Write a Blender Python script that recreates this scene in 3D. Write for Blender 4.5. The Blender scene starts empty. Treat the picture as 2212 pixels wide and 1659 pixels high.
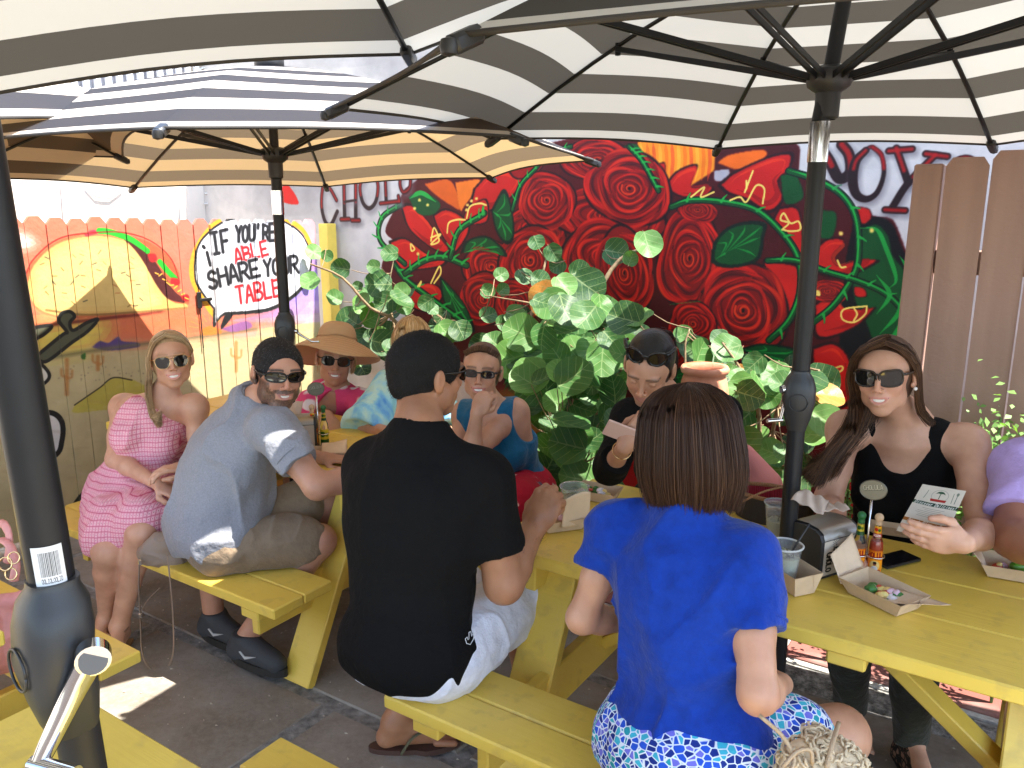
import bpy, math, random
import numpy as np
from mathutils import Vector, Matrix
R_ = math.radians
random.seed(7); RNG = np.random.default_rng(7)
SC = bpy.context.scene
COL = SC.collection
# ------------------------------------------------------------------ camera, light, exposure
PITCH = 12.4; CAMH = 1.75
SUN_AZ, SUN_EL = -22.0, 64.0          # direction towards the sun, degrees from +X / above the horizon
SUN_STRENGTH = 3.3; SKY_STRENGTH = 0.15; EXPOSURE = 2.42
cam_d = bpy.data.cameras.new('camera'); cam = bpy.data.objects.new('camera', cam_d); COL.objects.link(cam)
cam.location = (0, 0, CAMH); cam.rotation_euler = (R_(90 - PITCH), 0, 0)
cam_d.sensor_width = 36.0; cam_d.lens = 36.0 * 1730 / 2212; cam_d.clip_start = 0.05; cam_d.clip_end = 200
SC.camera = cam
W = bpy.data.worlds.new('World'); SC.world = W; W.use_nodes = True
wn = W.node_tree; wn.nodes.clear()
sky = wn.nodes.new('ShaderNodeTexSky'); sky.sky_type = 'NISHITA'; sky.sun_disc = False
sky.sun_elevation = R_(SUN_EL); sky.sun_rotation = R_(90 - SUN_AZ)
bg = wn.nodes.new('ShaderNodeBackground'); bg.inputs[1].default_value = SKY_STRENGTH
wo = wn.nodes.new('ShaderNodeOutputWorld')
wn.links.new(sky.outputs[0], bg.inputs[0]); wn.links.new(bg.outputs[0], wo.inputs[0])
sd = bpy.data.lights.new('sun', 'SUN'); sd.energy = SUN_STRENGTH; sd.angle = R_(0.5); sd.color = (1.0, 0.95, 0.86)
sun = bpy.data.objects.new('sun', sd); COL.objects.link(sun)
SUND = Vector((math.cos(R_(SUN_EL)) * math.cos(R_(SUN_AZ)), math.cos(R_(SUN_EL)) * math.sin(R_(SUN_AZ)), math.sin(R_(SUN_EL))))
sun.rotation_euler = SUND.to_track_quat('Z', 'Y').to_euler(); sun.location = SUND * 20
SC.view_settings.view_transform = 'Standard'; SC.view_settings.look = 'None'
SC.view_settings.exposure = EXPOSURE; SC.view_settings.gamma = 1.0; SC.view_settings.use_curve_mapping = False
SC.render.engine = 'CYCLES'
SC.cycles.max_bounces = 8; SC.cycles.transparent_max_bounces = 12

# ------------------------------------------------------------------ place: points measured from the camera position
CP, SP = math.cos(R_(PITCH)), math.sin(R_(PITCH)); FPX = 1730.0
def at(x, y, d):
    a = (x - 1106) / FPX; b = (y - 829.5) / FPX
    return np.array([a * d, d * (CP - b * SP), CAMH - d * (b * CP + SP)])
def atz(x, y, z):
    r = at(x, y, 1.0) - np.array([0, 0, CAMH]); return np.array([0, 0, CAMH]) + r * ((z - CAMH) / r[2])
def atp(x, y, O, n):
    c = np.array([0, 0, CAMH]); r = at(x, y, 1.0) - c; O = np.array([O[0], O[1], 0.]); n = np.array([n[0], n[1], 0.])
    return c + r * (np.dot(O - c, n) / np.dot(r, n))
U2 = np.array([0.835, -0.55]); V2 = np.array([0.55, 0.835])       # the tables' long and short directions
T1 = np.array([0.788, 2.142]); T2 = np.array([-1.0, 3.505]); T4 = np.array([-0.503, 0.815])
ANG = math.atan2(-0.55, 0.835)
def uv(u, v, z=0.0, O=T1):
    p = O + U2 * u + V2 * v; return np.array([p[0], p[1], z])
def nrm(v): v = np.asarray(v, float); return v / (np.linalg.norm(v) + 1e-12)

# ------------------------------------------------------------------ materials
MATS = {}
def mat(name, color=(.5, .5, .5), rough=.6, metal=0.0, spec=.5, noise=0.0, nscale=20., bump=0.0, bscale=80., trans=0.0, sheen=0.0,
        vcol=False, coat=0.0, ior=1.5, alpha=1.0, fn=None, sub=0.0):
    if name in MATS: return MATS[name]
    m = bpy.data.materials.new(name); m.use_nodes = True; nt = m.node_tree; nt.nodes.clear()
    out = nt.nodes.new('ShaderNodeOutputMaterial'); b = nt.nodes.new('ShaderNodeBsdfPrincipled')
    nt.links.new(b.outputs[0], out.inputs[0])
    b.inputs['Roughness'].default_value = rough; b.inputs['Metallic'].default_value = metal
    b.inputs['Specular IOR Level'].default_value = spec; b.inputs['IOR'].default_value = ior
    b.inputs['Transmission Weight'].default_value = trans; b.inputs['Sheen Weight'].default_value = sheen
    b.inputs['Coat Weight'].default_value = coat; b.inputs['Alpha'].default_value = alpha
    if sub: b.inputs['Subsurface Weight'].default_value = sub; b.inputs['Subsurface Radius'].default_value = (.012, .004, .002); b.inputs['Subsurface Scale'].default_value = 1.0
    N = nt.nodes; L = nt.links
    def node(t, **k):
        n = N.new(t)
        for a, v in k.items():
            if a.startswith('i_'):
                key = a[2:]; n.inputs[int(key) if key.isdigit() else key].default_value = v
            else: setattr(n, a, v)
        return n
    tc = node('ShaderNodeTexCoord')
    csock = None
    if vcol:
        a = node('ShaderNodeAttribute', attribute_name='Col'); csock = a.outputs['Color']
    else:
        r = node('ShaderNodeRGB'); r.outputs[0].default_value = (*color, 1); csock = r.outputs[0]
    ctx = dict(nt=nt, N=N, L=L, node=node, tc=tc, bsdf=b, out=out)
    if fn:
        c2 = fn(ctx, csock)
        if c2 is not None: csock = c2
    if noise:
        n = node('ShaderNodeTexNoise', i_Scale=nscale, i_Detail=5.0, i_Roughness=.6); L.new(tc.outputs['Object'], n.inputs['Vector'])
        mr = node('ShaderNodeMapRange', i_1=.3, i_2=.7, i_3=1 - noise, i_4=1 + noise); L.new(n.outputs[0], mr.inputs[0])
        mx = node('ShaderNodeVectorMath', operation='SCALE'); L.new(csock, mx.inputs[0]); L.new(mr.outputs[0], mx.inputs['Scale']); csock = mx.outputs[0]
    L.new(csock, b.inputs['Base Color'])
    if bump:
        n = node('ShaderNodeTexNoise', i_Scale=bscale, i_Detail=6.0); L.new(tc.outputs['Object'], n.inputs['Vector'])
        bp = node('ShaderNodeBump', i_Strength=min(1, bump), i_Distance=.004); L.new(n.outputs[0], bp.inputs['Height'])
        if b.inputs['Normal'].is_linked:
            L.new(b.inputs['Normal'].links[0].from_socket, bp.inputs['Normal'])
        L.new(bp.outputs[0], b.inputs['Normal'])
    MATS[name] = m; return m
def ramp(c, fac, stops):
    r = c['node']('ShaderNodeValToRGB'); e = r.color_ramp.elements
    while len(e) < len(stops): e.new(.5)
    for i, (p, col) in enumerate(stops): e[i].position = p; e[i].color = (*col, 1) if len(col) == 3 else col
    c['L'].new(fac, r.inputs[0]); return r.outputs[0]
def mixc(c, fac, a, b):
    m = c['node']('ShaderNodeMix', data_type='RGBA')
    if isinstance(fac, (int, float)): m.inputs[0].default_value = fac
    else: c['L'].new(fac, m.inputs[0])
    for s, i in ((a, 6), (b, 7)):
        if isinstance(s, tuple): m.inputs[i].default_value = (*s, 1)
        else: c['L'].new(s, m.inputs[i])
    return m.outputs[2]
def tex(c, kind, scale, coord='Object', stretch=None, **k):
    src = c['tc'].outputs[coord]
    if stretch:
        mp = c['node']('ShaderNodeMapping'); mp.inputs['Scale'].default_value = stretch; c['L'].new(src, mp.inputs[0]); src = mp.outputs[0]
    t = c['node'](kind, i_Scale=scale, **k); c['L'].new(src, t.inputs['Vector']); return t
def bumpn(c, h, strength=.5, dist=.003):
    bp = c['node']('ShaderNodeBump', i_Strength=strength, i_Distance=dist); c['L'].new(h, bp.inputs['Height'])
    if c['bsdf'].inputs['Normal'].is_linked: c['L'].new(c['bsdf'].inputs['Normal'].links[0].from_socket, bp.inputs['Normal'])
    c['L'].new(bp.outputs[0], c['bsdf'].inputs['Normal'])

# ------------------------------------------------------------------ objects
def tag(o, label=None, cat=None, group=None, kind=None):
    if label: o['label'] = label
    if cat: o['category'] = cat
    if group: o['group'] = group
    if kind: o['kind'] = kind
    return o
def thing(name, label, cat, loc=(0, 0, 0), rz=0.0, group=None):
    o = bpy.data.objects.new(name, None); COL.objects.link(o); o.location = tuple(map(float, loc)); o.rotation_euler = (0, 0, rz)
    o.empty_display_size = .1
    o['_w'] = 1
    return tag(o, label, cat, group)
def link(name, me, parent=None, world=True):
    o = bpy.data.objects.new(name, me); COL.objects.link(o)
    if parent is not None:
        o.parent = parent
        if world and parent.type == 'EMPTY':
            o.matrix_parent_inverse = (Matrix.Translation(parent.location) @ parent.rotation_euler.to_matrix().to_4x4()).inverted()
    return o
def mesh(name, V, F, m, parent=None, smooth=False, uvs=None, col=None, world=True, kind=None, flat_idx=None):
    me = bpy.data.meshes.new(name)
    V = np.asarray(V, np.float32).reshape(-1, 3)
    if isinstance(F, np.ndarray):
        n, k = F.shape
        me.vertices.add(len(V)); me.vertices.foreach_set('co', V.ravel())
        me.loops.add(n * k); me.loops.foreach_set('vertex_index', F.astype(np.int32).ravel())
        me.polygons.add(n); me.polygons.foreach_set('loop_start', np.arange(0, n * k, k, dtype=np.int32)); me.polygons.foreach_set('loop_total', np.full(n, k, np.int32))
        me.update(calc_edges=True)
    else:
        me.from_pydata([tuple(map(float, v)) for v in V], [], F); me.update()
    if smooth: me.polygons.foreach_set('use_smooth', np.ones(len(me.polygons), bool))
    if uvs is not None:
        ul = me.uv_layers.new(name='UVMap'); li = np.empty(len(me.loops), np.int32); me.loops.foreach_get('vertex_index', li)
        ul.data.foreach_set('uv', np.asarray(uvs, np.float32)[li].ravel())
    if col is not None:
        ca = me.color_attributes.new('Col', 'FLOAT_COLOR', 'POINT'); c4 = np.ones((len(V), 4), np.float32); c4[:, :3] = col
        ca.data.foreach_set('color', c4.ravel())
    if m is not None:
        for mm in (m if isinstance(m, (list, tuple)) else [m]): me.materials.append(mm)
    o = link(name, me, parent, world)
    if kind: o['kind'] = kind
    return o
def cbox(sx, sy, sz, c=.004):
    """box with chamfered edges, centred"""
    hx, hy, hz = sx / 2, sy / 2, sz / 2; c = min(c, hx * .45, hy * .45, hz * .45); V = []; idx = {}
    for a in (-1, 1):
        for b in (-1, 1):
            for d in (-1, 1):
                for ax in range(3):
                    p = [a * (hx - c), b * (hy - c), d * (hz - c)]; p[ax] = (a * hx, b * hy, d * hz)[ax]
                    idx[(a, b, d, ax)] = len(V); V.append(p)
    F = []
    q = [(-1, -1), (1, -1), (1, 1), (-1, 1)]
    for ax in range(3):
        for s in (-1, 1):
            f = []
            for (i, j) in q:
                t = [0, 0, 0]; t[ax] = s; t[(ax + 1) % 3] = i; t[(ax + 2) % 3] = j; f.append(idx[(*t, ax)])
            F.append(f if s > 0 else f[::-1])
    for ax in range(3):
        b1, b2 = (ax + 1) % 3, (ax + 2) % 3
        for i in (-1, 1):
            for j in (-1, 1):
                t0 = [0, 0, 0]; t0[ax] = -1; t0[b1] = i; t0[b2] = j; t1 = list(t0); t1[ax] = 1
                f = [idx[(*t0, b1)], idx[(*t1, b1)], idx[(*t1, b2)], idx[(*t0, b2)]]
                F.append(f if i * j < 0 else f[::-1])
    for a in (-1, 1):
        for b in (-1, 1):
            for d in (-1, 1):
                f = [idx[(a, b, d, 0)], idx[(a, b, d, 1)], idx[(a, b, d, 2)]]; F.append(f if a * b * d > 0 else f[::-1])
    return np.array(V), F
class MB:
    def __init__(s): s.V = []; s.F = []; s.UV = []; s.C = []; s.n = 0
    def add(s, V, F, uvs=None, col=None):
        V = np.asarray(V, float); s.V.append(V); n = s.n
        s.F += [[int(i) + n for i in f] for f in F]
        s.UV.append(np.zeros((len(V), 2)) if uvs is None else np.asarray(uvs)); s.C.append(np.ones((len(V), 3)) if col is None else np.broadcast_to(col, (len(V), 3)))
        s.n += len(V); return s
    def box(s, c, size, ax=None, ch=.004, col=None):
        V, F = cbox(*size, ch)
        if ax is not None: V = V @ np.asarray(ax)
        return s.add(V + np.asarray(c), F, col=col)
    def beam(s, p0, p1, w, h, up=(0, 0, 1), ch=.004, col=None):
        p0, p1 = np.asarray(p0, float), np.asarray(p1, float); d = p1 - p0; L = np.linalg.norm(d); x = d / L
        y = nrm(np.cross(up, x)); z = np.cross(x, y)
        return s.box((p0 + p1) / 2, (L, w, h), ax=[x, y, z], ch=ch, col=col)
    def tube(s, P, r, n=8, caps=True, flat=1.0, up=None, col=None):
        P = np.asarray(P, float); k = len(P); r = np.broadcast_to(np.asarray(r, float), (k,))
        T = np.gradient(P, axis=0); T /= np.linalg.norm(T, axis=1)[:, None] + 1e-12
        a = np.array(up if up is not None else ((0, 0, 1) if abs(T[0][2]) < .9 else (1, 0, 0)), float)
        V = []; 
        for i in range(k):
            x = a - T[i] * np.dot(a, T[i]); x = nrm(x); y = np.cross(T[i], x); a = x
            an = np.arange(n) * 2 * math.pi / n
            V.append(P[i] + r[i] * (np.cos(an)[:, None] * x * flat + np.sin(an)[:, None] * y))
        V = np.concatenate(V); F = []
        for i in range(k - 1):
            for j in range(n):
                j2 = (j + 1) % n; F.append([i * n + j, i * n + j2, (i + 1) * n + j2, (i + 1) * n + j])
        if caps: F.append(list(range(n))[::-1]); F.append(list(range((k - 1) * n, k * n)))
        u = np.repeat(np.linspace(0, 1, k), n)[:, None]; vv = np.tile(np.arange(n) / n, k)[:, None]
        return s.add(V, F, np.hstack([vv, u]), col)
    def lathe(s, prof, o=(0, 0, 0), n=20, ax=None, sx=1., sy=1., col=None, caps=False):
        k = len(prof); an = np.arange(n) * 2 * math.pi / n; V = []
        for r, z in prof: V.append(np.stack([r * sx * np.cos(an), r * sy * np.sin(an), np.full(n, z)], 1))
        V = np.concatenate(V)
        if ax is not None: V = V @ np.asarray(ax)
        F = []
        for i in range(k - 1):
            for j in range(n):
                j2 = (j + 1) % n; F.append([i * n + j, i * n + j2, (i + 1) * n + j2, (i + 1) * n + j])
        if caps: F.append(list(range(n))[::-1]); F.append(list(range((k - 1) * n, k * n)))
        zs = np.array([p[1] for p in prof]); u = np.tile(np.arange(n) / n, k); v = np.repeat((zs - zs.min()) / (np.ptp(zs) + 1e-9), n)
        return s.add(V + np.asarray(o), F, np.stack([u, v], 1), col)
    def grid(s, P, uvs=None, thick=0.0, col=None):
        """P: (a,b,3) sheet"""
        P = np.asarray(P, float); a, b = P.shape[:2]; V = P.reshape(-1, 3)
        F = [[i * b + j, i * b + j + 1, (i + 1) * b + j + 1, (i + 1) * b + j] for i in range(a - 1) for j in range(b - 1)]
        if uvs is None:
            uu, vv = np.meshgrid(np.linspace(0, 1, b), np.linspace(0, 1, a)); uvs = np.stack([uu.ravel(), vv.ravel()], 1)
        uvs = np.asarray(uvs).reshape(-1, 2)
        if thick:
            du = np.gradient(P, axis=0); dv = np.gradient(P, axis=1); N = np.cross(du, dv); N /= np.linalg.norm(N, axis=2)[..., None] + 1e-12
            V2_ = (P - N * thick).reshape(-1, 3); m = a * b
            F2 = [[i + m for i in f][::-1] for f in F]
            ring = [j for j in range(b)] + [i * b + b - 1 for i in range(1, a)] + [(a - 1) * b + j for j in range(b - 2, -1, -1)] + [i * b for i in range(a - 2, 0, -1)]
            F3 = [[ring[i], ring[i] + m, ring[(i + 1) % len(ring)] + m, ring[(i + 1) % len(ring)]] for i in range(len(ring))]
            return s.add(np.concatenate([V, V2_]), F + F2 + F3, np.concatenate([uvs, uvs]), col)
        return s.add(V, F, uvs, col)
    def build(s, name, m, parent=None, smooth=False, world=True, kind=None, auto=None):
        V = np.concatenate(s.V); o = mesh(name, V, s.F, m, parent, smooth, uvs=np.concatenate(s.UV), col=np.concatenate(s.C), world=world, kind=kind)
        if auto is not None:
            try: o.data.set_sharp_from_angle(angle=R_(auto))
            except Exception: pass
        return o
def spl(P, n=24):
    """Catmull-Rom through points"""
    P = np.asarray(P, float); k = len(P)
    if k < 3: t = np.linspace(0, 1, n)[:, None]; return P[0] * (1 - t) + P[-1] * t
    Q = np.concatenate([[2 * P[0] - P[1]], P, [2 * P[-1] - P[-2]]]); t = np.linspace(0, k - 1 - 1e-9, n); i = t.astype(int); f = (t - i)[:, None]
    a, b, c, d = Q[i], Q[i + 1], Q[i + 2], Q[i + 3]
    return .5 * ((2 * b) + (-a + c) * f + (2 * a - 5 * b + 4 * c - d) * f ** 2 + (-a + 3 * b - 3 * c + d) * f ** 3)
def copy_tree(o, parent=None):
    c = o.copy(); COL.objects.link(c)
    if parent is not None: c.parent = parent; c.matrix_parent_inverse = o.matrix_parent_inverse.copy()
    for ch in list(o.children): copy_tree(ch, c)
    return c
# ------------------------------------------------------------------ a small painter: painted walls and printed labels are flat colour computed here
class Canvas:
    def __init__(s, w, h, bgc): s.w, s.h = w, h; s.a = np.zeros((h, w, 3), np.float32); s.a[:] = bgc
    def _blend(s, x0, y0, m, c, al=1.0):
        h, w = m.shape; sl = s.a[y0:y0 + h, x0:x0 + w]; m = (m * al)[..., None]; s.a[y0:y0 + h, x0:x0 + w] = sl * (1 - m) + np.asarray(c, np.float32) * m
    def poly(s, P, c, al=1.0, soft=0.7):
        P = np.asarray(P, float); x0 = max(0, int(P[:, 0].min() - 3 - soft)); x1 = min(s.w, int(P[:, 0].max() + 4 + soft)); y0 = max(0, int(P[:, 1].min() - 3 - soft)); y1 = min(s.h, int(P[:, 1].max() + 4 + soft))
        if x1 <= x0 or y1 <= y0: return
        X, Y = np.meshgrid(np.arange(x0, x1) + .5, np.arange(y0, y1) + .5); ins = np.zeros(X.shape, bool); n = len(P)
        for i in range(n):
            xa, ya = P[i]; xb, yb = P[(i + 1) % n]
            if ya == yb: continue
            ins ^= ((ya > Y) != (yb > Y)) & (X < (xb - xa) * (Y - ya) / (yb - ya) + xa)
        m = ins.astype(np.float32); k = max(1, int(round(soft)))
        for _ in range(2):
            q = np.pad(m, k, mode='edge'); m = (q[:-2 * k, k:-k] + q[2 * k:, k:-k] + q[k:-k, :-2 * k] + q[k:-k, 2 * k:] + 2 * m) / 6
        s._blend(x0, y0, m, c, al)
    def stroke(s, P, w, c, al=1.0, soft=1.0, taper=None, n=None, smooth=True):
        P = np.asarray(P, float)
        if smooth and len(P) > 2: P = spl(P, n or max(10, len(P) * 6))
        k = len(P); W_ = np.full(k, float(w)) if not np.ndim(w) else None
        if np.ndim(w): W_ = np.interp(np.linspace(0, 1, k), np.linspace(0, 1, len(w)), w)
        if taper: t = np.linspace(0, 1, k); W_ = W_ * np.clip(np.minimum(t, 1 - t) / taper, .15, 1)
        mw = W_.max() / 2 + soft + 2; x0 = max(0, int(P[:, 0].min() - mw)); x1 = min(s.w, int(P[:, 0].max() + mw + 1)); y0 = max(0, int(P[:, 1].min() - mw)); y1 = min(s.h, int(P[:, 1].max() + mw + 1))
        if x1 <= x0 or y1 <= y0: return
        m = np.zeros((y1 - y0, x1 - x0), np.float32)
        for i in range(k - 1):
            a, b = P[i], P[i + 1]; r = max(W_[i], W_[i + 1]) / 2 + soft + 1.5
            u0 = max(x0, int(min(a[0], b[0]) - r)); u1 = min(x1, int(max(a[0], b[0]) + r + 1)); v0 = max(y0, int(min(a[1], b[1]) - r)); v1 = min(y1, int(max(a[1], b[1]) + r + 1))
            if u1 <= u0 or v1 <= v0: continue
            X, Y = np.meshgrid(np.arange(u0, u1) + .5, np.arange(v0, v1) + .5); d = b - a; L2 = d @ d + 1e-9
            t = np.clip(((X - a[0]) * d[0] + (Y - a[1]) * d[1]) / L2, 0, 1); ds = np.hypot(X - a[0] - t * d[0], Y - a[1] - t * d[1])
            ww = (W_[i] * (1 - t) + W_[i + 1] * t) / 2; q = np.clip((ww - ds) / soft + .5, 0, 1)
            sub = m[v0 - y0:v1 - y0, u0 - x0:u1 - x0]; np.maximum(sub, q, out=sub)
        s._blend(x0, y0, m, c, al)
    def ell(s, cx, cy, rx, ry, c, al=1.0, rot=0., soft=.7, n=28):
        t = np.arange(n) * 2 * math.pi / n; x = rx * np.cos(t); y = ry * np.sin(t); cr, sr = math.cos(rot), math.sin(rot)
        s.poly(np.stack([cx + x * cr - y * sr, cy + x * sr + y * cr], 1), c, al, soft)
    def image(s, name):
        im = bpy.data.images.new(name, s.w, s.h, alpha=False); px = np.ones((s.h, s.w, 4), np.float32); px[..., :3] = np.clip(s.a[::-1], 0, 1)
        im.pixels.foreach_set(px.ravel()); im.update(); im.pack(); return im
# stroke alphabet on a 4 x 6 cell, y down
GL = {'A': [[(0, 6), (2, 0), (4, 6)], [(.8, 4), (3.2, 4)]], 'B': [[(0, 0), (0, 6)], [(0, 0), (2.6, .2), (3.4, 1.4), (2.4, 2.8), (0, 3)], [(0, 3), (2.8, 3.1), (3.9, 4.5), (2.6, 5.9), (0, 6)]],
      'C': [[(3.8, 1), (2.4, 0), (.7, .8), (0, 3), (.7, 5.2), (2.4, 6), (3.9, 5)]], 'D': [[(0, 0), (0, 6)], [(0, 0), (2.4, .3), (3.9, 3), (2.4, 5.7), (0, 6)]], 'E': [[(3.6, 0), (0, 0)], [(0, 0), (0, 6)], [(0, 6), (3.7, 6)], [(0, 3), (2.8, 3)]],
      'F': [[(3.6, 0), (0, 0)], [(0, 0), (0, 6)], [(0, 3), (2.8, 3)]], 'G': [[(3.8, 1), (2.4, 0), (.7, .8), (0, 3), (.7, 5.2), (2.4, 6), (3.9, 5), (3.9, 3.4)], [(3.9, 3.4), (2.3, 3.4)]], 'H': [[(0, 0), (0, 6)], [(4, 0), (4, 6)], [(0, 3), (4, 3)]],
      'I': [[(2, 0), (2, 6)], [(.8, 0), (3.2, 0)], [(.8, 6), (3.2, 6)]], 'L': [[(0, 0), (0, 6)], [(0, 6), (3.6, 6)]], 'N': [[(0, 6), (0, 0)], [(0, 0), (4, 6)], [(4, 6), (4, 0)]], 'M': [[(0, 6), (0, 0)], [(0, 0), (2, 4)], [(2, 4), (4, 0)], [(4, 0), (4, 6)]],
      'O': [[(2, 0), (.5, .9), (0, 3), (.5, 5.1), (2, 6), (3.5, 5.1), (4, 3), (3.5, .9), (2, 0)]], 'P': [[(0, 0), (0, 6)], [(0, 0), (2.8, .2), (3.8, 1.6), (2.6, 3.1), (0, 3.3)]], 'R': [[(0, 0), (0, 6)], [(0, 0), (2.8, .2), (3.8, 1.6), (2.6, 3.1), (0, 3.3)], [(1.8, 3.3), (4, 6)]],
      'S': [[(3.7, .9), (2.2, 0), (.5, .7), (.4, 2.2), (2, 3), (3.7, 3.9), (3.4, 5.4), (1.8, 6), (0, 5.1)]], 'T': [[(0, 0), (4, 0)], [(2, 0), (2, 6)]], 'U': [[(0, 0), (0, 4.2), (.8, 5.7), (2, 6), (3.2, 5.7), (4, 4.2), (4, 0)]], 'V': [[(0, 0), (2, 6)], [(2, 6), (4, 0)]],
      'Y': [[(0, 0), (2, 2.9)], [(4, 0), (2, 2.9)], [(2, 2.9), (2, 6)]], "'": [[(1.5, 0), (1.2, 1.4)]], '!': [[(2, 0), (2, 4)], [(2, 5.6), (2, 6)]], '~': [[(2, 0), (2, .4)], [(2, 2), (2, 6)]], ' ': [], '-': [[(1, 3), (3, 3)]],
      'a': [[(3, 2.4), (1, 2.6), (.4, 4.5), (1.4, 6), (3, 5)], [(3, 2.4), (3, 6)]], 'c': [[(3, 3), (1.6, 2.3), (.4, 4.3), (1.5, 6), (3, 5.4)]], 'd': [[(3, 3), (1.4, 2.4), (.4, 4.3), (1.4, 6), (3, 5)], [(3.3, -.5), (3, 6)]], 'e': [[(.5, 4.2), (3, 4), (2, 2.4), (.5, 4), (1.4, 6), (3.2, 5.3)]],
      'i': [[(2, 2.4), (2, 6)], [(2, .8), (2, 1.1)]], 'l': [[(2, -.5), (2, 6)]], 'o': [[(2, 2.3), (.6, 4.2), (2, 6), (3.4, 4.2), (2, 2.3)]], 'r': [[(1, 2.4), (1, 6)], [(1, 3.6), (3, 2.4)]], 's': [[(3, 2.8), (1.5, 2.4), (1.2, 3.8), (3, 4.8), (2, 6), (.6, 5.6)]], 'u': [[(.6, 2.4), (.8, 5.4), (2, 6), (3, 5), (3.2, 2.4)], [(3.2, 2.4), (3.2, 6)]],
      'v': [[(.5, 2.4), (2, 6)], [(2, 6), (3.5, 2.4)]], 't': [[(2, .5), (2, 6)], [(1, 2.4), (3, 2.4)]], 'p': [[(.8, 2.4), (.8, 8)], [(.8, 3), (2.6, 2.4), (3.4, 4.2), (2.4, 6), (.8, 5.4)]], 'g': [[(3, 2.6), (1, 2.6), (.6, 4.6), (2, 5.6), (3, 4.4)], [(3, 2.4), (3, 7.4), (1, 7.6)]],
      'h': [[(.8, 0), (.8, 6)], [(.8, 3.6), (2.4, 2.4), (3.2, 3.6), (3.2, 6)]], 'n': [[(.8, 2.4), (.8, 6)], [(.8, 3.6), (2.4, 2.4), (3.2, 3.6), (3.2, 6)]], 'y': [[(.6, 2.4), (2, 5.4)], [(3.4, 2.4), (1, 8)]], 'b': [[(.8, 0), (.8, 6)], [(.8, 3), (2.6, 2.4), (3.4, 4.2), (2.4, 6), (.8, 5.6)]], 'f': [[(3, .3), (2, .6), (1.8, 6)], [(.9, 2.6), (3, 2.6)]],
      '*': [[(2, 1), (2, 5)]], '+': [[(.5, 3), (3.5, 3)], [(2, 1.5), (2, 4.5)]], 'k': [[(.8, 0), (.8, 6)], [(3, 2.4), (.8, 4.3)], [(1.4, 4), (3.2, 6)]], 'm': [[(.4, 2.4), (.4, 6)], [(.4, 3.2), (1.6, 2.4), (2, 3.4), (2, 6)], [(2, 3.2), (3.2, 2.4), (3.8, 3.4), (3.8, 6)]]}
def text(cv, s, p0, p1, h, w, c, al=1., soft=1., jit=0., bgw=0, bgc=None, slant=0., sp=5.2, M=lambda P: P):
    """write s from p0 to p1 (baseline, left to right), letter height h; M maps the points onto the canvas"""
    p0, p1 = np.asarray(p0, float), np.asarray(p1, float); n = len(s); d = (p1 - p0) / max(1, n); dl = np.linalg.norm(d); ex = d / dl; ey = np.array([-ex[1], ex[0]])
    cw = dl / sp
    for ps in ((bgw, bgc), (w, c)):
        if not ps[0]: continue
        for i, ch in enumerate(s):
            for st in GL.get(ch, []):
                P = np.array(st, float); o = p0 + d * i + (random.uniform(-jit, jit) if ps[0] == w else 0) * ey
                Q = o + (P[:, :1] * cw + (6 - P[:, 1:]) / 6 * h * slant) * ex + (P[:, 1:] / 6 - 1) * h * ey
                cv.stroke(M(Q), ps[0], ps[1], al, soft, smooth=len(st) > 2)
def imat(name, im, rough=.6, bump=.1, bscale=150., spec=.4, coat=0., extra=None):
    m = bpy.data.materials.new(name); m.use_nodes = True; nt = m.node_tree; b = nt.nodes['Principled BSDF']
    t = nt.nodes.new('ShaderNodeTexImage'); t.image = im; t.extension = 'EXTEND'
    tc = nt.nodes.new('ShaderNodeTexCoord'); nt.links.new(tc.outputs['UV'], t.inputs[0])
    n = nt.nodes.new('ShaderNodeTexNoise'); n.inputs['Scale'].default_value = 9.; n.inputs['Detail'].default_value = 6; nt.links.new(tc.outputs['Object'], n.inputs[0])
    mr = nt.nodes.new('ShaderNodeMapRange'); mr.inputs[1].default_value = .3; mr.inputs[2].default_value = .7; mr.inputs[3].default_value = .88; mr.inputs[4].default_value = 1.08; nt.links.new(n.outputs[0], mr.inputs[0])
    mx = nt.nodes.new('ShaderNodeVectorMath'); mx.operation = 'SCALE'; nt.links.new(t.outputs[0], mx.inputs[0]); nt.links.new(mr.outputs[0], mx.inputs['Scale']); nt.links.new(mx.outputs[0], b.inputs['Base Color'])
    b.inputs['Roughness'].default_value = rough; b.inputs['Specular IOR Level'].default_value = spec; b.inputs['Coat Weight'].default_value = coat
    if bump:
        n2 = nt.nodes.new('ShaderNodeTexNoise'); n2.inputs['Scale'].default_value = bscale; n2.inputs['Detail'].default_value = 4; nt.links.new(tc.outputs['Object'], n2.inputs[0])
        bp = nt.nodes.new('ShaderNodeBump'); bp.inputs['Strength'].default_value = bump; bp.inputs['Distance'].default_value = .004; nt.links.new(n2.outputs[0], bp.inputs['Height']); nt.links.new(bp.outputs[0], b.inputs['Normal'])
    return m
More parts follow.
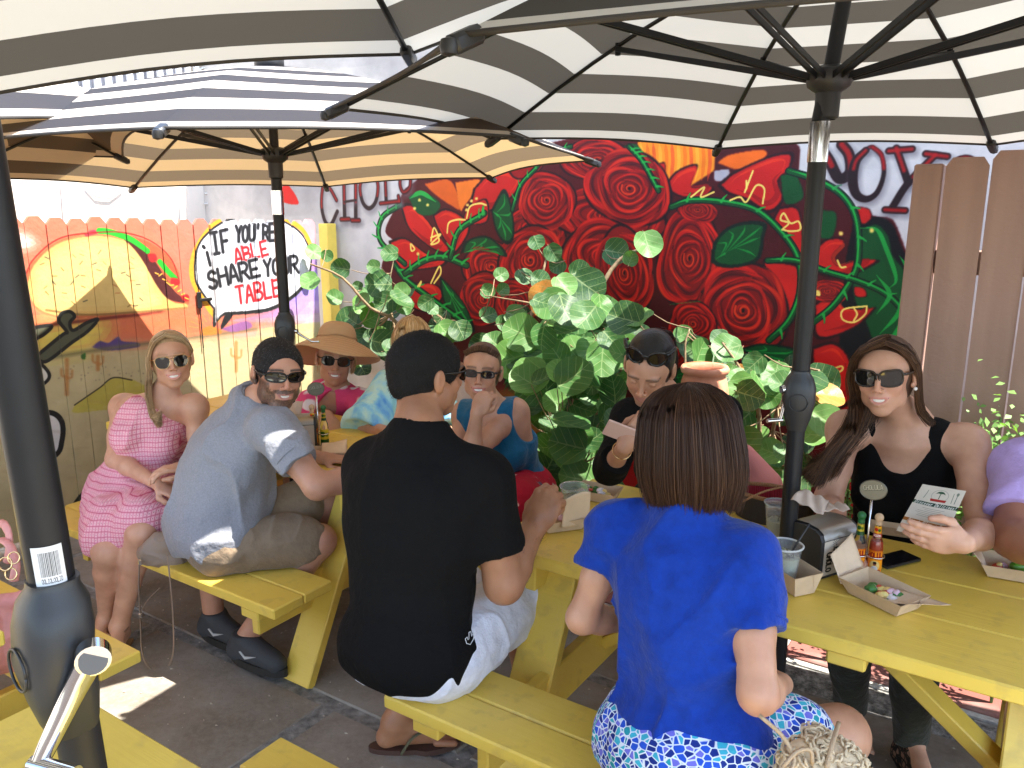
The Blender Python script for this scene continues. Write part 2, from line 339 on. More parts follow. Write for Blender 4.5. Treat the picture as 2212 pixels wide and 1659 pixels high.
# ------------------------------------------------------------------ setting: ground, paving, walls
def f_concrete(c, s):
    a = tex(c, 'ShaderNodeTexNoise', 2.2, i_Detail=8.0, i_Roughness=.65); b = tex(c, 'ShaderNodeTexNoise', 38., i_Detail=6.0, i_Roughness=.7)
    v = tex(c, 'ShaderNodeTexVoronoi', 60.)
    base = ramp(c, a.outputs[0], [(.3, (.16, .13, .10)), (.5, (.26, .225, .185)), (.68, (.36, .33, .29))])
    base = mixc(c, ramp(c, b.outputs[0], [(.42, (0, 0, 0)), (.7, (.5, .5, .5))]), base, (.36, .325, .275))
    sp = ramp(c, v.outputs['Distance'], [(.0, (.55, .55, .55)), (.10, (0, 0, 0))]); m2 = tex(c, 'ShaderNodeTexNoise', 6., i_Detail=2.0)
    k = c['node']('ShaderNodeMath', operation='MULTIPLY'); c['L'].new(sp, k.inputs[0]); c['L'].new(ramp(c, m2.outputs[0], [(.5, (0, 0, 0)), (.62, (1, 1, 1))]), k.inputs[1])
    bumpn(c, b.outputs[0], .5, .004)
    return mixc(c, k.outputs[0], base, (.36, .33, .26))
M_SLAB = mat('slab_concrete', rough=.75, fn=f_concrete, spec=.35)
def f_mortar(c, s):
    b = tex(c, 'ShaderNodeTexNoise', 26., i_Detail=8.0, i_Roughness=.75); bumpn(c, b.outputs[0], 1., .012)
    return ramp(c, b.outputs[0], [(.36, (.03, .027, .024)), (.5, (.2, .19, .175)), (.62, (.42, .4, .37))])
M_MORTAR = mat('rough_mortar', rough=.9, fn=f_mortar)
M_JOINT = mat('joint_mortar', (.24, .235, .22), rough=.9, noise=.5, nscale=25, bump=.8)
M_PALEJ = mat('pale_mortar', (.42, .41, .38), rough=.9, noise=.35, nscale=40, bump=.9, bscale=120)
def f_brick(c, s):
    oi = c['node']('ShaderNodeObjectInfo'); b = tex(c, 'ShaderNodeTexNoise', 45., i_Detail=5.0); bumpn(c, b.outputs[0], .4, .002)
    cc = ramp(c, oi.outputs['Random'], [(0, (.20, .065, .05)), (.5, (.27, .085, .065)), (1, (.24, .10, .085))])
    n = tex(c, 'ShaderNodeTexNoise', 5., i_Detail=5.0)
    return mixc(c, ramp(c, n.outputs[0], [(.5, (0, 0, 0)), (.72, (.45, .45, .45))]), cc, (.36, .3, .27))
M_BRICK = mat('paver_clay', rough=.8, fn=f_brick)
g = MB(); g.grid(np.array([[[x, y, -.035] for y in np.linspace(-40, 60, 3)] for x in np.linspace(-50, 50, 3)])); gr = g.build('ground', mat('soil', (.07, .05, .035), rough=1, noise=.4, nscale=8, bump=.8)); tag(gr, kind='structure')
# slabs of dark concrete
pav = thing('stone_paving', None, None); tag(pav, kind='structure')
js = MB(); js.box(np.array([0, 0, 0]) + uv(-.2, -1.8, -.03), (9.0, 5.2, .05), ax=[[*U2, 0], [*V2, 0], [0, 0, 1]], ch=.001); js.build('joint_bed', M_JOINT, pav)
rs = random.Random(3); vr = [-4.4, -3.5, -2.75, -1.95, -1.2, -.42, .24, .60]
for i in range(len(vr) - 1):
    u = -4.6 + rs.uniform(0, .5)
    while u < 4.2:
        w = rs.uniform(.8, 1.35); gp = .018 if (i + int(u * 3)) % 3 else .03
        c0 = [uv(u + gp, vr[i] + gp), uv(u + w - gp, vr[i] + gp + rs.uniform(-.01, .01)), uv(u + w - gp, vr[i + 1] - gp), uv(u + gp, vr[i + 1] - gp + rs.uniform(-.01, .01))]
        z = rs.uniform(-.002, .003); V = []
        for q in (0, .008):
            ce = sum(c0) / 4
            for p in c0: V.append([*(p + nrm(ce - p) * q)[:2], z - (.008 if q == 0 else 0)])
        F = [[4, 5, 6, 7]] + [[k, (k + 1) % 4, 4 + (k + 1) % 4, 4 + k] for k in range(4)]
        mesh('paving_slab', V, F, M_SLAB, pav); u += w
# rough mortar kerb and the brick path behind the tables
mk = MB(); n = 60
P = np.array([[uv(-4.6 + 9 * i / n, a, 0) + np.array([0, 0, zz + rs.uniform(-.006, .008)]) for a, zz in ((.58, -.012), (.62, .006), (.68, .012), (.73, .006), (.765, -.012))] for i in range(n + 1)]); mk.grid(P)
tag(mk.build('kerb', M_MORTAR, None, smooth=True), kind='structure')
bp_ = thing('brick_path', None, None); tag(bp_, kind='structure')
jb = MB(); jb.box(uv(-.2, 1.32, -.012), (9.0, 1.12, .03), ax=[[*U2, 0], [*V2, 0], [0, 0, 1]], ch=.001); jb.build('mortar_bed', M_PALEJ, bp_)
bm_ = None; v = .79; row = 0
while v < 1.8:
    u = -4.2 + (row % 2) * .135 + rs.uniform(-.02, .02)
    while u < 3.6:
        if bm_ is None:
            Vb, Fb = cbox(.232, .186, .03, .005); ob = mesh('brick', Vb, Fb, M_BRICK, bp_, world=False); bm_ = ob.data
        else: ob = link('brick', bm_, bp_, False)
        p = uv(u + .116, v + .093, -.002 + rs.uniform(-.002, .002)); ob.location = tuple(p); ob.rotation_euler = (rs.uniform(-.008, .008), 0, ANG + rs.uniform(-.012, .012)); u += .27
    v += .2; row += 1

# ------------------------------------------------------------------ walls
class Wall:
    def __init__(s, O, d, nn, s0, s1, z1, res, bgc):
        s.O, s.d, s.nn, s.s0, s.s1, s.z1, s.res = np.array(O), np.array(d), np.array(nn), s0, s1, z1, res; s.cv = Canvas(int((s1 - s0) * res), int(z1 * res), bgc)
    def sz(s, x, y):
        p = atp(x, y, s.O, s.nn); return (p[:2] - s.O) @ s.d, p[2]
    def M(s, P):
        o = [];
        for x, y in np.asarray(P, float): a, z = s.sz(x, y); o.append([(a - s.s0) * s.res, (s.z1 - z) * s.res])
        return np.array(o)
    def K(s, P):
        x, y = np.asarray(P, float).mean(0); p = atp(x, y, s.O, s.nn); return (p[1] * CP + (CAMH - p[2]) * SP) / FPX * s.res
    def S(s, P, w, c, **k): kk = s.K(P); k['soft'] = k.get('soft', 1.2) * kk; s.cv.stroke(s.M(P), np.asarray(w) * kk, c, **k)
    def G(s, P, c, al=1., soft=1.5, smooth=True):
        P = np.asarray(P, float)
        if smooth: P = spl(np.concatenate([P, P[:1]]), len(P) * 6)
        s.cv.poly(s.M(P), c, al, soft * s.K(P))
    def E(s, cx, cy, rx, ry, c, al=1., rot=0., soft=1.5):
        t = np.arange(30) * 2 * math.pi / 30; x = rx * np.cos(t); y = ry * np.sin(t); s.G(np.stack([cx + x * math.cos(rot) - y * math.sin(rot), cy + x * math.sin(rot) + y * math.cos(rot)], 1), c, al, soft, False)
    def uvs(s, p): a = (np.asarray(p)[:, :2] - s.O) @ s.d; return np.stack([(a - s.s0) / (s.s1 - s.s0), np.asarray(p)[:, 2] / s.z1], 1)
MW = Wall((-1.48, 6.07), U2, V2, -1.3, 6.0, 3.7, 250, (.80, .77, .73))
Z3 = lambda *P: [(656.6 + x * .3515, 302.4 + y * .3515) for x, y in P]
Z4 = lambda *P: [(1296 + x * .3515, 285 + y * .3515) for x, y in P]
RED = (.78, .085, .06); RED2 = (.60, .03, .03); DRK = (.17, .015, .05); ORG = (.93, .24, .08); GRN = (.015, .28, .10); LG = (.10, .62, .22); DG = (.01, .10, .06); YEL = (.97, .83, .38)
rr = random.Random(11)
for _ in range(30): MW.E(rr.uniform(480, 2100), rr.uniform(100, 1000), rr.uniform(60, 160), rr.uniform(30, 80), (.6, .57, .56) if rr.random() < .5 else (.50, .48, .47), al=.35, soft=25)
# dark underpainting
MW.G(Z3((620, 300), (700, 240), (760, 160), (1000, 120), (1400, 40), (2300, 40), (2300, 1700), (1300, 1800), (1000, 1500), (800, 1250), (640, 1100), (520, 900), (480, 760), (560, 640), (500, 560), (560, 420)), (.30, .02, .035))
MW.G(Z4((-20, 60), (700, 80), (1190, 60), (1230, 260), (1400, 300), (1560, 470), (1700, 520), (1800, 540), (1870, 700), (1950, 900), (1980, 1100), (1940, 1400), (1900, 1700), (1800, 2300), (-60, 2300)), (.27, .02, .035))
MW.G(Z4((1560, 540), (1680, 520), (1790, 560), (1860, 720), (1950, 900), (1960, 1100), (1920, 1380), (1860, 1500), (1500, 1500), (1500, 900)), (.02, .02, .03))
MW.G(Z4((1600, 600), (1700, 570), (1770, 640), (1800, 760), (1900, 900), (1910, 1080), (1850, 1240), (1700, 1300), (1640, 1180), (1560, 1000), (1560, 760)), GRN)
MW.G(Z4((1600, 1650), (1990, 1500), (1900, 2400), (300, 2500), (200, 1800), (900, 1900)), RED2)
# orange flames behind the roses
MW.G(Z4((230, 60), (720, 60), (700, 240), (560, 330), (330, 330), (250, 200)), (.98, .55, .10), smooth=False)
for i in range(12): x = 250 + i * 38; MW.S(Z4((x, 60), (x + 8, 180), (x - 6, 300)), 8, [(1., .70, .2), (.93, .38, .05), (.9, .25, .1)][i % 3], al=.6, taper=.2)
MW.G(Z4((720, 190), (800, 140), (1000, 110), (1010, 160), (860, 230)), (.95, .4, .06)); MW.G(Z3((740, 270), (900, 250), (960, 420), (900, 400), (800, 330)), (.85, .35, .06))
MW.G(Z3((930, 260), (1090, 250), (990, 400), (960, 430)), (.93, .45, .1)); MW.G(Z4((700, 240), (790, 230), (780, 290), (710, 300)), (.7, .66, .66))
# peppers and red flames
def pepper(P, hl=True, c=RED):
    MW.G(P, (.12, .01, .03)); ce = np.mean(P, 0); Q = [tuple(ce + (np.array(p) - ce) * .90) for p in P]; MW.G(Q, c)
    if hl:
        k = len(Q); MW.S([tuple(ce + (np.array(q) - ce) * .8) for q in Q[:k // 2 + 1]], 7, ORG, al=.55, taper=.4)
        MW.S([tuple(ce + (np.array(q) - ce) * .78) for q in Q[k // 2:]], 12, RED2, al=.8, taper=.4)
pepper(Z3((590, 400), (650, 390), (740, 470), (830, 590), (900, 680), (860, 700), (760, 650), (640, 540)))
pepper(Z3((790, 460), (870, 420), (980, 470), (1020, 560), (930, 700), (880, 640), (820, 540)))
pepper(Z3((520, 620), (620, 600), (760, 700), (880, 740), (840, 780), (700, 800), (600, 800), (540, 720)))
pepper(Z3((1040, 300), (1140, 200), (1260, 170), (1360, 230), (1300, 330), (1200, 420), (1100, 440), (1020, 420)))
pepper(Z3((1000, 420), (1120, 360), (1130, 500), (1010, 520), (980, 480)), False); pepper(Z3((600, 880), (800, 880), (860, 960), (760, 1060), (620, 1000)))
pepper(Z3((1240, 170), (1420, 60), (1500, 100), (1420, 220), (1300, 240)), False, RED2)
pepper(Z4((720, 330), (800, 260), (960, 180), (1100, 130), (1190, 130), (1170, 220), (1100, 300), (1130, 420), (1040, 500), (900, 420), (780, 380)))
pepper(Z4((390, 340), (470, 240), (600, 200), (560, 340), (700, 340), (640, 400), (500, 400))); pepper(Z4((330, 210), (400, 190), (390, 320), (340, 330)), False)
pepper(Z4((1100, 460), (1220, 470), (1250, 700), (1230, 760), (1120, 640), (1060, 560)), False); pepper(Z4((1330, 700), (1400, 650), (1500, 660), (1420, 760), (1460, 830), (1560, 800), (1720, 790), (1600, 860), (1480, 900), (1330, 860)))
pepper(Z4((1310, 1060), (1420, 1000), (1500, 1080), (1640, 1090), (1700, 1080), (1560, 1210), (1330, 1270))); pepper(Z4((1300, 1320), (1440, 1290), (1540, 1400), (1560, 1650), (1320, 1700)), True)
pepper(Z4((1580, 460), (1650, 470), (1670, 530), (1610, 570)), False); pepper(Z4((1560, 950), (1620, 960), (1640, 1010), (1570, 1010)), False); pepper(Z4((1000, 780), (1220, 820), (1230, 1000), (1180, 1180), (1060, 1180)), False)
pepper(Z4((1930, 520), (2060, 440), (2100, 520), (2000, 590)), False); MW.G([(600, 412), (622, 400), (645, 440), (606, 434)], RED)
MW.G(Z3((640, 350), (700, 320), (780, 340), (840, 400), (790, 460), (700, 450)), GRN); MW.S(Z3((650, 360), (720, 325), (810, 380)), 10, LG, taper=.3)
MW.G(Z4((1110, 270), (1200, 260), (1250, 400), (1140, 440)), GRN); MW.G(Z4((1350, 480), (1450, 500), (1430, 640), (1350, 640)), GRN); MW.G(Z4((130, 90), (240, 90), (350, 330), (240, 240), (150, 200)), GRN)
# roses: rings of petals with dark seams and light rims
def rose(cx, cy, rx, ry, rot=0., k=5, c1=RED2, hi=ORG):
    cr, sr = math.cos(rot), math.sin(rot)
    def arc(f, a0, a1, n=12, wob=.06, ph=0):
        t = np.linspace(a0, a1, n); q = f * (1 + wob * np.sin(3 * t + ph)); x = rx * q * np.cos(t); y = ry * q * np.sin(t); return np.stack([cx + x * cr - y * sr, cy + x * sr + y * cr], 1)
    ms = min(rx, ry)
    MW.G(arc(1.06, 0, 6.283, 24, .05), (.10, .01, .04)); MW.G(arc(1., 0, 6.283, 24, .05), (.50, .035, .035))
    f = 1.0; i = 0
    while f > .12:
        n = 4 if f > .8 else 3 if f > .45 else 2; a = rr.uniform(0, 6.28)
        for j in range(n):
            a0 = a + j * 6.28 / n; a1 = a0 + 6.28 / n * rr.uniform(.85, 1.2); ph = rr.uniform(0, 6); wd = ms * .24 * (f * .65 + .3)
            MW.S(arc(f * .93, a0, a1, 14, .09, ph), wd, c1 if (i + j) % 2 else RED, al=.9, taper=.3, soft=3)
            MW.S(arc(f * .99, a0 + .1, a1 - .25, 14, .09, ph), [wd * .1, wd * .42, wd * .15], hi if (i + j) % 3 else (.95, .16, .07), al=.55, taper=.4, soft=4)
            MW.S(arc(f * .82, a0 + .05, a1 + .1, 14, .09, ph), [wd * .15, wd * .5, wd * .3], DRK, al=.7, taper=.35, soft=5)
            MW.S(arc(f * .90, a0 + .3, a1 - .2, 14, .05, ph + .2), wd * .13, (.2, .01, .03), al=.7, taper=.4, soft=1.2)
        f -= .20 if f > .45 else .14; i += 1
    MW.S([(cx + rx * .12 * math.cos(t) * t / 6, cy + ry * .12 * math.sin(t) * t / 6) for t in np.linspace(0, 10, 14)], ms * .05, hi, al=.8); MW.E(cx, cy, rx * .04, ry * .05, (.05, 0, .02))
def r3(x, y, a, b, rot=0.): p = Z3((x, y))[0]; rose(p[0], p[1], a * .40, b * .40, rot)
def r4(x, y, a, b, rot=0.): p = Z4((x, y))[0]; rose(p[0], p[1], a * .39, b * .39, rot)
r3(1800, 120, 190, 110); r3(1420, 560, 170, 120, .3); r3(1880, 470, 300, 140, .1); r3(1640, 900, 150, 190)
r3(1490, 370, 150, 150, -.6); r3(2000, 300, 230, 190, .3); r3(1150, 780, 150, 130, .2); r3(1390, 740, 160, 180, .3); r3(1110, 980, 130, 140); r3(1300, 1000, 110, 120); r3(1840, 720, 220, 190, .2); r3(1930, 930, 170, 230, .2)
r4(550, 780, 170, 270, .1); r4(150, 870, 150, 250, -.1); r4(600, 480, 110, 60, .2); r4(880, 1100, 250, 250, .2); r4(570, 1180, 130, 120); r4(60, 1250, 160, 140); r4(420, 1350, 140, 110)
r4(1400, 980, 110, 60, .1)
# leaves, vines and thorns
def leafp(P, rib=None):
    MW.G(P, DG); ce = np.mean(P, 0); MW.G([tuple(ce + (np.array(p) - ce) * .86) for p in P], GRN); k = len(P)
    for i in range(7):
        a = np.array(P[0]); b = np.array(P[i % k]); t = .25 + .1 * i; MW.S([tuple(a + (ce - a) * t), tuple(ce + (b - ce) * .5), tuple(ce + (b - ce) * .82)], 5, LG, al=.7, taper=.5)
leafp(Z4((680, 800), (700, 680), (780, 590), (900, 550), (1020, 560), (1010, 640), (980, 780), (860, 830), (740, 830))); leafp(Z4((860, 1330), (1000, 1300), (1220, 1340), (1200, 1420), (1000, 1500), (940, 1400)))
leafp(Z4((760, 1600), (900, 1420), (1100, 1450), (1240, 1600), (900, 1700))); leafp(Z4((400, 1500), (560, 1420), (700, 1500), (500, 1640)))
leafp(Z3((1150, 430), (1230, 300), (1280, 430), (1290, 600), (1240, 640), (1180, 560))); leafp(Z3((960, 700), (1000, 620), (1120, 590), (1220, 660), (1240, 720), (1080, 650)))
leafp(Z3((830, 830), (900, 900), (1000, 1030), (1050, 1180), (960, 1130), (860, 1000))); leafp(Z3((1180, 1300), (1300, 1280), (1500, 1500), (1280, 1560)))
for i in range(26):
    x = rr.uniform(1180, 1560); y = rr.uniform(1240, 1560); a = rr.uniform(-1.2, .4); MW.S(Z3((x, y), (x + 50 * math.cos(a), y + 50 * math.sin(a) - 10), (x + 110 * math.cos(a + .4), y + 110 * math.sin(a + .4))), 7, LG if i % 3 else GRN, al=.85, taper=.5)
MW.G(Z3((1100, 1560), (1500, 1520), (1560, 1900), (1000, 1900)), (.55, .42, .12), al=.8, soft=12)
def vine(P, w=9):
    MW.S(P, w + 5, (.02, .08, .05)); MW.S(P, w, GRN); Q = [(x - w * .1, y - w * .22) for x, y in P]; MW.S(Q, w * .38, LG, taper=.1); S_ = spl(P, 30)
    for i in range(3, 28, 4):
        d = nrm(S_[i + 1] - S_[i]); n_ = np.array([d[1], -d[0]]) * (1 if i % 8 else -1); MW.S([S_[i], S_[i] + n_ * w * .8 + d * 4, S_[i] + n_ * w * 1.5 + d * 10], [w * .6, w * .2], LG, smooth=False)
vine(Z3((620, 760), (470, 620), (480, 480), (590, 400))); vine(Z3((560, 770), (620, 850), (760, 960), (900, 1060), (1020, 1150)), 11); vine(Z3((620, 820), (740, 740), (860, 720), (1000, 770)), 11)
vine(Z3((900, 720), (950, 560), (1080, 470), (1110, 450)), 10); vine(Z3((1280, 430), (1330, 280), (1420, 180), (1500, 90), (1640, 40)), 7); vine(Z4((180, 90), (260, 180), (360, 360)), 9)
vine(Z4((440, 460), (560, 420), (760, 430), (960, 480), (1120, 620), (1220, 780), (1230, 980), (1160, 1160), (1040, 1280)), 11); vine(Z4((1160, 240), (1320, 290), (1480, 380), (1570, 520), (1590, 720), (1560, 880), (1440, 1060), (1310, 1170)), 11)
vine(Z4((1030, 790), (1200, 790), (1400, 860), (1600, 920), (1780, 1010), (1940, 1190)), 10)
for P in (((1600, 590), (1700, 600), (1760, 720), (1820, 900), (1780, 960)), ((1840, 760), (1900, 860), (1920, 1000)), ((1850, 1000), (1830, 1120), (1720, 1240)), ((1860, 1140), (1800, 1260), (1700, 1330)), ((1700, 880), (1780, 1000), (1700, 1120))): MW.S(Z4(*P), 9, LG, al=.9, taper=.35)
for P in (((430, 1060), (620, 1040)), ((640, 1430), (760, 1360)), ((1000, 1480), (1240, 1380))): MW.S(Z4(*P), 8, LG, al=.8, taper=.4)
# pale line ornaments
for P in (((800, 420), (860, 400), (900, 430), (960, 330), (1010, 350), (1000, 440)), ((890, 370), (940, 240)), ((900, 300), (900, 350)), ((1120, 600), (1160, 560), (1110, 540), (1130, 500), (1170, 560), (1220, 550), (1230, 600), (1170, 610), (1120, 600)), ((1640, 1070), (1500, 1090), (1490, 1150), (1560, 1170), (1630, 1120), (1640, 1070)), ((1560, 1080), (1580, 1120), (1560, 1160)), ((1460, 790), (1480, 830), (1510, 830)), ((1380, 1480), (1480, 1440), (1480, 1470), (1380, 1500)), ((560, 400), (640, 340), (620, 400), (700, 370)), ((1320, 970), (1350, 1000), (1330, 1000))): MW.S(Z4(*P), 4.2, YEL)
for P in (((780, 620), (800, 540), (830, 620), (780, 640), (840, 580), (780, 600)), ((880, 570), (890, 510), (940, 490), (990, 490)), ((660, 640), (680, 670), (660, 680), (655, 640)), ((780, 880), (830, 780), (840, 820), (800, 880)), ((700, 900), (720, 870), (710, 900)), ((1000, 480), (1020, 410), (1080, 390), (1120, 400))): MW.S(Z3(*P), 4.2, YEL)
for x, y in ((1000, 430), (1005, 400), (1030, 375), (1060, 360), (710, 370), (680, 420), (760, 400), (700, 700)): p = Z3((x, y))[0]; MW.E(p[0], p[1], 3.4, 3.4, YEL)
for x, y in ((1670, 605), (1900, 940), (1480, 625), (1340, 985)): p = Z4((x, y))[0]; MW.E(p[0], p[1], 5, 5, YEL)
# a red panel low on the wall with faint curls, and splashes
MW.G([(1560, 900), (1740, 840), (1830, 1000), (1800, 1400), (1500, 1400)], (.30, .01, .02)); MW.S([(1690, 900), (1640, 950), (1700, 1000), (1660, 1060)], 4, (.75, .5, .4), al=.6, taper=.4); MW.S([(1600, 1000), (1660, 1010), (1720, 1070)], 4, (.8, .6, .45), al=.6, taper=.4)
# spray lettering, red fading to black with a grey halo
def bigletter(strokes, w, thin=None):
    w = np.asarray(w, float)
    for P in strokes: MW.S([(x + 4, y + 7) for x, y in P], w * 1.3, (.42, .39, .40), al=.6, soft=14)
    for P in strokes: MW.S(P, w, (.13, .045, .055), soft=3.)
    for P in strokes:
        Q = spl(P, 24) if len(P) > 2 else np.linspace(P[0], P[1], 24); y0 = min(q[1] for q in Q); run = []
        for q in list(Q) + [None]:
            if q is not None and q[1] < y0 + 52: run.append(q)
            else:
                if len(run) > 3 and np.max(w) > 8: MW.S(run, np.mean(w) * .5, (.70, .05, .04), al=.85, soft=5)
                run = []
bigletter([Z3((200, 370), (160, 300), (120, 280), (108, 400), (130, 500), (165, 520), (205, 440))], 9)
bigletter([Z3((245, 240), (250, 480)), Z3((228, 488), (278, 486))], 10); bigletter([Z3((318, 240), (318, 490)), Z3((295, 494), (340, 494))], 10); bigletter([Z3((250, 380), (318, 370))], 5)
bigletter([Z3((385, 200), (345, 280), (360, 380), (400, 420), (440, 380), (455, 290), (440, 210))], 9); bigletter([Z3((498, 200), (505, 380)), Z3((470, 390), (585, 376)), Z3((585, 376), (580, 345))], 9)
bigletter([Z3((600, 200), (590, 270), (610, 320), (650, 290), (655, 210))], 9)
bigletter([[(1770, 318), (1790, 345), (1812, 385), (1836, 372), (1834, 335), (1818, 312)]], 22); bigletter([[(1904, 335), (1885, 318), (1872, 322)]], 9); bigletter([[(1870, 325), (1848, 350), (1842, 390), (1850, 420), (1872, 430), (1895, 415), (1909, 375), (1904, 335), (1885, 318)]], [15, 20, 20, 16, 12, 9, 8, 8])
bigletter([[(1936, 320), (1962, 395)], [(2020, 335), (1962, 395), (1925, 452)], [(1920, 326), (1970, 322)], [(2000, 332), (2046, 338)], [(1912, 453), (1955, 455)]], 15); bigletter([[(2120, 358), (2090, 340), (2060, 350), (2050, 380), (2080, 400)]], 11)
M_MURAL = imat('mural_paint', MW.cv.image('mural'), rough=.55, bump=.35, bscale=130, spec=.3)
def wallslab(name, wl, s0, s1, z1, m, th=.12, cat=None, label=None):
    b = MB(); P = np.array([[[*(wl.O + wl.d * s), z] for z in (0, z1)] for s in np.linspace(s0, s1, 4)]); nn = np.array([*wl.nn, 0])
    b.grid(P, uvs=wl.uvs(P.reshape(-1, 3)), thick=0); Q = P + nn * th; b.grid(Q[::-1], uvs=wl.uvs(Q[::-1].reshape(-1, 3)))
    b.grid(np.array([P[:, 1], Q[:, 1]]), uvs=wl.uvs(np.concatenate([P[:, 1], Q[:, 1]]))); b.grid(np.array([P[0], Q[0]])); b.grid(np.array([P[-1], Q[-1]]))
    o = b.build(name, m); return tag(o, label, cat)
wallslab('mural_wall', MW, -1.28, 5.9, 3.68, M_MURAL, cat='wall', label='grey building wall with a mural of red roses, green vines and peppers')
# cream building wall at the left, parallel to the painted fence
CW0 = np.array([-2.53, 6.76]); CWd = -V2
cw = MB(); P = np.array([[[*(CW0 + CWd * s), z] for z in (0, 3.68)] for s in (0, 7.)]); cw.grid(P[::-1], thick=.15)
def f_stucco(c, s):
    n = tex(c, 'ShaderNodeTexNoise', 1.6, i_Detail=7.0); b = tex(c, 'ShaderNodeTexNoise', 60., i_Detail=4.0); bumpn(c, b.outputs[0], .4, .004)
    return ramp(c, n.outputs[0], [(.3, (.60, .53, .44)), (.55, (.74, .67, .58)), (.75, (.78, .72, .64))])
tag(cw.build('cream_wall', mat('stucco_cream', rough=.85, fn=f_stucco)), 'cream stucco building wall rising behind the painted fence', 'wall')
def cwp(x, y, off=.0):
    p = atp(x, y, CW0, U2); return p + np.array([*U2, 0]) * off
M_PIPE = mat('old_white_metal', (.62, .6, .56), rough=.5, noise=.2, nscale=12)
t = thing('wall_pipe', 'thin painted pipe with bracket arms running down the cream wall', 'pipe', cwp(455, 460)); b = MB(); b.tube([cwp(458, 380, .05), cwp(458, 480, .05)], .02); b.build('pipe', M_PIPE, t, smooth=True)
for y in (418, 440): b = MB(); b.beam(cwp(437, y, .03), cwp(468, y + 2, .03), .02, .012); b.build('bracket', M_PIPE, t)
b = MB(); b.tube([cwp(470, 425, .04), cwp(490, 480, .04)], .008); b.build('brace', M_PIPE, t)
for k, (P, lb) in enumerate(((((130, 395), (133, 440), (136, 470), (140, 560)), 'straight grey cable down the cream wall near its left end'), (((182, 400), (205, 425), (235, 428), (262, 408)), 'thin sagging cable loop on the cream wall under the parasol edge'), (((398, 400), (388, 440), (382, 500)), 'curved cable on the cream wall beside the pipe bracket'))):
    b = MB(); b.tube([cwp(x, y, .02) for x, y in P], .006, n=6); tag(b.build('wall_cable', mat('cable_grey', (.45, .43, .42), rough=.6), None, smooth=True), lb, 'cable')
# slatted white shutter high on the cream wall
t = thing('slatted_shutter', 'white vertical slatted panel high on the cream wall', 'shutter', cwp(280, 200)); b = MB(); b.beam(cwp(100, 180, .02), cwp(400, 180, .02), .04, .9, ch=.003); b.build('backing_panel', mat('grey_board', (.36, .36, .39), rough=.7, noise=.3, nscale=6), t)
for k in range(14):
    x = 120 + k * 24.5 * (1 + (6 - k) * .012); p = cwp(x, 190, .09); b = MB(); b.box((p[0], p[1], cwp(280, 180)[2]), (.035, .04, .9), ax=[[*V2, 0], [*U2, 0], [0, 0, 1]]); b.build('slat', mat('white_paint', (.8, .8, .8), rough=.5), t)
# tangle of conduits and a roof tile edge above the middle parasol
b = MB(); rs = random.Random(5)
for k in range(9): p = cwp(405 + rs.uniform(0, 70), 165 + rs.uniform(-15, 10), .08); b.tube(spl([p, p + [rs.uniform(-.1, .1), .03, rs.uniform(-.15, .15)], p + [rs.uniform(-.2, .2), .05, rs.uniform(-.2, .2)]], 8), .009, n=6)
tag(b.build('conduit_tangle', M_PIPE, None, smooth=True), 'tangle of white conduits at the top of the cream wall', 'conduit')
t = thing('tiled_roof_edge', 'orange clay tile roof edge showing just above the striped middle parasol', 'roof', at(660, 150, 6.4))
for k in range(6):
    b = MB(); c0 = at(560 + k * 34, 150 + 3 * k, 6.3); b.tube([c0, c0 + np.array([*V2, .15]) * .35], .06, n=10); b.build('roof_tile', mat('clay_tile', (.62, .33, .14), rough=.8, noise=.3, nscale=15), t, smooth=True)
# ------------------------------------------------------------------ painted picket fence
FW = Wall((-2.47, 4.13), V2, U2, -2.3, 2.1, 1.8, 300, (.90, .40, .27))
Z5 = lambda *P: [(x * .3359, 414.7 + y * .3359) for x, y in P]
FS = lambda P, w, c, **k: FW.S(Z5(*P), np.asarray(w) * .3359, c, **k)
FG = lambda P, c, **k: FW.G(Z5(*P), c, **k)
SKYC = (.90, .38, .25)
FG([(-900, 1000), (400, 1010), (900, 980), (1300, 930), (2100, 850), (2300, 850), (2300, 2600), (-900, 2600)], (.80, .72, .50), smooth=False, soft=12)
FG([(1000, 130), (1300, 150), (2200, 150), (2200, 700), (1700, 800), (1400, 700), (1200, 300)], (.88, .42, .34), soft=60); FG([(1800, 100), (2200, 100), (2200, 420), (1900, 400)], (.90, .58, .60), soft=30)
FG([(1900, 450), (2250, 400), (2250, 800), (1900, 830), (1500, 830), (1700, 760)], (.62, .50, .90), soft=30); FG([(2000, 700), (2250, 700), (2250, 820), (1900, 840)], (.85, .70, .90), soft=30)
FG([(200, 830), (500, 800), (900, 760), (1250, 740), (1300, 900), (1000, 950), (600, 900), (300, 900)], (.90, .42, .18), al=.7, soft=30); FG([(180, 860), (700, 820), (600, 1020), (300, 1060), (180, 1050)], (.90, .80, .28), soft=20)
FG([(80, 280), (120, 260), (230, 320), (200, 350), (100, 360)], (.97, .93, .92), soft=12); FG([(1650, 880), (2200, 830), (2250, 930), (1700, 960)], (.80, .80, .45), soft=20)
FG([(590, 1000), (640, 960), (700, 970), (760, 930), (790, 960), (890, 970), (880, 1000), (700, 1020)], (.32, .22, .50)); FS([(300, 1070), (600, 1020), (900, 980), (1300, 930), (1650, 880)], 22, (.42, .40, .25), al=.8, soft=8)
FG([(1300, 880), (1350, 860), (1410, 880), (1420, 910), (1300, 920)], (.88, .45, .10)); FG([(1420, 880), (1580, 830), (1620, 870), (1500, 900)], (.55, .30, .55))
for k in range(9): a = -2.9 + k * .3; FS([(1360 + 75 * math.cos(a), 890 + 60 * math.sin(a)), (1360 + 150 * math.cos(a), 890 + 110 * math.sin(a))], 10, (.95, .65, .1), taper=.4, smooth=False)
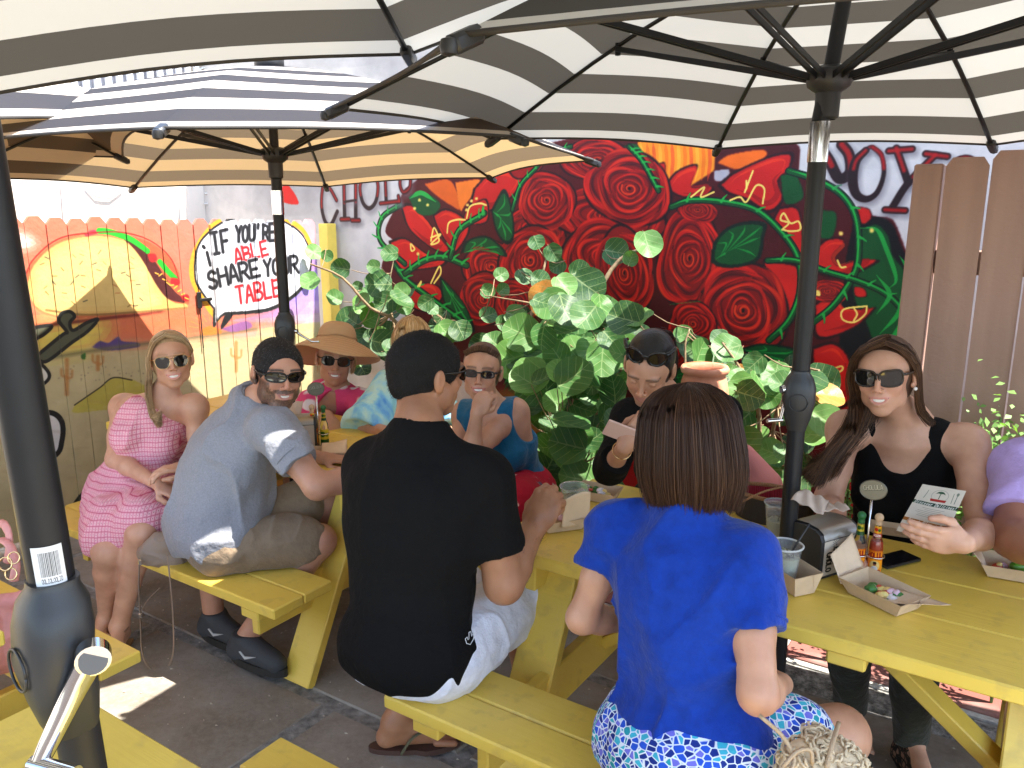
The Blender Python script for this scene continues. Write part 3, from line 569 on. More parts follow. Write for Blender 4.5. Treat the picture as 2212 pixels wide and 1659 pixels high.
for x, y, h in ((430, 1190, 110), (630, 1100, 40), (1520, 1060, 90)):
    FS([(x, y - h), (x, y + h)], 26, (.75, .45, .16), al=.8, soft=5); FS([(x, y), (x - 30, y - 10), (x - 34, y - 50)], 14, (.75, .45, .16), al=.8, soft=5); FS([(x, y + 10), (x + 30, y), (x + 34, y - 40)], 14, (.75, .45, .16), al=.8, soft=5)
FG([(480, 1370), (640, 1260), (730, 1200), (860, 1210), (1000, 1300), (960, 1400), (700, 1400), (480, 1420)], (.80, .72, .22)); FS([(480, 1370), (640, 1260), (730, 1195), (850, 1210)], 9, (.25, .22, .12)); FG([(520, 1050), (550, 1035), (548, 1075), (525, 1070)], (.15, .42, .08))
# taco
FG([(150, 560), (220, 440), (380, 310), (600, 265), (780, 275), (960, 320), (1080, 410), (1150, 520), (1160, 650), (1215, 690), (1180, 740), (900, 780), (500, 810), (340, 800), (220, 740)], (.78, .30, .14)); FG([(170, 600), (230, 460), (380, 330), (600, 285), (760, 300), (880, 360), (980, 520), (1040, 640), (1120, 710), (1200, 720), (1180, 750), (900, 770), (500, 790), (360, 795), (220, 720)], (.88, .66, .30))
FG([(200, 620), (260, 460), (400, 350), (600, 300), (760, 320), (860, 380), (960, 520), (1000, 640), (1040, 720), (800, 760), (500, 770), (320, 780), (230, 730)], (.93, .78, .42), soft=10); FG([(540, 270), (600, 245), (640, 260), (560, 285)], (.75, .1, .2))
FS([(800, 285), (900, 370), (980, 480), (1040, 580), (1100, 660), (1180, 700)], [30, 60, 75, 80, 70, 30], (.28, .05, .05), soft=3); FS([(640, 250), (700, 255), (780, 280), (850, 310), (950, 380)], 38, (.08, .72, .10)); FS([(1030, 450), (1080, 510), (1130, 560)], 36, (.08, .72, .10))
FG([(950, 400), (1000, 400), (1010, 440), (970, 450)], (.82, .04, .06)); FG([(1100, 550), (1150, 560), (1150, 600), (1100, 590)], (.82, .04, .06)); FG([(1160, 670), (1210, 660), (1215, 700), (1180, 700)], (.7, .04, .06)); FS([(300, 760), (560, 790), (900, 770), (1200, 745)], 14, (.55, .40, .16), al=.8); FS([(150, 560), (220, 430), (380, 300), (600, 262), (800, 262), (980, 320), (1100, 430), (1150, 560)], 8, (.62, .08, .05))
for k in range(34): x = rr.uniform(260, 900); y = rr.uniform(380, 740); a = rr.uniform(-1, 1); FS([(x, y), (x + 26 * math.cos(a), y + 26 * math.sin(a))], 8, [(.55, .42, .18), (.85, .50, .25), (.30, .30, .22)][k % 3], al=.8, smooth=False)
for k in range(9): x = 1000 + k * 24; y = 520 + k * 20; FS([(x, y), (x + 20, y + rr.uniform(-20, 20))], 8, (.95, .7, .15), smooth=False)
FG([(190, 860), (1000, 770), (980, 785), (520, 840), (200, 875)], (.42, .06, .04), soft=2)
# cartoon fingers holding it, and a speech balloon
def blob(P, c, ol=(.07, .07, .07), w=22): FG(P, c); FS(P + [P[0]], w, ol)
blob([(230, 1060), (400, 920), (430, 900), (380, 830), (400, 780), (450, 770), (480, 800), (450, 840), (470, 890), (560, 840), (630, 820), (560, 900), (460, 970), (300, 1090)], (.30, .31, .22)); blob([(60, 960), (160, 890), (330, 860), (280, 920), (180, 970), (80, 1040)], (.30, .31, .22))
blob([(80, 1040), (240, 1090), (320, 1180), (250, 1250), (60, 1280)], (.90, .88, .84)); blob([(60, 1500), (200, 1440), (330, 1420), (400, 1480), (400, 1600), (350, 1700), (100, 1800)], (.90, .88, .86), w=34)
FG([(370, 2240), (480, 2000), (640, 1840), (760, 1830), (700, 2040), (560, 2200), (400, 2260)], (.20, .21, .13)); FS([(370, 2250), (480, 2000), (640, 1840), (760, 1830)], 14, (.06, .06, .05))
FS([(1400, 820), (1330, 730), (1240, 560), (1250, 400), (1330, 260), (1430, 185), (1600, 165), (1800, 165), (1950, 250), (2020, 400)], 34, (.96, .62, .06)); bal = [(1260, 480), (1275, 360), (1340, 270), (1460, 190), (1600, 175), (1780, 180), (1920, 260), (1990, 380), (1990, 500), (1930, 610), (1840, 690), (1700, 750), (1480, 770), (1400, 760), (1330, 680), (1270, 580)]
FG([(x * 1.0 + 8, y + 22) for x, y in bal], (.09, .09, .10)); FS(bal + [bal[0]], 26, (.08, .08, .09)); FG([(1370, 740), (1480, 760), (1420, 810), (1370, 870)], (.09, .09, .1)); FG(bal, (.88, .88, .90)); FG([(1385, 730), (1450, 760), (1410, 800), (1385, 840)], (.88, .88, .9)); FG([(1420, 860), (1450, 790), (1500, 790), (1430, 880)], (.07, .07, .08))
def bt(s, a, b, h, c, w=21, sl=.08): text(FW.cv, s, a, b, h, w * .3359 * .9, c, M=lambda Q: FW.M([(x * .3359, 414.7 + y * .3359) for x, y in Q]), jit=7, bgw=w * .3359 * 1.35, bgc=(.62, .62, .65), slant=sl, soft=1.)
BK = (.075, .08, .10); RD = (.75, .04, .08)
FS([(1330, 390), (1350, 470)], 24, BK, smooth=False); FS([(1305, 350), (1312, 358)], 24, BK, smooth=False)
bt('IF', (1370, 400), (1500, 372), 130, BK); bt("YOU'RE", (1520, 325), (1775, 305), 100, BK); bt('ABLE', (1520, 460), (1740, 400), 90, RD, 16); bt('SHARE', (1350, 625), (1690, 535), 110, BK); bt('YOUR', (1700, 540), (1930, 510), 100, BK); bt('TABLE', (1530, 720), (1820, 660), 105, RD, 18); bt('!', (1825, 655), (1870, 650), 100, BK)
for k in range(240): x = rr.uniform(-600, 2200); y = rr.uniform(900, 2200); FS([(x, y), (x + rr.uniform(20, 90), y + rr.uniform(-12, 12))], rr.uniform(6, 16), (.70, .60, .40) if k % 2 else (.86, .79, .60), al=.25, soft=6, smooth=False)
for k in range(40): x = rr.uniform(300, 1250); y = rr.uniform(1120, 1220); FW.E(x * .3359, 414.7 + y * .3359, 1, 1, (.3, .25, .2))
lum_ = FW.cv.a.mean(2, keepdims=True); FW.cv.a = (lum_ + (FW.cv.a - lum_) * .84) * .86 + .05
M_FENCE = imat('fence_paint', FW.cv.image('fence_painting'), rough=.6, bump=.5, bscale=45)
fence = thing('painted_picket_fence', 'picket fence painted with a taco, a desert and a white speech balloon', 'fence', (*(FW.O), 0))
pw = .1085; k = 0; s = -1.95; rs = random.Random(9)
while s < 1.93:
    w = pw - .005; gate = s > .98 and s < 1.03; top = 1.705 - .02 * max(0, s) + rs.uniform(-.006, .006); off = rs.uniform(-.003, .003); tz = .02; V = []
    prof = [(0, .03), (w, .03), (w, top - .035), (w - .028, top), (.028, top), (0, top - .035)]
    fr = [np.array([*(FW.O + V2 * (s + a) + U2 * off), z]) for a, z in prof]; bk = [p - np.array([*U2, 0]) * tz for p in fr]; n = 6
    F = [list(range(6)), list(range(6, 12))[::-1]] + [[i + 6, (i + 1) % 6 + 6, (i + 1) % 6, i] for i in range(6)]
    V = fr + bk; ob = mesh('plank', V, F, M_FENCE, fence, uvs=FW.uvs(np.array(V))); s += pw + (.012 if abs(s - .93) < .05 else 0)
for z in (.45, 1.35): b = MB(); b.beam([*(FW.O - V2 * 2.0 - U2 * .045), z], [*(FW.O + V2 * 1.95 - U2 * .045), z], .04, .09); b.build('rail', mat('fence_wood', (.5, .42, .3), rough=.8, noise=.2), fence)
M_IRON = mat('dark_iron', (.05, .05, .05), rough=.45, metal=.8)
p = atp(428, 648, FW.O, U2) + np.array([*U2, 0]) * .012; lt = MB(); lt.box(p, (.03, .012, .10), ax=[[*V2, 0], [*U2, 0], [0, 0, 1]]); lt.beam(p + [0, 0, .0], p + np.array([*V2, 0]) * .09, .016, .02); lt.beam(p + np.array([*V2, 0]) * .06 + [0, 0, -.05], p + np.array([*V2, 0]) * .06 + [0, 0, .03], .012, .02); lt.tube([p + [0, .0, -.05], p + [0, 0, -.3]], .004); lt.build('latch', M_IRON, fence)
b = MB(); q = uv(0, 0); p0 = at(722, 800, 6.0); b.box((p0[0], p0[1], .82), (.09, .09, 1.64), ax=[[*U2, 0], [*V2, 0], [0, 0, 1]]); tag(b.build('fence_post', mat('yellow_post', (.86, .62, .10), rough=.55, noise=.1, nscale=8)), 'yellow post between the painted fence and the mural wall', 'post')
# ------------------------------------------------------------------ brown board fence at the right
M_BROWN = mat('brown_boards', rough=.6, fn=lambda c, s: mixc(c, ramp(c, tex(c, 'ShaderNodeTexNoise', 2., stretch=(8, 8, .6), i_Detail=6.0).outputs[0], [(.4, (0, 0, 0)), (.7, (.6, .6, .6))]), (.38, .235, .175), (.29, .17, .125)), bump=.3, bscale=70)
bf = thing('board_fence', 'brown painted board fence with a square post at the right edge', 'fence', (1.6, 3.1, 0)); B0 = np.array([1.575, 3.12])
b = MB(); b.box((B0[0], B0[1], .955), (.098, .098, 1.91), ax=[[*U2, 0], [*V2, 0], [0, 0, 1]], ch=.006); b.build('post', M_BROWN, bf); s = .058; k = 0
while s < 1.6:
    w = .138; top = 1.93 + (.02 if k % 2 else 0); pr = [(0, .04), (w, .04), (w, top - .03), (w - .02, top), (.02, top), (0, top - .03)]; off = .0 if k % 2 else .008
    fr = [np.array([*(B0 - V2 * (.045 + off) + U2 * (s + a)), z]) for a, z in pr]; bk = [p + np.array([*V2, 0]) * .02 for p in fr]
    mesh('plank', fr + bk, [list(range(6)), list(range(6, 12))[::-1]] + [[i + 6, (i + 1) % 6 + 6, (i + 1) % 6, i] for i in range(6)], M_BROWN, bf); s += w + (.006 if k else .008); k += 1
for z in (.5, 1.55): b = MB(); b.beam([*(B0 + U2 * .05), z], [*(B0 + U2 * 1.7), z], .04, .09); b.build('rail', M_BROWN, bf)
# ------------------------------------------------------------------ picnic tables
def f_yellow(c, s):
    n = tex(c, 'ShaderNodeTexNoise', 3., i_Detail=6.0); st = tex(c, 'ShaderNodeTexNoise', 6., stretch=(.4, 9, 9), i_Detail=5.0); g = tex(c, 'ShaderNodeTexNoise', 55., i_Detail=3.0)
    bumpn(c, st.outputs[0], .35, .003); bumpn(c, g.outputs[0], .12, .002)
    b = ramp(c, n.outputs[0], [(.3, (.70, .475, .065)), (.55, (.77, .535, .085)), (.75, (.81, .575, .12))])
    v = tex(c, 'ShaderNodeTexVoronoi', 9., i_Randomness=1.0); k = ramp(c, v.outputs['Distance'], [(0, (.8, .8, .8)), (.022, (0, 0, 0))])
    ge = c['node']('ShaderNodeNewGeometry'); ed = ramp(c, ge.outputs['Pointiness'], [(.58, (0, 0, 0)), (.66, (.5, .5, .5))])
    m = tex(c, 'ShaderNodeTexNoise', 18., i_Detail=4.0); mm = ramp(c, m.outputs[0], [(.56, (0, 0, 0)), (.68, (1, 1, 1))]); w = c['node']('ShaderNodeMath', operation='MULTIPLY'); c['L'].new(ed, w.inputs[0]); c['L'].new(mm, w.inputs[1])
    return mixc(c, w.outputs[0], mixc(c, k, b, (.30, .2, .05)), (.35, .22, .08))
M_YEL = mat('yellow_paint', rough=.42, fn=f_yellow, spec=.5)
def picnic(label, O, ha, hb, fl, fr_, bl=None, br=None, group='yellow picnic tables'):
    """O pole foot; top runs from -ha to hb along the long direction"""
    t = thing('picnic_table', label, 'picnic table', (O[0], O[1], 0), ANG, group); bl = bl if bl is not None else -ha - .02; br = br if br is not None else hb - .12
    def box(name, x0, x1, y0, y1, z0, z1, ch=.005):
        b = MB(); b.box(((x0 + x1) / 2, (y0 + y1) / 2, (z0 + z1) / 2), (x1 - x0, y1 - y0, z1 - z0), ch=ch); return b.build(name, M_YEL, t, world=False)
    for k in range(3): y = -.355 + k * .2375; box('tabletop_plank', -ha + random.uniform(-.003, .003), hb, y, y + .235, .711, .75 + random.uniform(-.001, .001))
    for s in (-1, 1):
        for k in range(2): y = s * .775 - (0 if s > 0 else 0); a = (y - .135 * (k + 1) + .0, y - .135 * k) if s > 0 else (y + .135 * k, y + .135 * (k + 1)); box('seat_plank', bl, br, a[0] + .002, a[1] - .002, .401, .44)
        for x in (bl + .14, br - .14): box('seat_cleat', x - .045, x + .045, s * .64 - .125, s * .64 + .125, .362, .4005)
    for x in (fl, fr_):
        sg = 1 if x > 0 else -1
        for s in (-1, 1): b = MB(); b.beam((x, s * .20, .71), (x, s * .56, .0), .04, .14, up=(1, 0, 0)); o = b.build('leg', M_YEL, t, world=False)
        box('seat_beam', x - sg * .042 - .019, x - sg * .042 + .019, -.70, .70, .255, .40); box('top_cleat', x + sg * .042 - .019, x + sg * .042 + .019, -.33, .33, .62, .7105)
        b = MB(); b.beam((x - sg * .06, 0, .33), (x - sg * .52, 0, .69), .085, .038); b.build('brace', M_YEL, t, world=False)
    box('top_cleat', .19, .28, -.34, .34, .672, .7105)
    for x in (fl + .0, fr_):
        for s in (-1, 1): b = MB(); b.lathe([(.0, .008), (.008, .007), (.011, 0)], n=8, ax=[[0, 0, 1], [0, 1, 0], [-1, 0, 0]], o=(x + (.067 if x > 0 else .0), s * .30, .38)); b.build('bolt', M_IRON, t, world=False)
    return t
picnic('yellow picnic table in front at the right with drinks and a napkin box', T1, .81, .98, -.62, .64, bl=-.86, br=1.0)
picnic('yellow picnic table farther back under the sunlit parasol', T2, .90, .908, -.60, .60, bl=-.80, br=.755)
picnic('yellow picnic table at the lower left, its top cut by the picture corner', T4, .765, .95, -.55, .62, bl=-.61, br=1.0)
picnic('yellow picnic table at the left edge with the pink handbag on its bench', T4 - U2 * 2.03 + V2 * .04, .9, .9, -.6, .6, bl=-.8, br=.75)
# ------------------------------------------------------------------ striped parasols
M_BLK = mat('black_enamel', (.010, .010, .011), rough=.42, spec=.35, noise=.15, nscale=30)
M_PLAS = mat('black_plastic', (.022, .022, .023), rough=.42, bump=.06, bscale=600)
M_CHR = mat('chrome', (.62, .62, .64), rough=.10, metal=1.0)
M_BIND = mat('canopy_binding', (.045, .04, .035), rough=.8)
def stripemat(name, light, dark, tl, td, ph=0.06, per=.225):
    def fn(c, s):
        u = c['node']('ShaderNodeUVMap'); sp = c['node']('ShaderNodeSeparateXYZ'); c['L'].new(u.outputs[0], sp.inputs[0])
        a = c['node']('ShaderNodeMath', operation='ADD', i_1=ph); c['L'].new(sp.outputs[1], a.inputs[0]); m = c['node']('ShaderNodeMath', operation='MODULO', i_1=per); c['L'].new(a.outputs[0], m.inputs[0])
        g_ = c['node']('ShaderNodeMath', operation='GREATER_THAN', i_1=per / 2); c['L'].new(m.outputs[0], g_.inputs[0])
        wv = tex(c, 'ShaderNodeTexNoise', 300., coord='UV', stretch=(3, 1, 1), i_Detail=2.0); n = tex(c, 'ShaderNodeTexNoise', 5., i_Detail=4.0)
        bumpn(c, n.outputs[0], .25, .01); bumpn(c, wv.outputs[0], .08, .001)
        col = mixc(c, g_.outputs[0], light, dark); tcol = mixc(c, g_.outputs[0], tl, td)
        tr = c['node']('ShaderNodeBsdfTranslucent'); c['L'].new(tcol, tr.inputs[0]); ms = c['node']('ShaderNodeMixShader', i_0=.30)
        c['L'].new(c['bsdf'].outputs[0], ms.inputs[1]); c['L'].new(tr.outputs[0], ms.inputs[2]); c['L'].new(ms.outputs[0], c['out'].inputs[0]); return col
    return mat(name, rough=.85, fn=fn, spec=.15)
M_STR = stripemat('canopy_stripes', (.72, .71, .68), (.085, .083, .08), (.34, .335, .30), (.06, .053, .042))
M_STR2 = stripemat('canopy_stripes_sun_tint', (.62, .55, .46), (.040, .040, .045), (.44, .29, .13), (.20, .14, .08))  # same fabric, with the sun's glow and warm bounce tinted into its colours
def parasol(label, base, apex, hubz, R, rimz, amp, azt, ph, chz, crz, crank_az, m, cc=None, hsz=.72, dz=None, lean=(0, 0)):
    """base: pole foot xy; cc: canopy centre xy; the rim is tilted by amp towards azt"""
    cc = np.array(cc if cc is not None else base, float); t = thing('striped_parasol', label, 'parasol', (base[0], base[1], 0), 0, 'black and white striped parasols')
    B = np.array([base[0], base[1], 0.]); A = np.array([cc[0], cc[1], apex]); tips = []
    for k in range(8):
        th = R_(ph + 45 * k); tips.append(np.array([cc[0] + R * math.cos(th), cc[1] + R * math.sin(th), rimz + amp * math.cos(th - R_(azt)) + (dz[k] if dz else 0)]))
    jz = chz + .04; H = np.array([B[0] + (cc[0] - B[0]) * (hubz - jz) / (apex - jz), B[1] + (cc[1] - B[1]) * (hubz - jz) / (apex - jz), hubz])
    Bz = lambda z: B + np.array([lean[0] * (z - 1.25), lean[1] * (z - 1.25), z])
    b = MB(); b.tube([Bz(.02), Bz(chz - .045)], .0235, n=20); b.build('lower_pole', M_BLK, t, smooth=True, auto=40)
    b = MB(); b.tube([Bz(chz - .045), Bz(chz + .055)], .0255, n=20); b.build('tilt_sleeve', M_CHR, t, smooth=True, auto=40)
    b = MB(); b.tube([Bz(chz + .055), H], .0225, n=20); b.tube([H, A + [0, 0, .03]], .019, n=16); b.build('upper_pole', M_BLK, t, smooth=True, auto=40)
    b = MB(); b.lathe([(.022, -.10), (.030, -.095), (.031, -.035), (.052, -.02), (.058, 0), (.056, .02), (.040, .028), (.024, .03)], o=H, n=24); b.build('hub', M_PLAS, t, smooth=True, auto=50)
    b = MB(); b.lathe([(.0, .09), (.02, .085), (.045, .05), (.06, .03), (.06, .0), (.03, -.03)], o=A, n=20); b.build('finial', M_PLAS, t, smooth=True)
    def ribp(k, a): p = A + (tips[k] - A) * a; return p + np.array([0, 0, .055 * math.sin(math.pi * a)])
    for k in range(8):
        rp = [ribp(k, a) - [0, 0, .012] for a in np.linspace(.03, 1.0, 9)]; b = MB(); b.tube(rp, .0085, n=8, flat=.7); rb = b.build('rib', M_BLK, t, smooth=True)
        d = nrm(tips[k] - ribp(k, .9)); b = MB(); b.beam(tips[k] - d * .045 - [0, 0, .012], tips[k] + d * .018 - [0, 0, .010], .030, .028, ch=.007); b.lathe([(0, .014), (.012, .01), (.014, 0), (.012, -.01), (0, -.014)], o=tips[k] + d * .02 - np.array([0, 0, .01]), n=10); b.build('rib_cap', M_PLAS, rb, smooth=True, auto=40)
        j = ribp(k, .56) - np.array([0, 0, .022]); dh = nrm([*(tips[k] - A)[:2], 0]); h0 = H + dh * .048; sd = np.array([-dh[1], dh[0], 0]) * .011
        b = MB()
        for s_ in (-1, 1): b.beam(h0 + sd * s_, j + sd * s_, .006, .016, ch=.002)
        b.lathe([(.0, .02), (.009, .018), (.009, -.018), (0, -.02)], o=j, ax=[[0, 0, 1], [0, 1, 0], [-dh[1] * 0 + 1, 0, 0]] if 0 else None, n=8); b.build('strut', M_BLK, t, auto=40)
    seam_rng = random.Random(int(ph * 10))
    for k in range(8):
        n_, q_ = 13, 11; P = np.zeros((n_, q_, 3)); UVc = np.zeros((n_, q_, 2)); L = np.linalg.norm((tips[k] + tips[(k + 1) % 8]) / 2 - A)
        for i, a in enumerate(np.linspace(.025, 1, n_)):
            pa, pb = ribp(k, a), ribp((k + 1) % 8, a)
            for j_, f in enumerate(np.linspace(0, 1, q_)):
                p = pa * (1 - f) + pb * f; sg = math.sin(math.pi * f); p = p + (A + [0, 0, -.0] - p) * (.036 * sg * a ** 2) ; p[2] += .0 + .004 * math.sin(9 * a + k) * sg; P[i, j_] = p; UVc[i, j_] = (f * a, (1 - a) * L)
        b = MB(); b.grid(P, uvs=UVc); b.build('canopy_panel', m, t, smooth=True)
        b = MB(); e = P[-1]; b.tube(e, .005, n=6, flat=1.0); b.build('canopy_binding', M_BIND, t, smooth=True)
    # crank housing
    ca, sa = math.cos(R_(crank_az)), math.sin(R_(crank_az)); fx = np.array([ca, sa, 0]); fy = np.array([-sa, ca, 0]); C0 = B + [0, 0, crz]; b = MB(); V = []; ZZ = [(-.115, .026, .026), (-.10, .036, .034), (-.06, .047, .040), (0, .056, .044), (.05, .056, .044), (.085, .046, .040), (.105, .032, .030), (.115, .026, .026)]; n = 24; ZZ = [(z * hsz, max(.0255, ry * (hsz * .8 + .2)), max(.0255, rx * (hsz * .8 + .2))) for z, ry, rx in ZZ]
    for z, ry, rx in ZZ:
        for i in range(n):
            a = i * 2 * math.pi / n; cx_, cy_ = math.cos(a), math.sin(a); e_ = .75; V.append(C0 + fx * (rx * math.copysign(abs(cx_) ** e_, cx_) + .012 * (1 - abs(z) / .115)) + fy * ry * math.copysign(abs(cy_) ** e_, cy_) + [0, 0, z])
    F = [[i * n + j, i * n + (j + 1) % n, (i + 1) * n + (j + 1) % n, (i + 1) * n + j] for i in range(len(ZZ) - 1) for j in range(n)] + [list(range(n))[::-1], list(range((len(ZZ) - 1) * n, len(ZZ) * n))]
    b.add(V, F); hs = b.build('crank_housing', M_PLAS, t, smooth=True, auto=60)
    b = MB(); rr_ = [C0 + fx * (.0575 * (hsz * .8 + .2)) + fy * .024 * math.cos(a) + np.array([0, 0, .024 * math.sin(a)]) for a in np.linspace(0, 2 * math.pi, 24)]; b.tube(rr_, .0016, n=6); b.build('housing_ring', M_PLAS, hs, smooth=True)
    return t, C0, fx, fy, hs
def crank(C0, ax, down, side, hs, t, ln=.13, base=.05, kn=.045, w=1.):
    """ax: axle direction, down: arm direction, side: knob direction"""
    ax, down, side = nrm(ax), nrm(down), nrm(side); p0 = C0 + ax * base; b = MB(); b.tube([C0 + ax * .03, p0 + ax * .004], .013 * w, n=20); p1 = p0 + down * ln + ax * .01
    b.tube([p0 - down * .004 - ax * .006, p0 + ax * .012], .0155 * w, n=20); b.tube(spl([p0 + ax * .002, p0 + down * ln * .35 + ax * .0, p0 + down * ln * .8 + ax * .006, p1], 10), np.linspace(.0125, .0075, 10) * w, n=14, flat=.8, up=ax); b.build('crank_arm', M_CHR, hs, smooth=True, auto=40)
    b = MB(); b.tube([p0 + ax * .0125, p0 + ax * .0135], .0125 * w, n=20); b.build('axle_cap', mat('cap_grey', (.10, .10, .105), rough=.6), hs)
    b = MB(); b.tube([p1 - side * .008, p1 + side * kn], .0085 * w, n=14); b.build('crank_knob', M_CHR, hs, smooth=True, auto=40)
t_, C0, fx, fy, hs = parasol('large striped parasol over the right table, seen from below', T1, 2.46, 2.07, 1.31, 1.985, .016, 160, 45, 1.91, 1.235, 250, M_STR, cc=(.85, 2.15)); crank(C0 + np.array([0, 0, .03]), (-1, -.2, 0), (0, 0, -1), (-1, -.3, 0), hs, t_, ln=.085, base=.042, kn=.04, w=.7)
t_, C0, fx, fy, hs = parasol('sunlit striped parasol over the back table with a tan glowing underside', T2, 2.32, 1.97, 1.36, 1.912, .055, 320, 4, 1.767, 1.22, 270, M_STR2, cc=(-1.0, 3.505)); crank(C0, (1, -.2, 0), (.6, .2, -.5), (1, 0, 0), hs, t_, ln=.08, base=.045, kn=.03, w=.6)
t_, C0, fx, fy, hs = parasol('striped parasol overhead at the left, its black pole nearest the camera', T4, 2.52, 2.2, 1.36, 2.067, .18, 10, 79.6, 1.99, 1.262, 230, M_STR, hsz=.80, lean=(-.036, 0))
crank(C0 + np.array([.030, -.005, .012]), (.55, -.83, .12), (-.46, -.20, -.87), (.95, -.3, 0), hs, t_, ln=.125, base=.040, kn=.05, w=1.15)
b = MB(); P = [[T4[0] - .036 * (z - 1.25) + .0245 * math.cos(a), T4[1] + .0245 * math.sin(a), z] for z in (1.352, 1.398) for a in np.linspace(R_(-95), R_(-22), 14)]; b.grid(np.array(P).reshape(2, 14, 3)[::-1] if 0 else np.array(P).reshape(2, 14, 3))
cvb = Canvas(190, 100, (.85, .85, .86)); rb = random.Random(4); x = 40
while x < 160: w_ = rb.choice([2, 3, 5]); cvb.a[14:74, x:x + w_] = .08; x += w_ + rb.choice([2, 3, 4])
text(cvb, 'OOLIOLOOLIO'[:11], (40, 90), (165, 90), 11, 2., (.2, .2, .2)); b.build('barcode_label', imat('barcode', cvb.image('barcode'), bump=0), t_)
parasol('striped parasol added out of view past the right edge to shade the right table', T1 + U2 * 2.15 - V2 * .05, 2.46, 2.07, 1.32, 2.0, .0, 0, 50, 1.9, 1.235, 250, M_STR)  # unseen parasol, added to cast shade on the right table and bricks
parasol('striped parasol at the far left edge with its sunlit top showing', (-2.58, 2.73), 2.47, 2.08, 1.36, 1.97, .0, 0, 10, 1.85, 1.25, 270, M_STR2, dz=[.08, .01, 0, 0, 0, 0, 0, -.03])
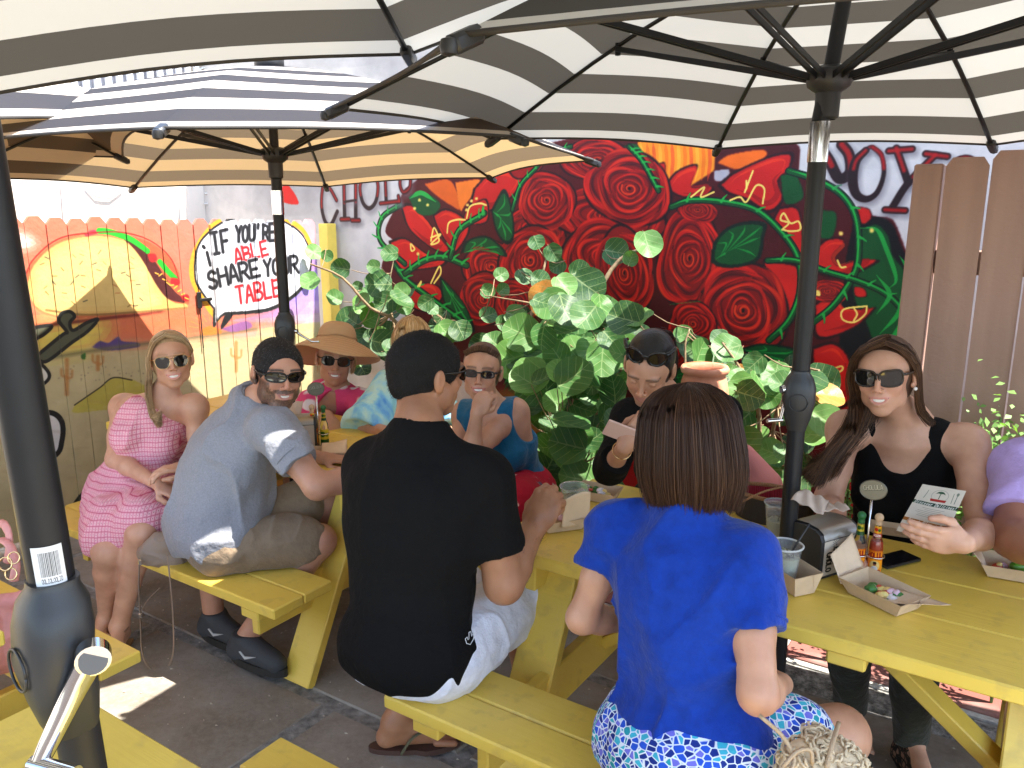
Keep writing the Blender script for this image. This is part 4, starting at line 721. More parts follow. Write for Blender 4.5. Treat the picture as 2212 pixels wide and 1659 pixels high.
# ------------------------------------------------------------------ organic shapes: rounded cones and ellipsoids blended into one skin
def noise3(P, scale, seed=0):
    P = np.asarray(P) * scale + seed * 17.31; i = np.floor(P).astype(np.int64); f = P - i; f = f * f * (3 - 2 * f)
    def h(x, y, z): n = (x * 73856093) ^ (y * 19349663) ^ (z * 83492791); n = (n ^ (n >> 13)) * 1274126177 & 0x7fffffff; return (n % 100003) / 50001.5 - 1
    r = 0
    for a in (0, 1):
        for b in (0, 1):
            for c in (0, 1):
                w = (f[..., 0] if a else 1 - f[..., 0]) * (f[..., 1] if b else 1 - f[..., 1]) * (f[..., 2] if c else 1 - f[..., 2]); r = r + w * h(i[..., 0] + a, i[..., 1] + b, i[..., 2] + c)
    return r
class Body:
    def __init__(s): s.p = []; s.disp = None
    def cone(s, a, b, ra, rb, k=.02, op=1): s.p.append(('c', np.array(a, float), np.array(b, float), ra, rb, k, op)); return s
    def chain(s, P, R, k=.02):
        for i in range(len(P) - 1): s.cone(P[i], P[i + 1], R[i], R[i + 1], k)
        return s
    def ell(s, c, r, M=None, k=.02, op=1): s.p.append(('e', np.array(c, float), np.array(r, float), np.eye(3) if M is None else np.asarray(M, float), 0, k, op)); return s
    def plane(s, c, n, k=.004): s.p.append(('p', np.array(c, float), -nrm(n), 0, 0, k, -1)); return s
    @staticmethod
    def bb(q):
        if q[0] == 'c': return np.minimum(q[1] - q[3], q[2] - q[4]), np.maximum(q[1] + q[3], q[2] + q[4])
        if q[0] == 'e': e = np.sqrt(((q[3] * q[2][:, None]) ** 2).sum(0)); return q[1] - e, q[1] + e
        return None
    def bounds(s):
        L = [s.bb(q) for q in s.p if q[6] > 0]; return np.min([l[0] for l in L], 0), np.max([l[1] for l in L], 0)
    def field(s, lo, hi, h):
        n = np.ceil((hi - lo) / h).astype(int) + 1; D = np.full(n, .05, np.float32)
        for q in s.p:
            kind, A, Bq, r1, r2, k, op = q
            if kind == 'p': i0 = np.zeros(3, int); i1 = n
            else:
                l, u = s.bb(q); m = .05 if op > 0 else max(.012, k * 1.5); i0 = np.clip(np.floor((l - m - lo) / h).astype(int), 0, n); i1 = np.clip(np.ceil((u + m - lo) / h).astype(int) + 1, 0, n)
            if np.any(i1 <= i0): continue
            X = lo[0] + h * np.arange(i0[0], i1[0]); Y = lo[1] + h * np.arange(i0[1], i1[1]); Z = lo[2] + h * np.arange(i0[2], i1[2])
            X, Y, Z = X[:, None, None], Y[None, :, None], Z[None, None, :]
            if kind == 'c':
                ba = Bq - A; L2 = ba @ ba + 1e-12; px, py, pz = X - A[0], Y - A[1], Z - A[2]; t = np.clip((px * ba[0] + py * ba[1] + pz * ba[2]) / L2, 0, 1)
                d = np.sqrt((px - t * ba[0]) ** 2 + (py - t * ba[1]) ** 2 + (pz - t * ba[2]) ** 2) - (r1 + (r2 - r1) * t)
            elif kind == 'e':
                R = r1; px, py, pz = X - A[0], Y - A[1], Z - A[2]; v = [(R[i, 0] * px + R[i, 1] * py + R[i, 2] * pz) for i in range(3)]
                k0 = np.sqrt(sum((v[i] / Bq[i]) ** 2 for i in range(3))); k1 = np.sqrt(sum((v[i] / Bq[i] ** 2) ** 2 for i in range(3))) + 1e-9; d = k0 * (k0 - 1) / k1
            else: d = (X - A[0]) * Bq[0] + (Y - A[1]) * Bq[1] + (Z - A[2]) * Bq[2]
            sl = tuple(slice(i0[i], i1[i]) for i in range(3)); S_ = D[sl]
            if op > 0: hh = np.clip(.5 + .5 * (S_ - d) / k, 0, 1); D[sl] = S_ * (1 - hh) + d * hh - k * hh * (1 - hh)
            else: hh = np.clip(.5 - .5 * (S_ + d) / k, 0, 1); D[sl] = S_ * (1 - hh) - d * hh + k * hh * (1 - hh)
        return D, n
    def nets(s, lo, hi, h):
        D, n = s.field(lo, hi, h)
        if s.disp is not None:
            near = np.argwhere(np.abs(D) < .03)
            if len(near): P = lo + near * h; D[near[:, 0], near[:, 1], near[:, 2]] += s.disp(P).astype(np.float32)
        I = D < 0; c = np.zeros(n - 1, np.uint8)
        sh = [(a, b, d) for a in (0, 1) for b in (0, 1) for d in (0, 1)]
        for (a, b, d) in sh: c += I[a:n[0] - 1 + a, b:n[1] - 1 + b, d:n[2] - 1 + d]
        act = (c > 0) & (c < 8); idx = np.argwhere(act)
        if len(idx) == 0: return np.zeros((0, 3)), np.zeros((0, 4), int)
        num = -np.ones(n - 1, np.int64); num[act] = np.arange(len(idx)); acc = np.zeros((len(idx), 3)); cnt = np.zeros(len(idx))
        for ax in range(3):
            o = [i for i in range(3) if i != ax]
            for p in (0, 1):
                for q in (0, 1):
                    a = [0, 0, 0]; a[o[0]] = p; a[o[1]] = q; b = list(a); b[ax] = 1
                    da = D[idx[:, 0] + a[0], idx[:, 1] + a[1], idx[:, 2] + a[2]]; db = D[idx[:, 0] + b[0], idx[:, 1] + b[1], idx[:, 2] + b[2]]
                    m = (da < 0) != (db < 0); t = np.where(m, da / (da - db + 1e-12), 0); pt = np.tile(np.array(a, float), (len(idx), 1)); pt[:, ax] += t; acc += pt * m[:, None]; cnt += m
        V = lo + (idx + acc / cnt[:, None]) * h; F = []
        for ax in range(3):
            o = [i for i in range(3) if i != ax]; s0 = [slice(1, n[i] - 1) for i in range(3)]; s0[ax] = slice(0, n[ax] - 1); s1 = list(s0); s1[ax] = slice(1, n[ax])
            A0 = I[tuple(s0)]; A1 = I[tuple(s1)]
            for sgn in (0, 1):
                m = np.argwhere(A0 & ~A1) if sgn == 0 else np.argwhere(~A0 & A1)
                if len(m) == 0: continue
                m = m.copy(); m[:, o[0]] += 1; m[:, o[1]] += 1; e0 = np.zeros(3, int); e1 = np.zeros(3, int); e0[o[0]] = 1; e1[o[1]] = 1
                q = [num[tuple((m - e0 - e1).T)], num[tuple((m - e1).T)], num[tuple(m.T)], num[tuple((m - e0).T)]]; f = np.stack(q, 1)
                flip = (sgn == 0) ^ (ax == 1); f = f if flip else f[:, ::-1]; F.append(f)
        F = np.concatenate(F); F = F[(F >= 0).all(1)]; return V, F
    def mesh(s, h=.007, fine=()):
        """fine: list of (lo, hi, h) boxes meshed finer from the same field"""
        lo, hi = s.bounds(); lo = lo - .02; hi = hi + .02; V, F = s.nets(lo, hi, h); VV, FF = [], []
        if len(fine):
            c = V[F].mean(1); keep = np.ones(len(F), bool)
            for (l, u, _) in fine: keep &= ~np.all((c > l) & (c < u), axis=1)
            F = F[keep]
        VV.append(V); FF.append(F); n = len(V)
        for (l, u, hf) in fine:
            l, u = np.array(l, float), np.array(u, float); v, f = s.nets(l - 3 * hf, u + 3 * hf, hf)
            if len(f) == 0: continue
            c = v[f].mean(1); f = f[np.all((c > l - .6 * hf) & (c < u + .6 * hf), axis=1)]; VV.append(v); FF.append(f + n); n += len(v)
        V = np.concatenate(VV); F = np.concatenate(FF); use = np.unique(F); re = -np.ones(len(V), int); re[use] = np.arange(len(use)); return V[use], re[F]
# ------------------------------------------------------------------ people
def f_skin(c, s):
    n = tex(c, 'ShaderNodeTexNoise', 14., i_Detail=5.0); n2 = tex(c, 'ShaderNodeTexNoise', 220., i_Detail=3.0); bumpn(c, n2.outputs[0], .12, .0015)
    k = ramp(c, n.outputs[0], [(.35, (.86, .80, .78)), (.65, (1.06, 1.05, 1.05))]); m = c['node']('ShaderNodeVectorMath', operation='MULTIPLY'); c['L'].new(s, m.inputs[0]); c['L'].new(k, m.inputs[1]); return m.outputs[0]
def f_hair(c, s):
    n = tex(c, 'ShaderNodeTexNoise', 60., stretch=(2, 2, .4), i_Detail=4.0); bumpn(c, n.outputs[0], .5, .003); k = ramp(c, n.outputs[0], [(.3, (.8, .8, .8)), (.7, (1.2, 1.2, 1.2))]); m = c['node']('ShaderNodeVectorMath', operation='MULTIPLY'); c['L'].new(s, m.inputs[0]); c['L'].new(k, m.inputs[1]); return m.outputs[0]
M_SKIN = mat('skin', vcol=True, rough=.46, spec=.45, fn=f_skin, sub=.10)
M_HAIR = mat('hair', vcol=True, rough=.42, spec=.5, fn=f_hair); M_STRAND = mat('hair_strands', vcol=True, rough=.42, spec=.32)
M_TEETH = mat('tooth_white', (.82, .78, .70), rough=.25); M_LENS = mat('dark_lens', (.010, .009, .008), rough=.06, spec=.8, coat=.5); M_CLEAR = mat('clear_lens', (.25, .2, .18), rough=.03, trans=.8)
M_FRAMEB = mat('black_frame', (.012, .011, .010), rough=.22); M_GOLD = mat('gold', (.75, .52, .26), rough=.2, metal=1.); M_PEARL = mat('pearl', (.85, .82, .78), rough=.15, coat=.6); M_SILVER = mat('silver', (.75, .74, .72), rough=.2, metal=1.)
def frame_of(yaw, pitch=0., roll=0.):
    """columns right, forward, up; yaw 0 looks at the camera, positive to the picture's right; pitch>0 looks up"""
    y, p, r = R_(yaw), R_(pitch), R_(roll); f = np.array([math.sin(y) * math.cos(p), -math.cos(y) * math.cos(p), math.sin(p)]); rt = nrm(np.cross(f, (0, 0, 1))); up = np.cross(rt, f)
    rt2 = rt * math.cos(r) + up * math.sin(r); up2 = -rt * math.sin(r) + up * math.cos(r); return np.stack([rt2, f, up2], 1)
class Head:
    def __init__(s, c, yaw, pitch=0., roll=0., sc=1.0, wide=1.0): s.c = np.array(c, float); s.R = frame_of(yaw, pitch, roll); s.sc = sc; s.w = wide
    def P(s, x, y, z): return s.c + s.R @ (np.array([x * s.w, y, z]) * s.sc)
    def pts(s, A): return s.c + (np.asarray(A) * [s.w, 1, 1] * s.sc) @ s.R.T
    def loc(s, W_): return ((np.asarray(W_) - s.c) @ s.R) / s.sc / [s.w, 1, 1]
    def e(s, b, x, y, z, rx, ry, rz, k=.012, op=1, rot=None):
        M = s.R.T if rot is None else rot @ s.R.T
        b.ell(s.P(x, y, z), np.array([rx * s.w, ry, rz]) * s.sc, M, k * s.sc, op)
    def build(s, b, smile=1., male=False, mouth_open=True, ears=True, nose=1.):
        e = s.e; k = s.sc
        e(b, 0, -.018, .035, .074, .094, .082, .01); e(b, 0, .035, .02, .062, .058, .062, .03); e(b, 0, .038, -.04, .054, .048, .062, .03)
        e(b, 0, .060, -.092, .024 + .006 * male, .022, .019 + .003 * male, .028)
        for q in (-1, 1):
            e(b, q * (.043 + .006 * male), .012, -.062, .017, .036, .026, .026); e(b, q * .036, .062, -.026 + .004 * smile, .021, .018, .018 + .003 * smile, .016); e(b, q * .030, .083, .030, .022, .010, .007 + .002 * male, .012)
            e(b, q * .031, .095, .008, .0175, .013, .0105, .010, -1); e(b, q * .031, .0765, .008, .0145, .0135, .0125, .003)
        b.cone(s.P(0, .086, .016), s.P(0, .108 * 1., -.024), .0062 * k, .0092 * k * nose, .010 * k)
        for q in (-1, 1): e(b, q * .0115, .0985, -.029, .0072, .0095, .0065, .005); e(b, q * .0065, .105, -.036, .0032, .005, .003, .003, -1)
        e(b, 0, .078, -.056, .026, .017, .020, .016)
        w = .0245 + .006 * smile; yz = -.056; cu = .0085 * smile
        up = [s.P(x * w, .0935 - .014 * x * x - .002 * smile, yz + cu * x * x + .0045 * (1 - x * x)) for x in np.linspace(-1, 1, 7)]; lo_ = [s.P(x * w * .96, .0925 - .014 * x * x - .002 * smile, yz - .0090 * (1 + .55 * smile) * (1 - x * x) + cu * x * x - .001) for x in np.linspace(-1, 1, 7)]
        if mouth_open: e(b, 0, .094, yz - .0015 + cu * .12, w * .86, .010, .0048 + .0028 * smile, .003, -1)
        b.chain(up, [.002 * k, .0030 * k, .0034 * k, .0032 * k, .0034 * k, .0030 * k, .002 * k], .003 * k); b.chain(lo_, [.002 * k, .0034 * k, .0042 * k, .0045 * k, .0042 * k, .0034 * k, .002 * k], .003 * k)
        if ears:
            for q in (-1, 1):
                e(b, q * .0805, -.009, -.001, .0085, .0175, .031, .006); e(b, q * .0905, -.004, .004, .005, .009, .018, .005, -1); e(b, q * .075, 0, -.026, .006, .009, .009, .006)
        s.mouth = (w, yz, cu); s.smile = smile; s.open = mouth_open
    def box(s): return s.c - .135 * s.sc, s.c + .135 * s.sc
    def teeth(s, parent):
        w, yz, cu = s.mouth; X = np.linspace(-.8, .8, 17); P = []
        for z0 in (.0045, -.0062): P.append([s.P(x * w, .0875 - .013 * x * x - .0006 * (i % 2), yz - .001 + z0 * (1 - .55 * x * x) + cu * x * x) for i, x in enumerate(X)])
        b = MB(); b.grid(np.array(P), thick=.003); b.build('teeth', M_TEETH, parent, smooth=False)
    def colors(s, V, tone, hairc=(.03, .02, .015), brow=1., beard=0., lips=(.50, .17, .15), bald=False, lipk=.8):
        L = s.loc(V); x, y, z = L.T; w, yz, cu = s.mouth; C = np.tile(np.array(tone, float), (len(V), 1)); near = np.linalg.norm(L, axis=1) < .16
        def mix(m, c): nonlocal C; m = np.clip(m, 0, 1)[:, None]; C = C * (1 - m) + np.array(c) * m
        fr = near & (y > .03); t = np.array(tone)
        mix(np.exp(-((np.abs(x) - .038) ** 2 + (z + .025) ** 2) / .0005) * .35 * fr, (t[0] * 1.0, t[1] * .68, t[2] * .62)); mix(np.exp(-((x) ** 2 + (z + .025) ** 2) / .00025) * .3 * fr, (t[0], t[1] * .66, t[2] * .6))
        zm = yz + cu * (x / w) ** 2; q = np.clip(1 - ((x / (w * 1.04)) ** 2), 0, 1); dz = z - zm
        m = ((dz < .0085 * q + .0005) & (dz > -.0145 * q - .0005) & (np.abs(x) < w * 1.05) & (y > .075) & near).astype(float); mix(m * lipk * .75, lips)
        if s.open: mix(((np.abs(dz + .002) < .0072 * q) & (np.abs(x) < w * .88) & (y > .06) & (y < .0865) & near).astype(float), (.10, .02, .02))
        bz = .0265 + .006 * np.cos(np.clip((np.abs(x) - .032) * 45, -1.5, 1.5)); mix(np.clip(1.3 - np.abs(z - bz) / .0048, 0, 1) * ((np.abs(x) > .011) & (np.abs(x) < .054) & (y > .05) & near) * .8 * brow, hairc)
        if beard:
            nn = .5 + .5 * noise3(V, 260, 3); jaw = np.clip((-.030 - z) / .012 + (np.abs(x) > .05) * 2.2 * np.clip((.02 - z) / .02, 0, 1), 0, 1) * (y > -.008) * (z > -.135); low = (z < yz - .013) | (np.abs(x) > .034); mou = (z < yz + .020) & (z > yz + .007) & (np.abs(x) < .038); sd = (np.abs(x) > .030) & (z < -.045)
            cheek = (np.abs(x) < .045) & (z > -.042) & ~mou; mm = ((low | mou | sd) & ~cheek) * near * jaw; mm = np.maximum(mm, mou * near * (y > .05)); mix(mm * beard * (.55 + .45 * nn), hairc)
        return C
def hand(b, wr, d, pn, L=1., curl=(.35, .4, .45, .5), thumb=.5, side=1, spread=.14, bend2=1.3, tbend=.5):
    """wr wrist, d pointing direction of the palm, pn palm normal (towards the palm side), side +1 thumb on cross(d, pn)"""
    d = nrm(d); pn = nrm(np.asarray(pn) - d * np.dot(pn, d)); sx = nrm(np.cross(d, pn)) * side; wr = np.asarray(wr, float); k = .008 * L
    M = np.stack([sx, d, pn]); b.ell(wr + d * .045 * L, np.array([.040, .052, .0145]) * L, M, .012 * L); b.cone(wr, wr + d * .03 * L, .023 * L, .022 * L, .014 * L)
    for i, (off, ln, r) in enumerate(((.028, .072, .0088), (.010, .080, .0090), (-.009, .074, .0086), (-.026, .058, .0076))):
        base = wr + d * (.082 - .006 * abs(i - 1)) * L + sx * off * L; a = curl[i]; dd = nrm(d + sx * off * spread * 14 * (1 - min(1, a)) * .35); p = base - d * .03 * L; Q = [p, base]; ang = a * .9
        for j, fr in enumerate((.45, .31, .24)):
            v = dd * math.cos(ang) + pn * math.sin(ang); base = base + v * ln * fr * L; Q.append(base); ang += a * bend2
        b.chain(Q, [r * .9 * L, r * 1.08 * L, r * L, r * .93 * L, r * .82 * L], .0045 * L)
    tb = wr + d * .018 * L + sx * .024 * L + pn * .004; t1 = tb + (d * .55 + sx * .62 * (1 - .4 * thumb) + pn * (.25 + .5 * thumb)) * .038 * L; t2 = t1 + nrm(d * .85 + sx * (.25 - .5 * tbend) + pn * .35 * thumb) * .030 * L; t3 = t2 + nrm(d * (.9 - .3 * tbend) - sx * .5 * tbend + pn * .2 * thumb) * .024 * L
    b.chain([tb, t1, t2, t3], [.014 * L, .0115 * L, .0100 * L, .0085 * L], .008 * L); return wr + d * .12 * L
def foot(b, ank, toe_dir, L=1., r=.030, bare=True):
    d = nrm([toe_dir[0], toe_dir[1], 0]); sx = np.array([-d[1], d[0], 0]); a = np.asarray(ank, float); z0 = a[2] - .075 * L
    heel = np.array([*(a - d * .025 * L)[:2], z0 + .028]); ball = np.array([*(a + d * .13 * L)[:2], z0 + .020]); b.cone(a, heel, r, .031 * L, .02); b.cone(a, ball + [0, 0, .01], .030 * L, .022 * L, .03); b.cone(heel, ball, .028 * L, .024 * L, .02)
    for i in range(5): o = sx * (i - 2) * .017 * L; ln = (.055, .052, .046, .040, .032)[i if True else 0]; b.cone(ball + o - [0, 0, .004], ball + o * 1.15 + d * ln * L - [0, 0, .008], .0125 * L if i == 0 else .0095 * L, .0105 * L if i == 0 else .0080 * L, .006)
class Person:
    """joints are world points; builds body, cloth volumes and colours"""
    def __init__(s, label, pelvis, chest, neck, head, fwd, tone=(.60, .34, .23), sc=1., male=False, group=None):
        s.b = Body(); s.t = thing('person', label, 'person', (pelvis[0], pelvis[1], 0), 0, group); s.pel, s.che, s.nek, s.hd = [np.array(v, float) for v in (pelvis, chest, neck)] + [head]; s.tone = np.array(tone); s.sc = sc; s.male = male
        s.fine = []; s.paint = []; up = nrm(s.nek - s.pel); f = nrm(np.array([*fwd, 0.]) if len(fwd) == 2 else fwd); f = nrm(f - up * np.dot(f, up)); s.f = f; s.up = up; s.r = nrm(np.cross(f, up)); s.torso(s.b, 0.)
        lo, hi = head.box(); s.fine.append((lo, hi, .0032)); head.build(s.b, **getattr(head, 'kw', {}))
        nb = head.P(0, -.022, -.045); s.b.cone(s.nek, nb, (.058 if male else .049) * sc, (.056 if male else .046) * sc, .022); s.b.cone(s.nek + s.up * .01, s.nek - s.up * .05, .06 * sc, .09 * sc, .04)
    def torso(s, b, g, bust=None, w=1., belly=0., k=.05):
        """g: growth; used for the body and for shirts"""
        sc = s.sc * w; M = np.stack([s.r, s.f, s.up]); fem = not s.male
        b.ell(s.pel, np.array([.175 if fem else .168, .125, .115]) * sc + g, M, k)
        mid = (s.pel * .5 + s.che * .5); b.ell(mid + s.f * belly * .3, np.array([.132 if fem else .152, .100 + belly * .5, .15]) * sc + g, M, k)
        b.ell(s.che, np.array([.150 if fem else .178, .105, .150]) * sc + g, M, k); b.ell(s.che + s.up * .085 * sc, np.array([.150 if fem else .175, .088, .075]) * sc + g, M, k)
        if fem and bust is not False:
            for q in (-1, 1): b.ell(s.che + s.f * .082 * sc + s.r * q * .072 * sc - s.up * .005, np.array([.060, .055, .062]) * sc + g, M, .03)
    def arm(s, sh, el, wr, r=(.052, .040, .040, .025), k=.03):
        sh, el, wr = map(lambda v: np.array(v, float), (sh, el, wr)); q = s.sc; r = r if s.male else tuple(v * .88 for v in r); s.b.cone(sh, sh * .45 + el * .55, r[0] * q, r[0] * .88 * q, k); s.b.cone(sh * .45 + el * .55, el, r[0] * .88 * q, r[1] * q, .02)
        m = el * .70 + wr * .30; s.b.cone(el, m, r[1] * q, r[2] * 1.02 * q, .02); s.b.cone(m, wr, r[2] * 1.02 * q, r[3] * q, .02); s.b.ell(sh, np.array([.050, .050, .050]) * q * (r[0] / .052), None, .04); c0 = s.nek - s.up * .04; s.b.cone(c0, sh, .050 * q, .044 * q, .05); return s
    def hand(s, wr, d, pn, fine=.0035, **k):
        e = hand(s.b, wr, d, pn, **k); c = (np.asarray(wr) + e) / 2; L = k.get('L', 1.); lo = c - .10 * L; hi = c + .10 * L
        ok = all(np.any(hi < l2) or np.any(lo > h2) for (l2, h2, _) in s.fine)
        if ok: s.fine.append((lo, hi, fine))
        else:
            for (l2, h2, hh) in list(s.fine):
                if not (np.any(hi < l2) or np.any(lo > h2)):
                    s.fine.remove((l2, h2, hh)) if 0 else None
            # merge into one finer box
            o = [q for q in s.fine if not (np.any(hi < q[0]) or np.any(lo > q[1]))]; s.fine = [q for q in s.fine if all(q is not z for z in o)]; s.fine.append((np.min([lo] + [q[0] for q in o], 0), np.max([hi] + [q[1] for q in o], 0), .0035))
        return e
    def leg(s, hip, kn, an, r=(.088, .060, .056, .036), k=.04, bare=True):
        hip, kn, an = map(lambda v: np.array(v, float), (hip, kn, an)); q = s.sc; s.b.cone(hip, kn, r[0] * q, r[1] * q, k); m = kn * .7 + an * .3; s.b.cone(kn, m, r[1] * .98 * q, r[2] * q, .02); s.b.cone(m, an, r[2] * q, r[3] * q, .02); return s
    def finish(s, h=.0075, **ck):
        V, F = s.b.mesh(h, s.fine); C = s.hd.colors(V, s.tone, **ck)
        for fn in s.paint: C = fn(V, C)
        s.body = mesh('body', V, F, M_SKIN, s.t, smooth=True, col=C); return s
    def cloth(s, name, b, m, h=.007, fold=.004, fs=9., seed=1, col=None, fine=()):
        if fold and b.disp is None:
            up = s.up
            def dz(P):
                q = P + .05 * noise3(P, 5., seed)[..., None] * s.r; a = noise3(q * [1.0, 1.0, .55], fs, seed); c_ = noise3(q * [1, 1, .6], fs * 2.3, seed + 3); r_ = 1 - np.abs(a) * 2.2; return -fold * (np.clip(r_, 0, 1) ** 2) - fold * .4 * c_
            b.disp = dz
        V, F = b.mesh(h, fine); o = mesh(name, V, F, m, s.t, smooth=True, col=col, uvs=None); return o
def strands(name, guides, n, parent, cols, r=.0011, seed=0, m=None, k=9, jit=.0, sides=3, clump=.6):
    """guides: list of (points, spread at start, spread at end); strands follow one guide or a blend of two"""
    rg = np.random.default_rng(seed); G = [spl(g[0], k) for g in guides]; VV = []; CC = []; T = np.linspace(0, 1, k)[:, None]; cols = np.asarray(cols, float)
    an = np.arange(sides) * 2 * math.pi / sides; UU = []
    for i in range(n):
        a = rg.integers(0, len(G)); f = rg.random() if len(G) > 1 else 0; b_ = min(a + 1, len(G) - 1); C0 = G[a] * (1 - f) + G[b_] * f; s0 = guides[a][1] * (1 - f) + guides[b_][1] * f; s1 = guides[a][2] * (1 - f) + guides[b_][2] * f
        o = rg.normal(size=3) * .6; o2 = o * clump + rg.normal(size=3) * .6 * (1 - clump); P = C0 + o * s0 * (1 - T) + o2 * s1 * T + jit * np.sin(T * rg.uniform(3, 9) + rg.uniform(0, 6)) * rg.normal(size=3) * .5
        P = P[:max(4, int(k * rg.uniform(.8, 1.01)))] if rg.random() < .35 else P; kk = len(P); t = np.gradient(P, axis=0); t /= np.linalg.norm(t, axis=1)[:, None] + 1e-9; x = np.cross(t, (.3, .5, .8)); x /= np.linalg.norm(x, axis=1)[:, None] + 1e-9; y = np.cross(t, x); rad = r * rg.uniform(.6, 1.5) * np.linspace(1, .45, kk)[:, None]
        V = np.stack([P + rad * (math.cos(q) * x + math.sin(q) * y) for q in an], 1).reshape(-1, 3); VV.append(V); c = cols[rg.integers(0, len(cols))] * rg.uniform(.75, 1.25); CC.append(np.tile(c, (len(V), 1))); UU.append(kk)
    F = []; n0 = 0
    for kk in UU:
        i = np.arange(kk - 1)[:, None] * sides; j = np.arange(sides)[None]; j2 = (j + 1) % sides; F.append(np.stack([(n0 + i + j), (n0 + i + j2), (n0 + i + sides + j2), (n0 + i + sides + j)], -1).reshape(-1, 4)); n0 += kk * sides
    return mesh(name, np.concatenate(VV), np.concatenate(F), m or M_STRAND, parent, smooth=True, col=np.concatenate(CC))
def glasses(hd, parent, kind='shade', w=.026, hgt=.019, frame=None, lens=None, tilt=0., z=.008, y=.098, arms=True, cat=0., gap=.034, rim=.0022, name='sunglasses', wrap=.012):
    frame = frame or M_FRAMEB; lens = lens or M_LENS; b = MB(); lb = MB(); n = 22
    for q in (-1, 1):
        loop = []
        for i in range(n):
            a = i * 2 * math.pi / n; ca, sa = math.cos(a), math.sin(a); e = .72; X = w * math.copysign(abs(ca) ** e, ca); Z = hgt * math.copysign(abs(sa) ** e, sa)
            if kind == 'aviator': X *= (1 - .18 * (Z < 0) * abs(Z / hgt)); Z *= 1.0 if Z > 0 else 1.25
            if kind == 'cat': Z += cat * max(0, X / w) * (1 if Z > 0 else .2); Z *= (1. if Z > 0 else 1.1)
            if kind == 'round': X = w * ca; Z = hgt * sa
            xx = q * (gap + X); loop.append(hd.P(xx, y - wrap * ((abs(xx) / .06) ** 2) , z + Z))
        loop = np.array(loop); ce = loop.mean(0) + hd.R @ np.array([0, .0022, 0]); b.tube(np.concatenate([loop, loop[:1]]), rim, n=6, caps=False); V = np.concatenate([[ce], loop]); lb.add(V, [[0, 1 + (i + 1) % n, 1 + i] if q > 0 else [0, 1 + i, 1 + (i + 1) % n] for i in range(n)])
        if arms: P = [hd.P(q * (gap + w * .98), y - wrap * .98, z + hgt * .45), hd.P(q * .078, y - .05, z + hgt * .4), hd.P(q * .080, .0, z + .008), hd.P(q * .079, -.02, z - .008)]; b.tube(spl(P, 10), [rim * 1.5] * 6 + [rim * 1.1] * 4, n=6)
    b.tube(spl([hd.P(-(gap - w * .9), y + .001, z + hgt * .45), hd.P(0, y + .006, z + hgt * .55), hd.P(gap - w * .9, y + .001, z + hgt * .45)], 7), rim, n=6)
    if kind == 'aviator': b.tube([hd.P(-gap + w * .3, y + .001, z + hgt * .98), hd.P(gap - w * .3, y + .001, z + hgt * .98)], rim * .9, n=6)
    o = b.build(name, frame, parent, smooth=True); lb.build('lens', lens, o, smooth=True); return o
# ------------------------------------------------------------------ cloth materials
def f_knit(c, s):
    n = tex(c, 'ShaderNodeTexNoise', 260., stretch=(1, 1, 2.2), i_Detail=2.0); w = tex(c, 'ShaderNodeTexNoise', 7., i_Detail=5.0, i_Roughness=.6); bumpn(c, w.outputs[0], .8, .028); bumpn(c, n.outputs[0], .18, .001); return s
def cloth_m(name, col, rough=.85, **k): return mat(name, col, rough=rough, spec=.2, sheen=.15, fn=f_knit, noise=k.get('noise', .10), nscale=k.get('nscale', 30))
M_BLKT = mat('black_cotton', (.0055, .005, .005), rough=.9, spec=.15, fn=f_knit); M_BLUE = cloth_m('blue_cotton', (.002, .032, .27), noise=.18); M_GREY = cloth_m('heather_grey', (.25, .255, .285), nscale=200, noise=.16); M_WHT = cloth_m('white_cotton', (.74, .74, .80)); M_KHA = cloth_m('khaki', (.22, .16, .105)); M_TEAL = cloth_m('teal_silk', (.003, .10, .20), rough=.55); M_LIL = cloth_m('lilac_knit', (.46, .33, .66)); M_PANT = cloth_m('dark_green_trousers', (.030, .032, .022))
def vor(c, scale, feat='F1', coord='Object', stretch=None, rnd=1.0):
    v = tex(c, 'ShaderNodeTexVoronoi', scale, coord=coord, stretch=stretch, i_Randomness=rnd); v.feature = feat; return v
def f_skirtb(c, s):
    f_knit(c, s); e = vor(c, 58., 'DISTANCE_TO_EDGE', stretch=(1, 1, 1.5), rnd=.8); f = vor(c, 58., stretch=(1, 1, 1.5), rnd=.8); sp = c['node']('ShaderNodeSeparateColor'); c['L'].new(f.outputs['Color'], sp.inputs[0])
    n = tex(c, 'ShaderNodeTexNoise', 6., i_Detail=2.0); a = ramp(c, sp.outputs[0], [(0, (.01, .03, .22)), (.28, (.02, .09, .55)), (.5, (.05, .42, .55)), (.72, (.16, .16, .62)), (.9, (.02, .30, .36))]); a.node.color_ramp.interpolation = 'CONSTANT' if hasattr(a, 'node') else 'LINEAR'
    return mixc(c, ramp(c, e.outputs['Distance'], [(.055, (1, 1, 1)), (.10, (0, 0, 0))]), a, (.70, .76, .84))
M_SKB = mat('mosaic_print', rough=.8, fn=f_skirtb, spec=.2)
def f_pink(c, s):
    f_knit(c, s); e = vor(c, 74., 'DISTANCE_TO_EDGE', stretch=(1.15, 0., .70), rnd=.10); f = vor(c, 74., 'F1', stretch=(1.15, 0., .70), rnd=.10); a = ramp(c, f.outputs['Distance'], [(.10, (.45, .10, .16)), (.16, (.86, .62, .64)), (.26, (.82, .44, .50)), (.40, (.76, .34, .42))]); return mixc(c, ramp(c, e.outputs['Distance'], [(.03, (1, 1, 1)), (.07, (0, 0, 0))]), a, (.55, .10, .18))
M_PINK = mat('pink_print', rough=.8, fn=f_pink, spec=.2)
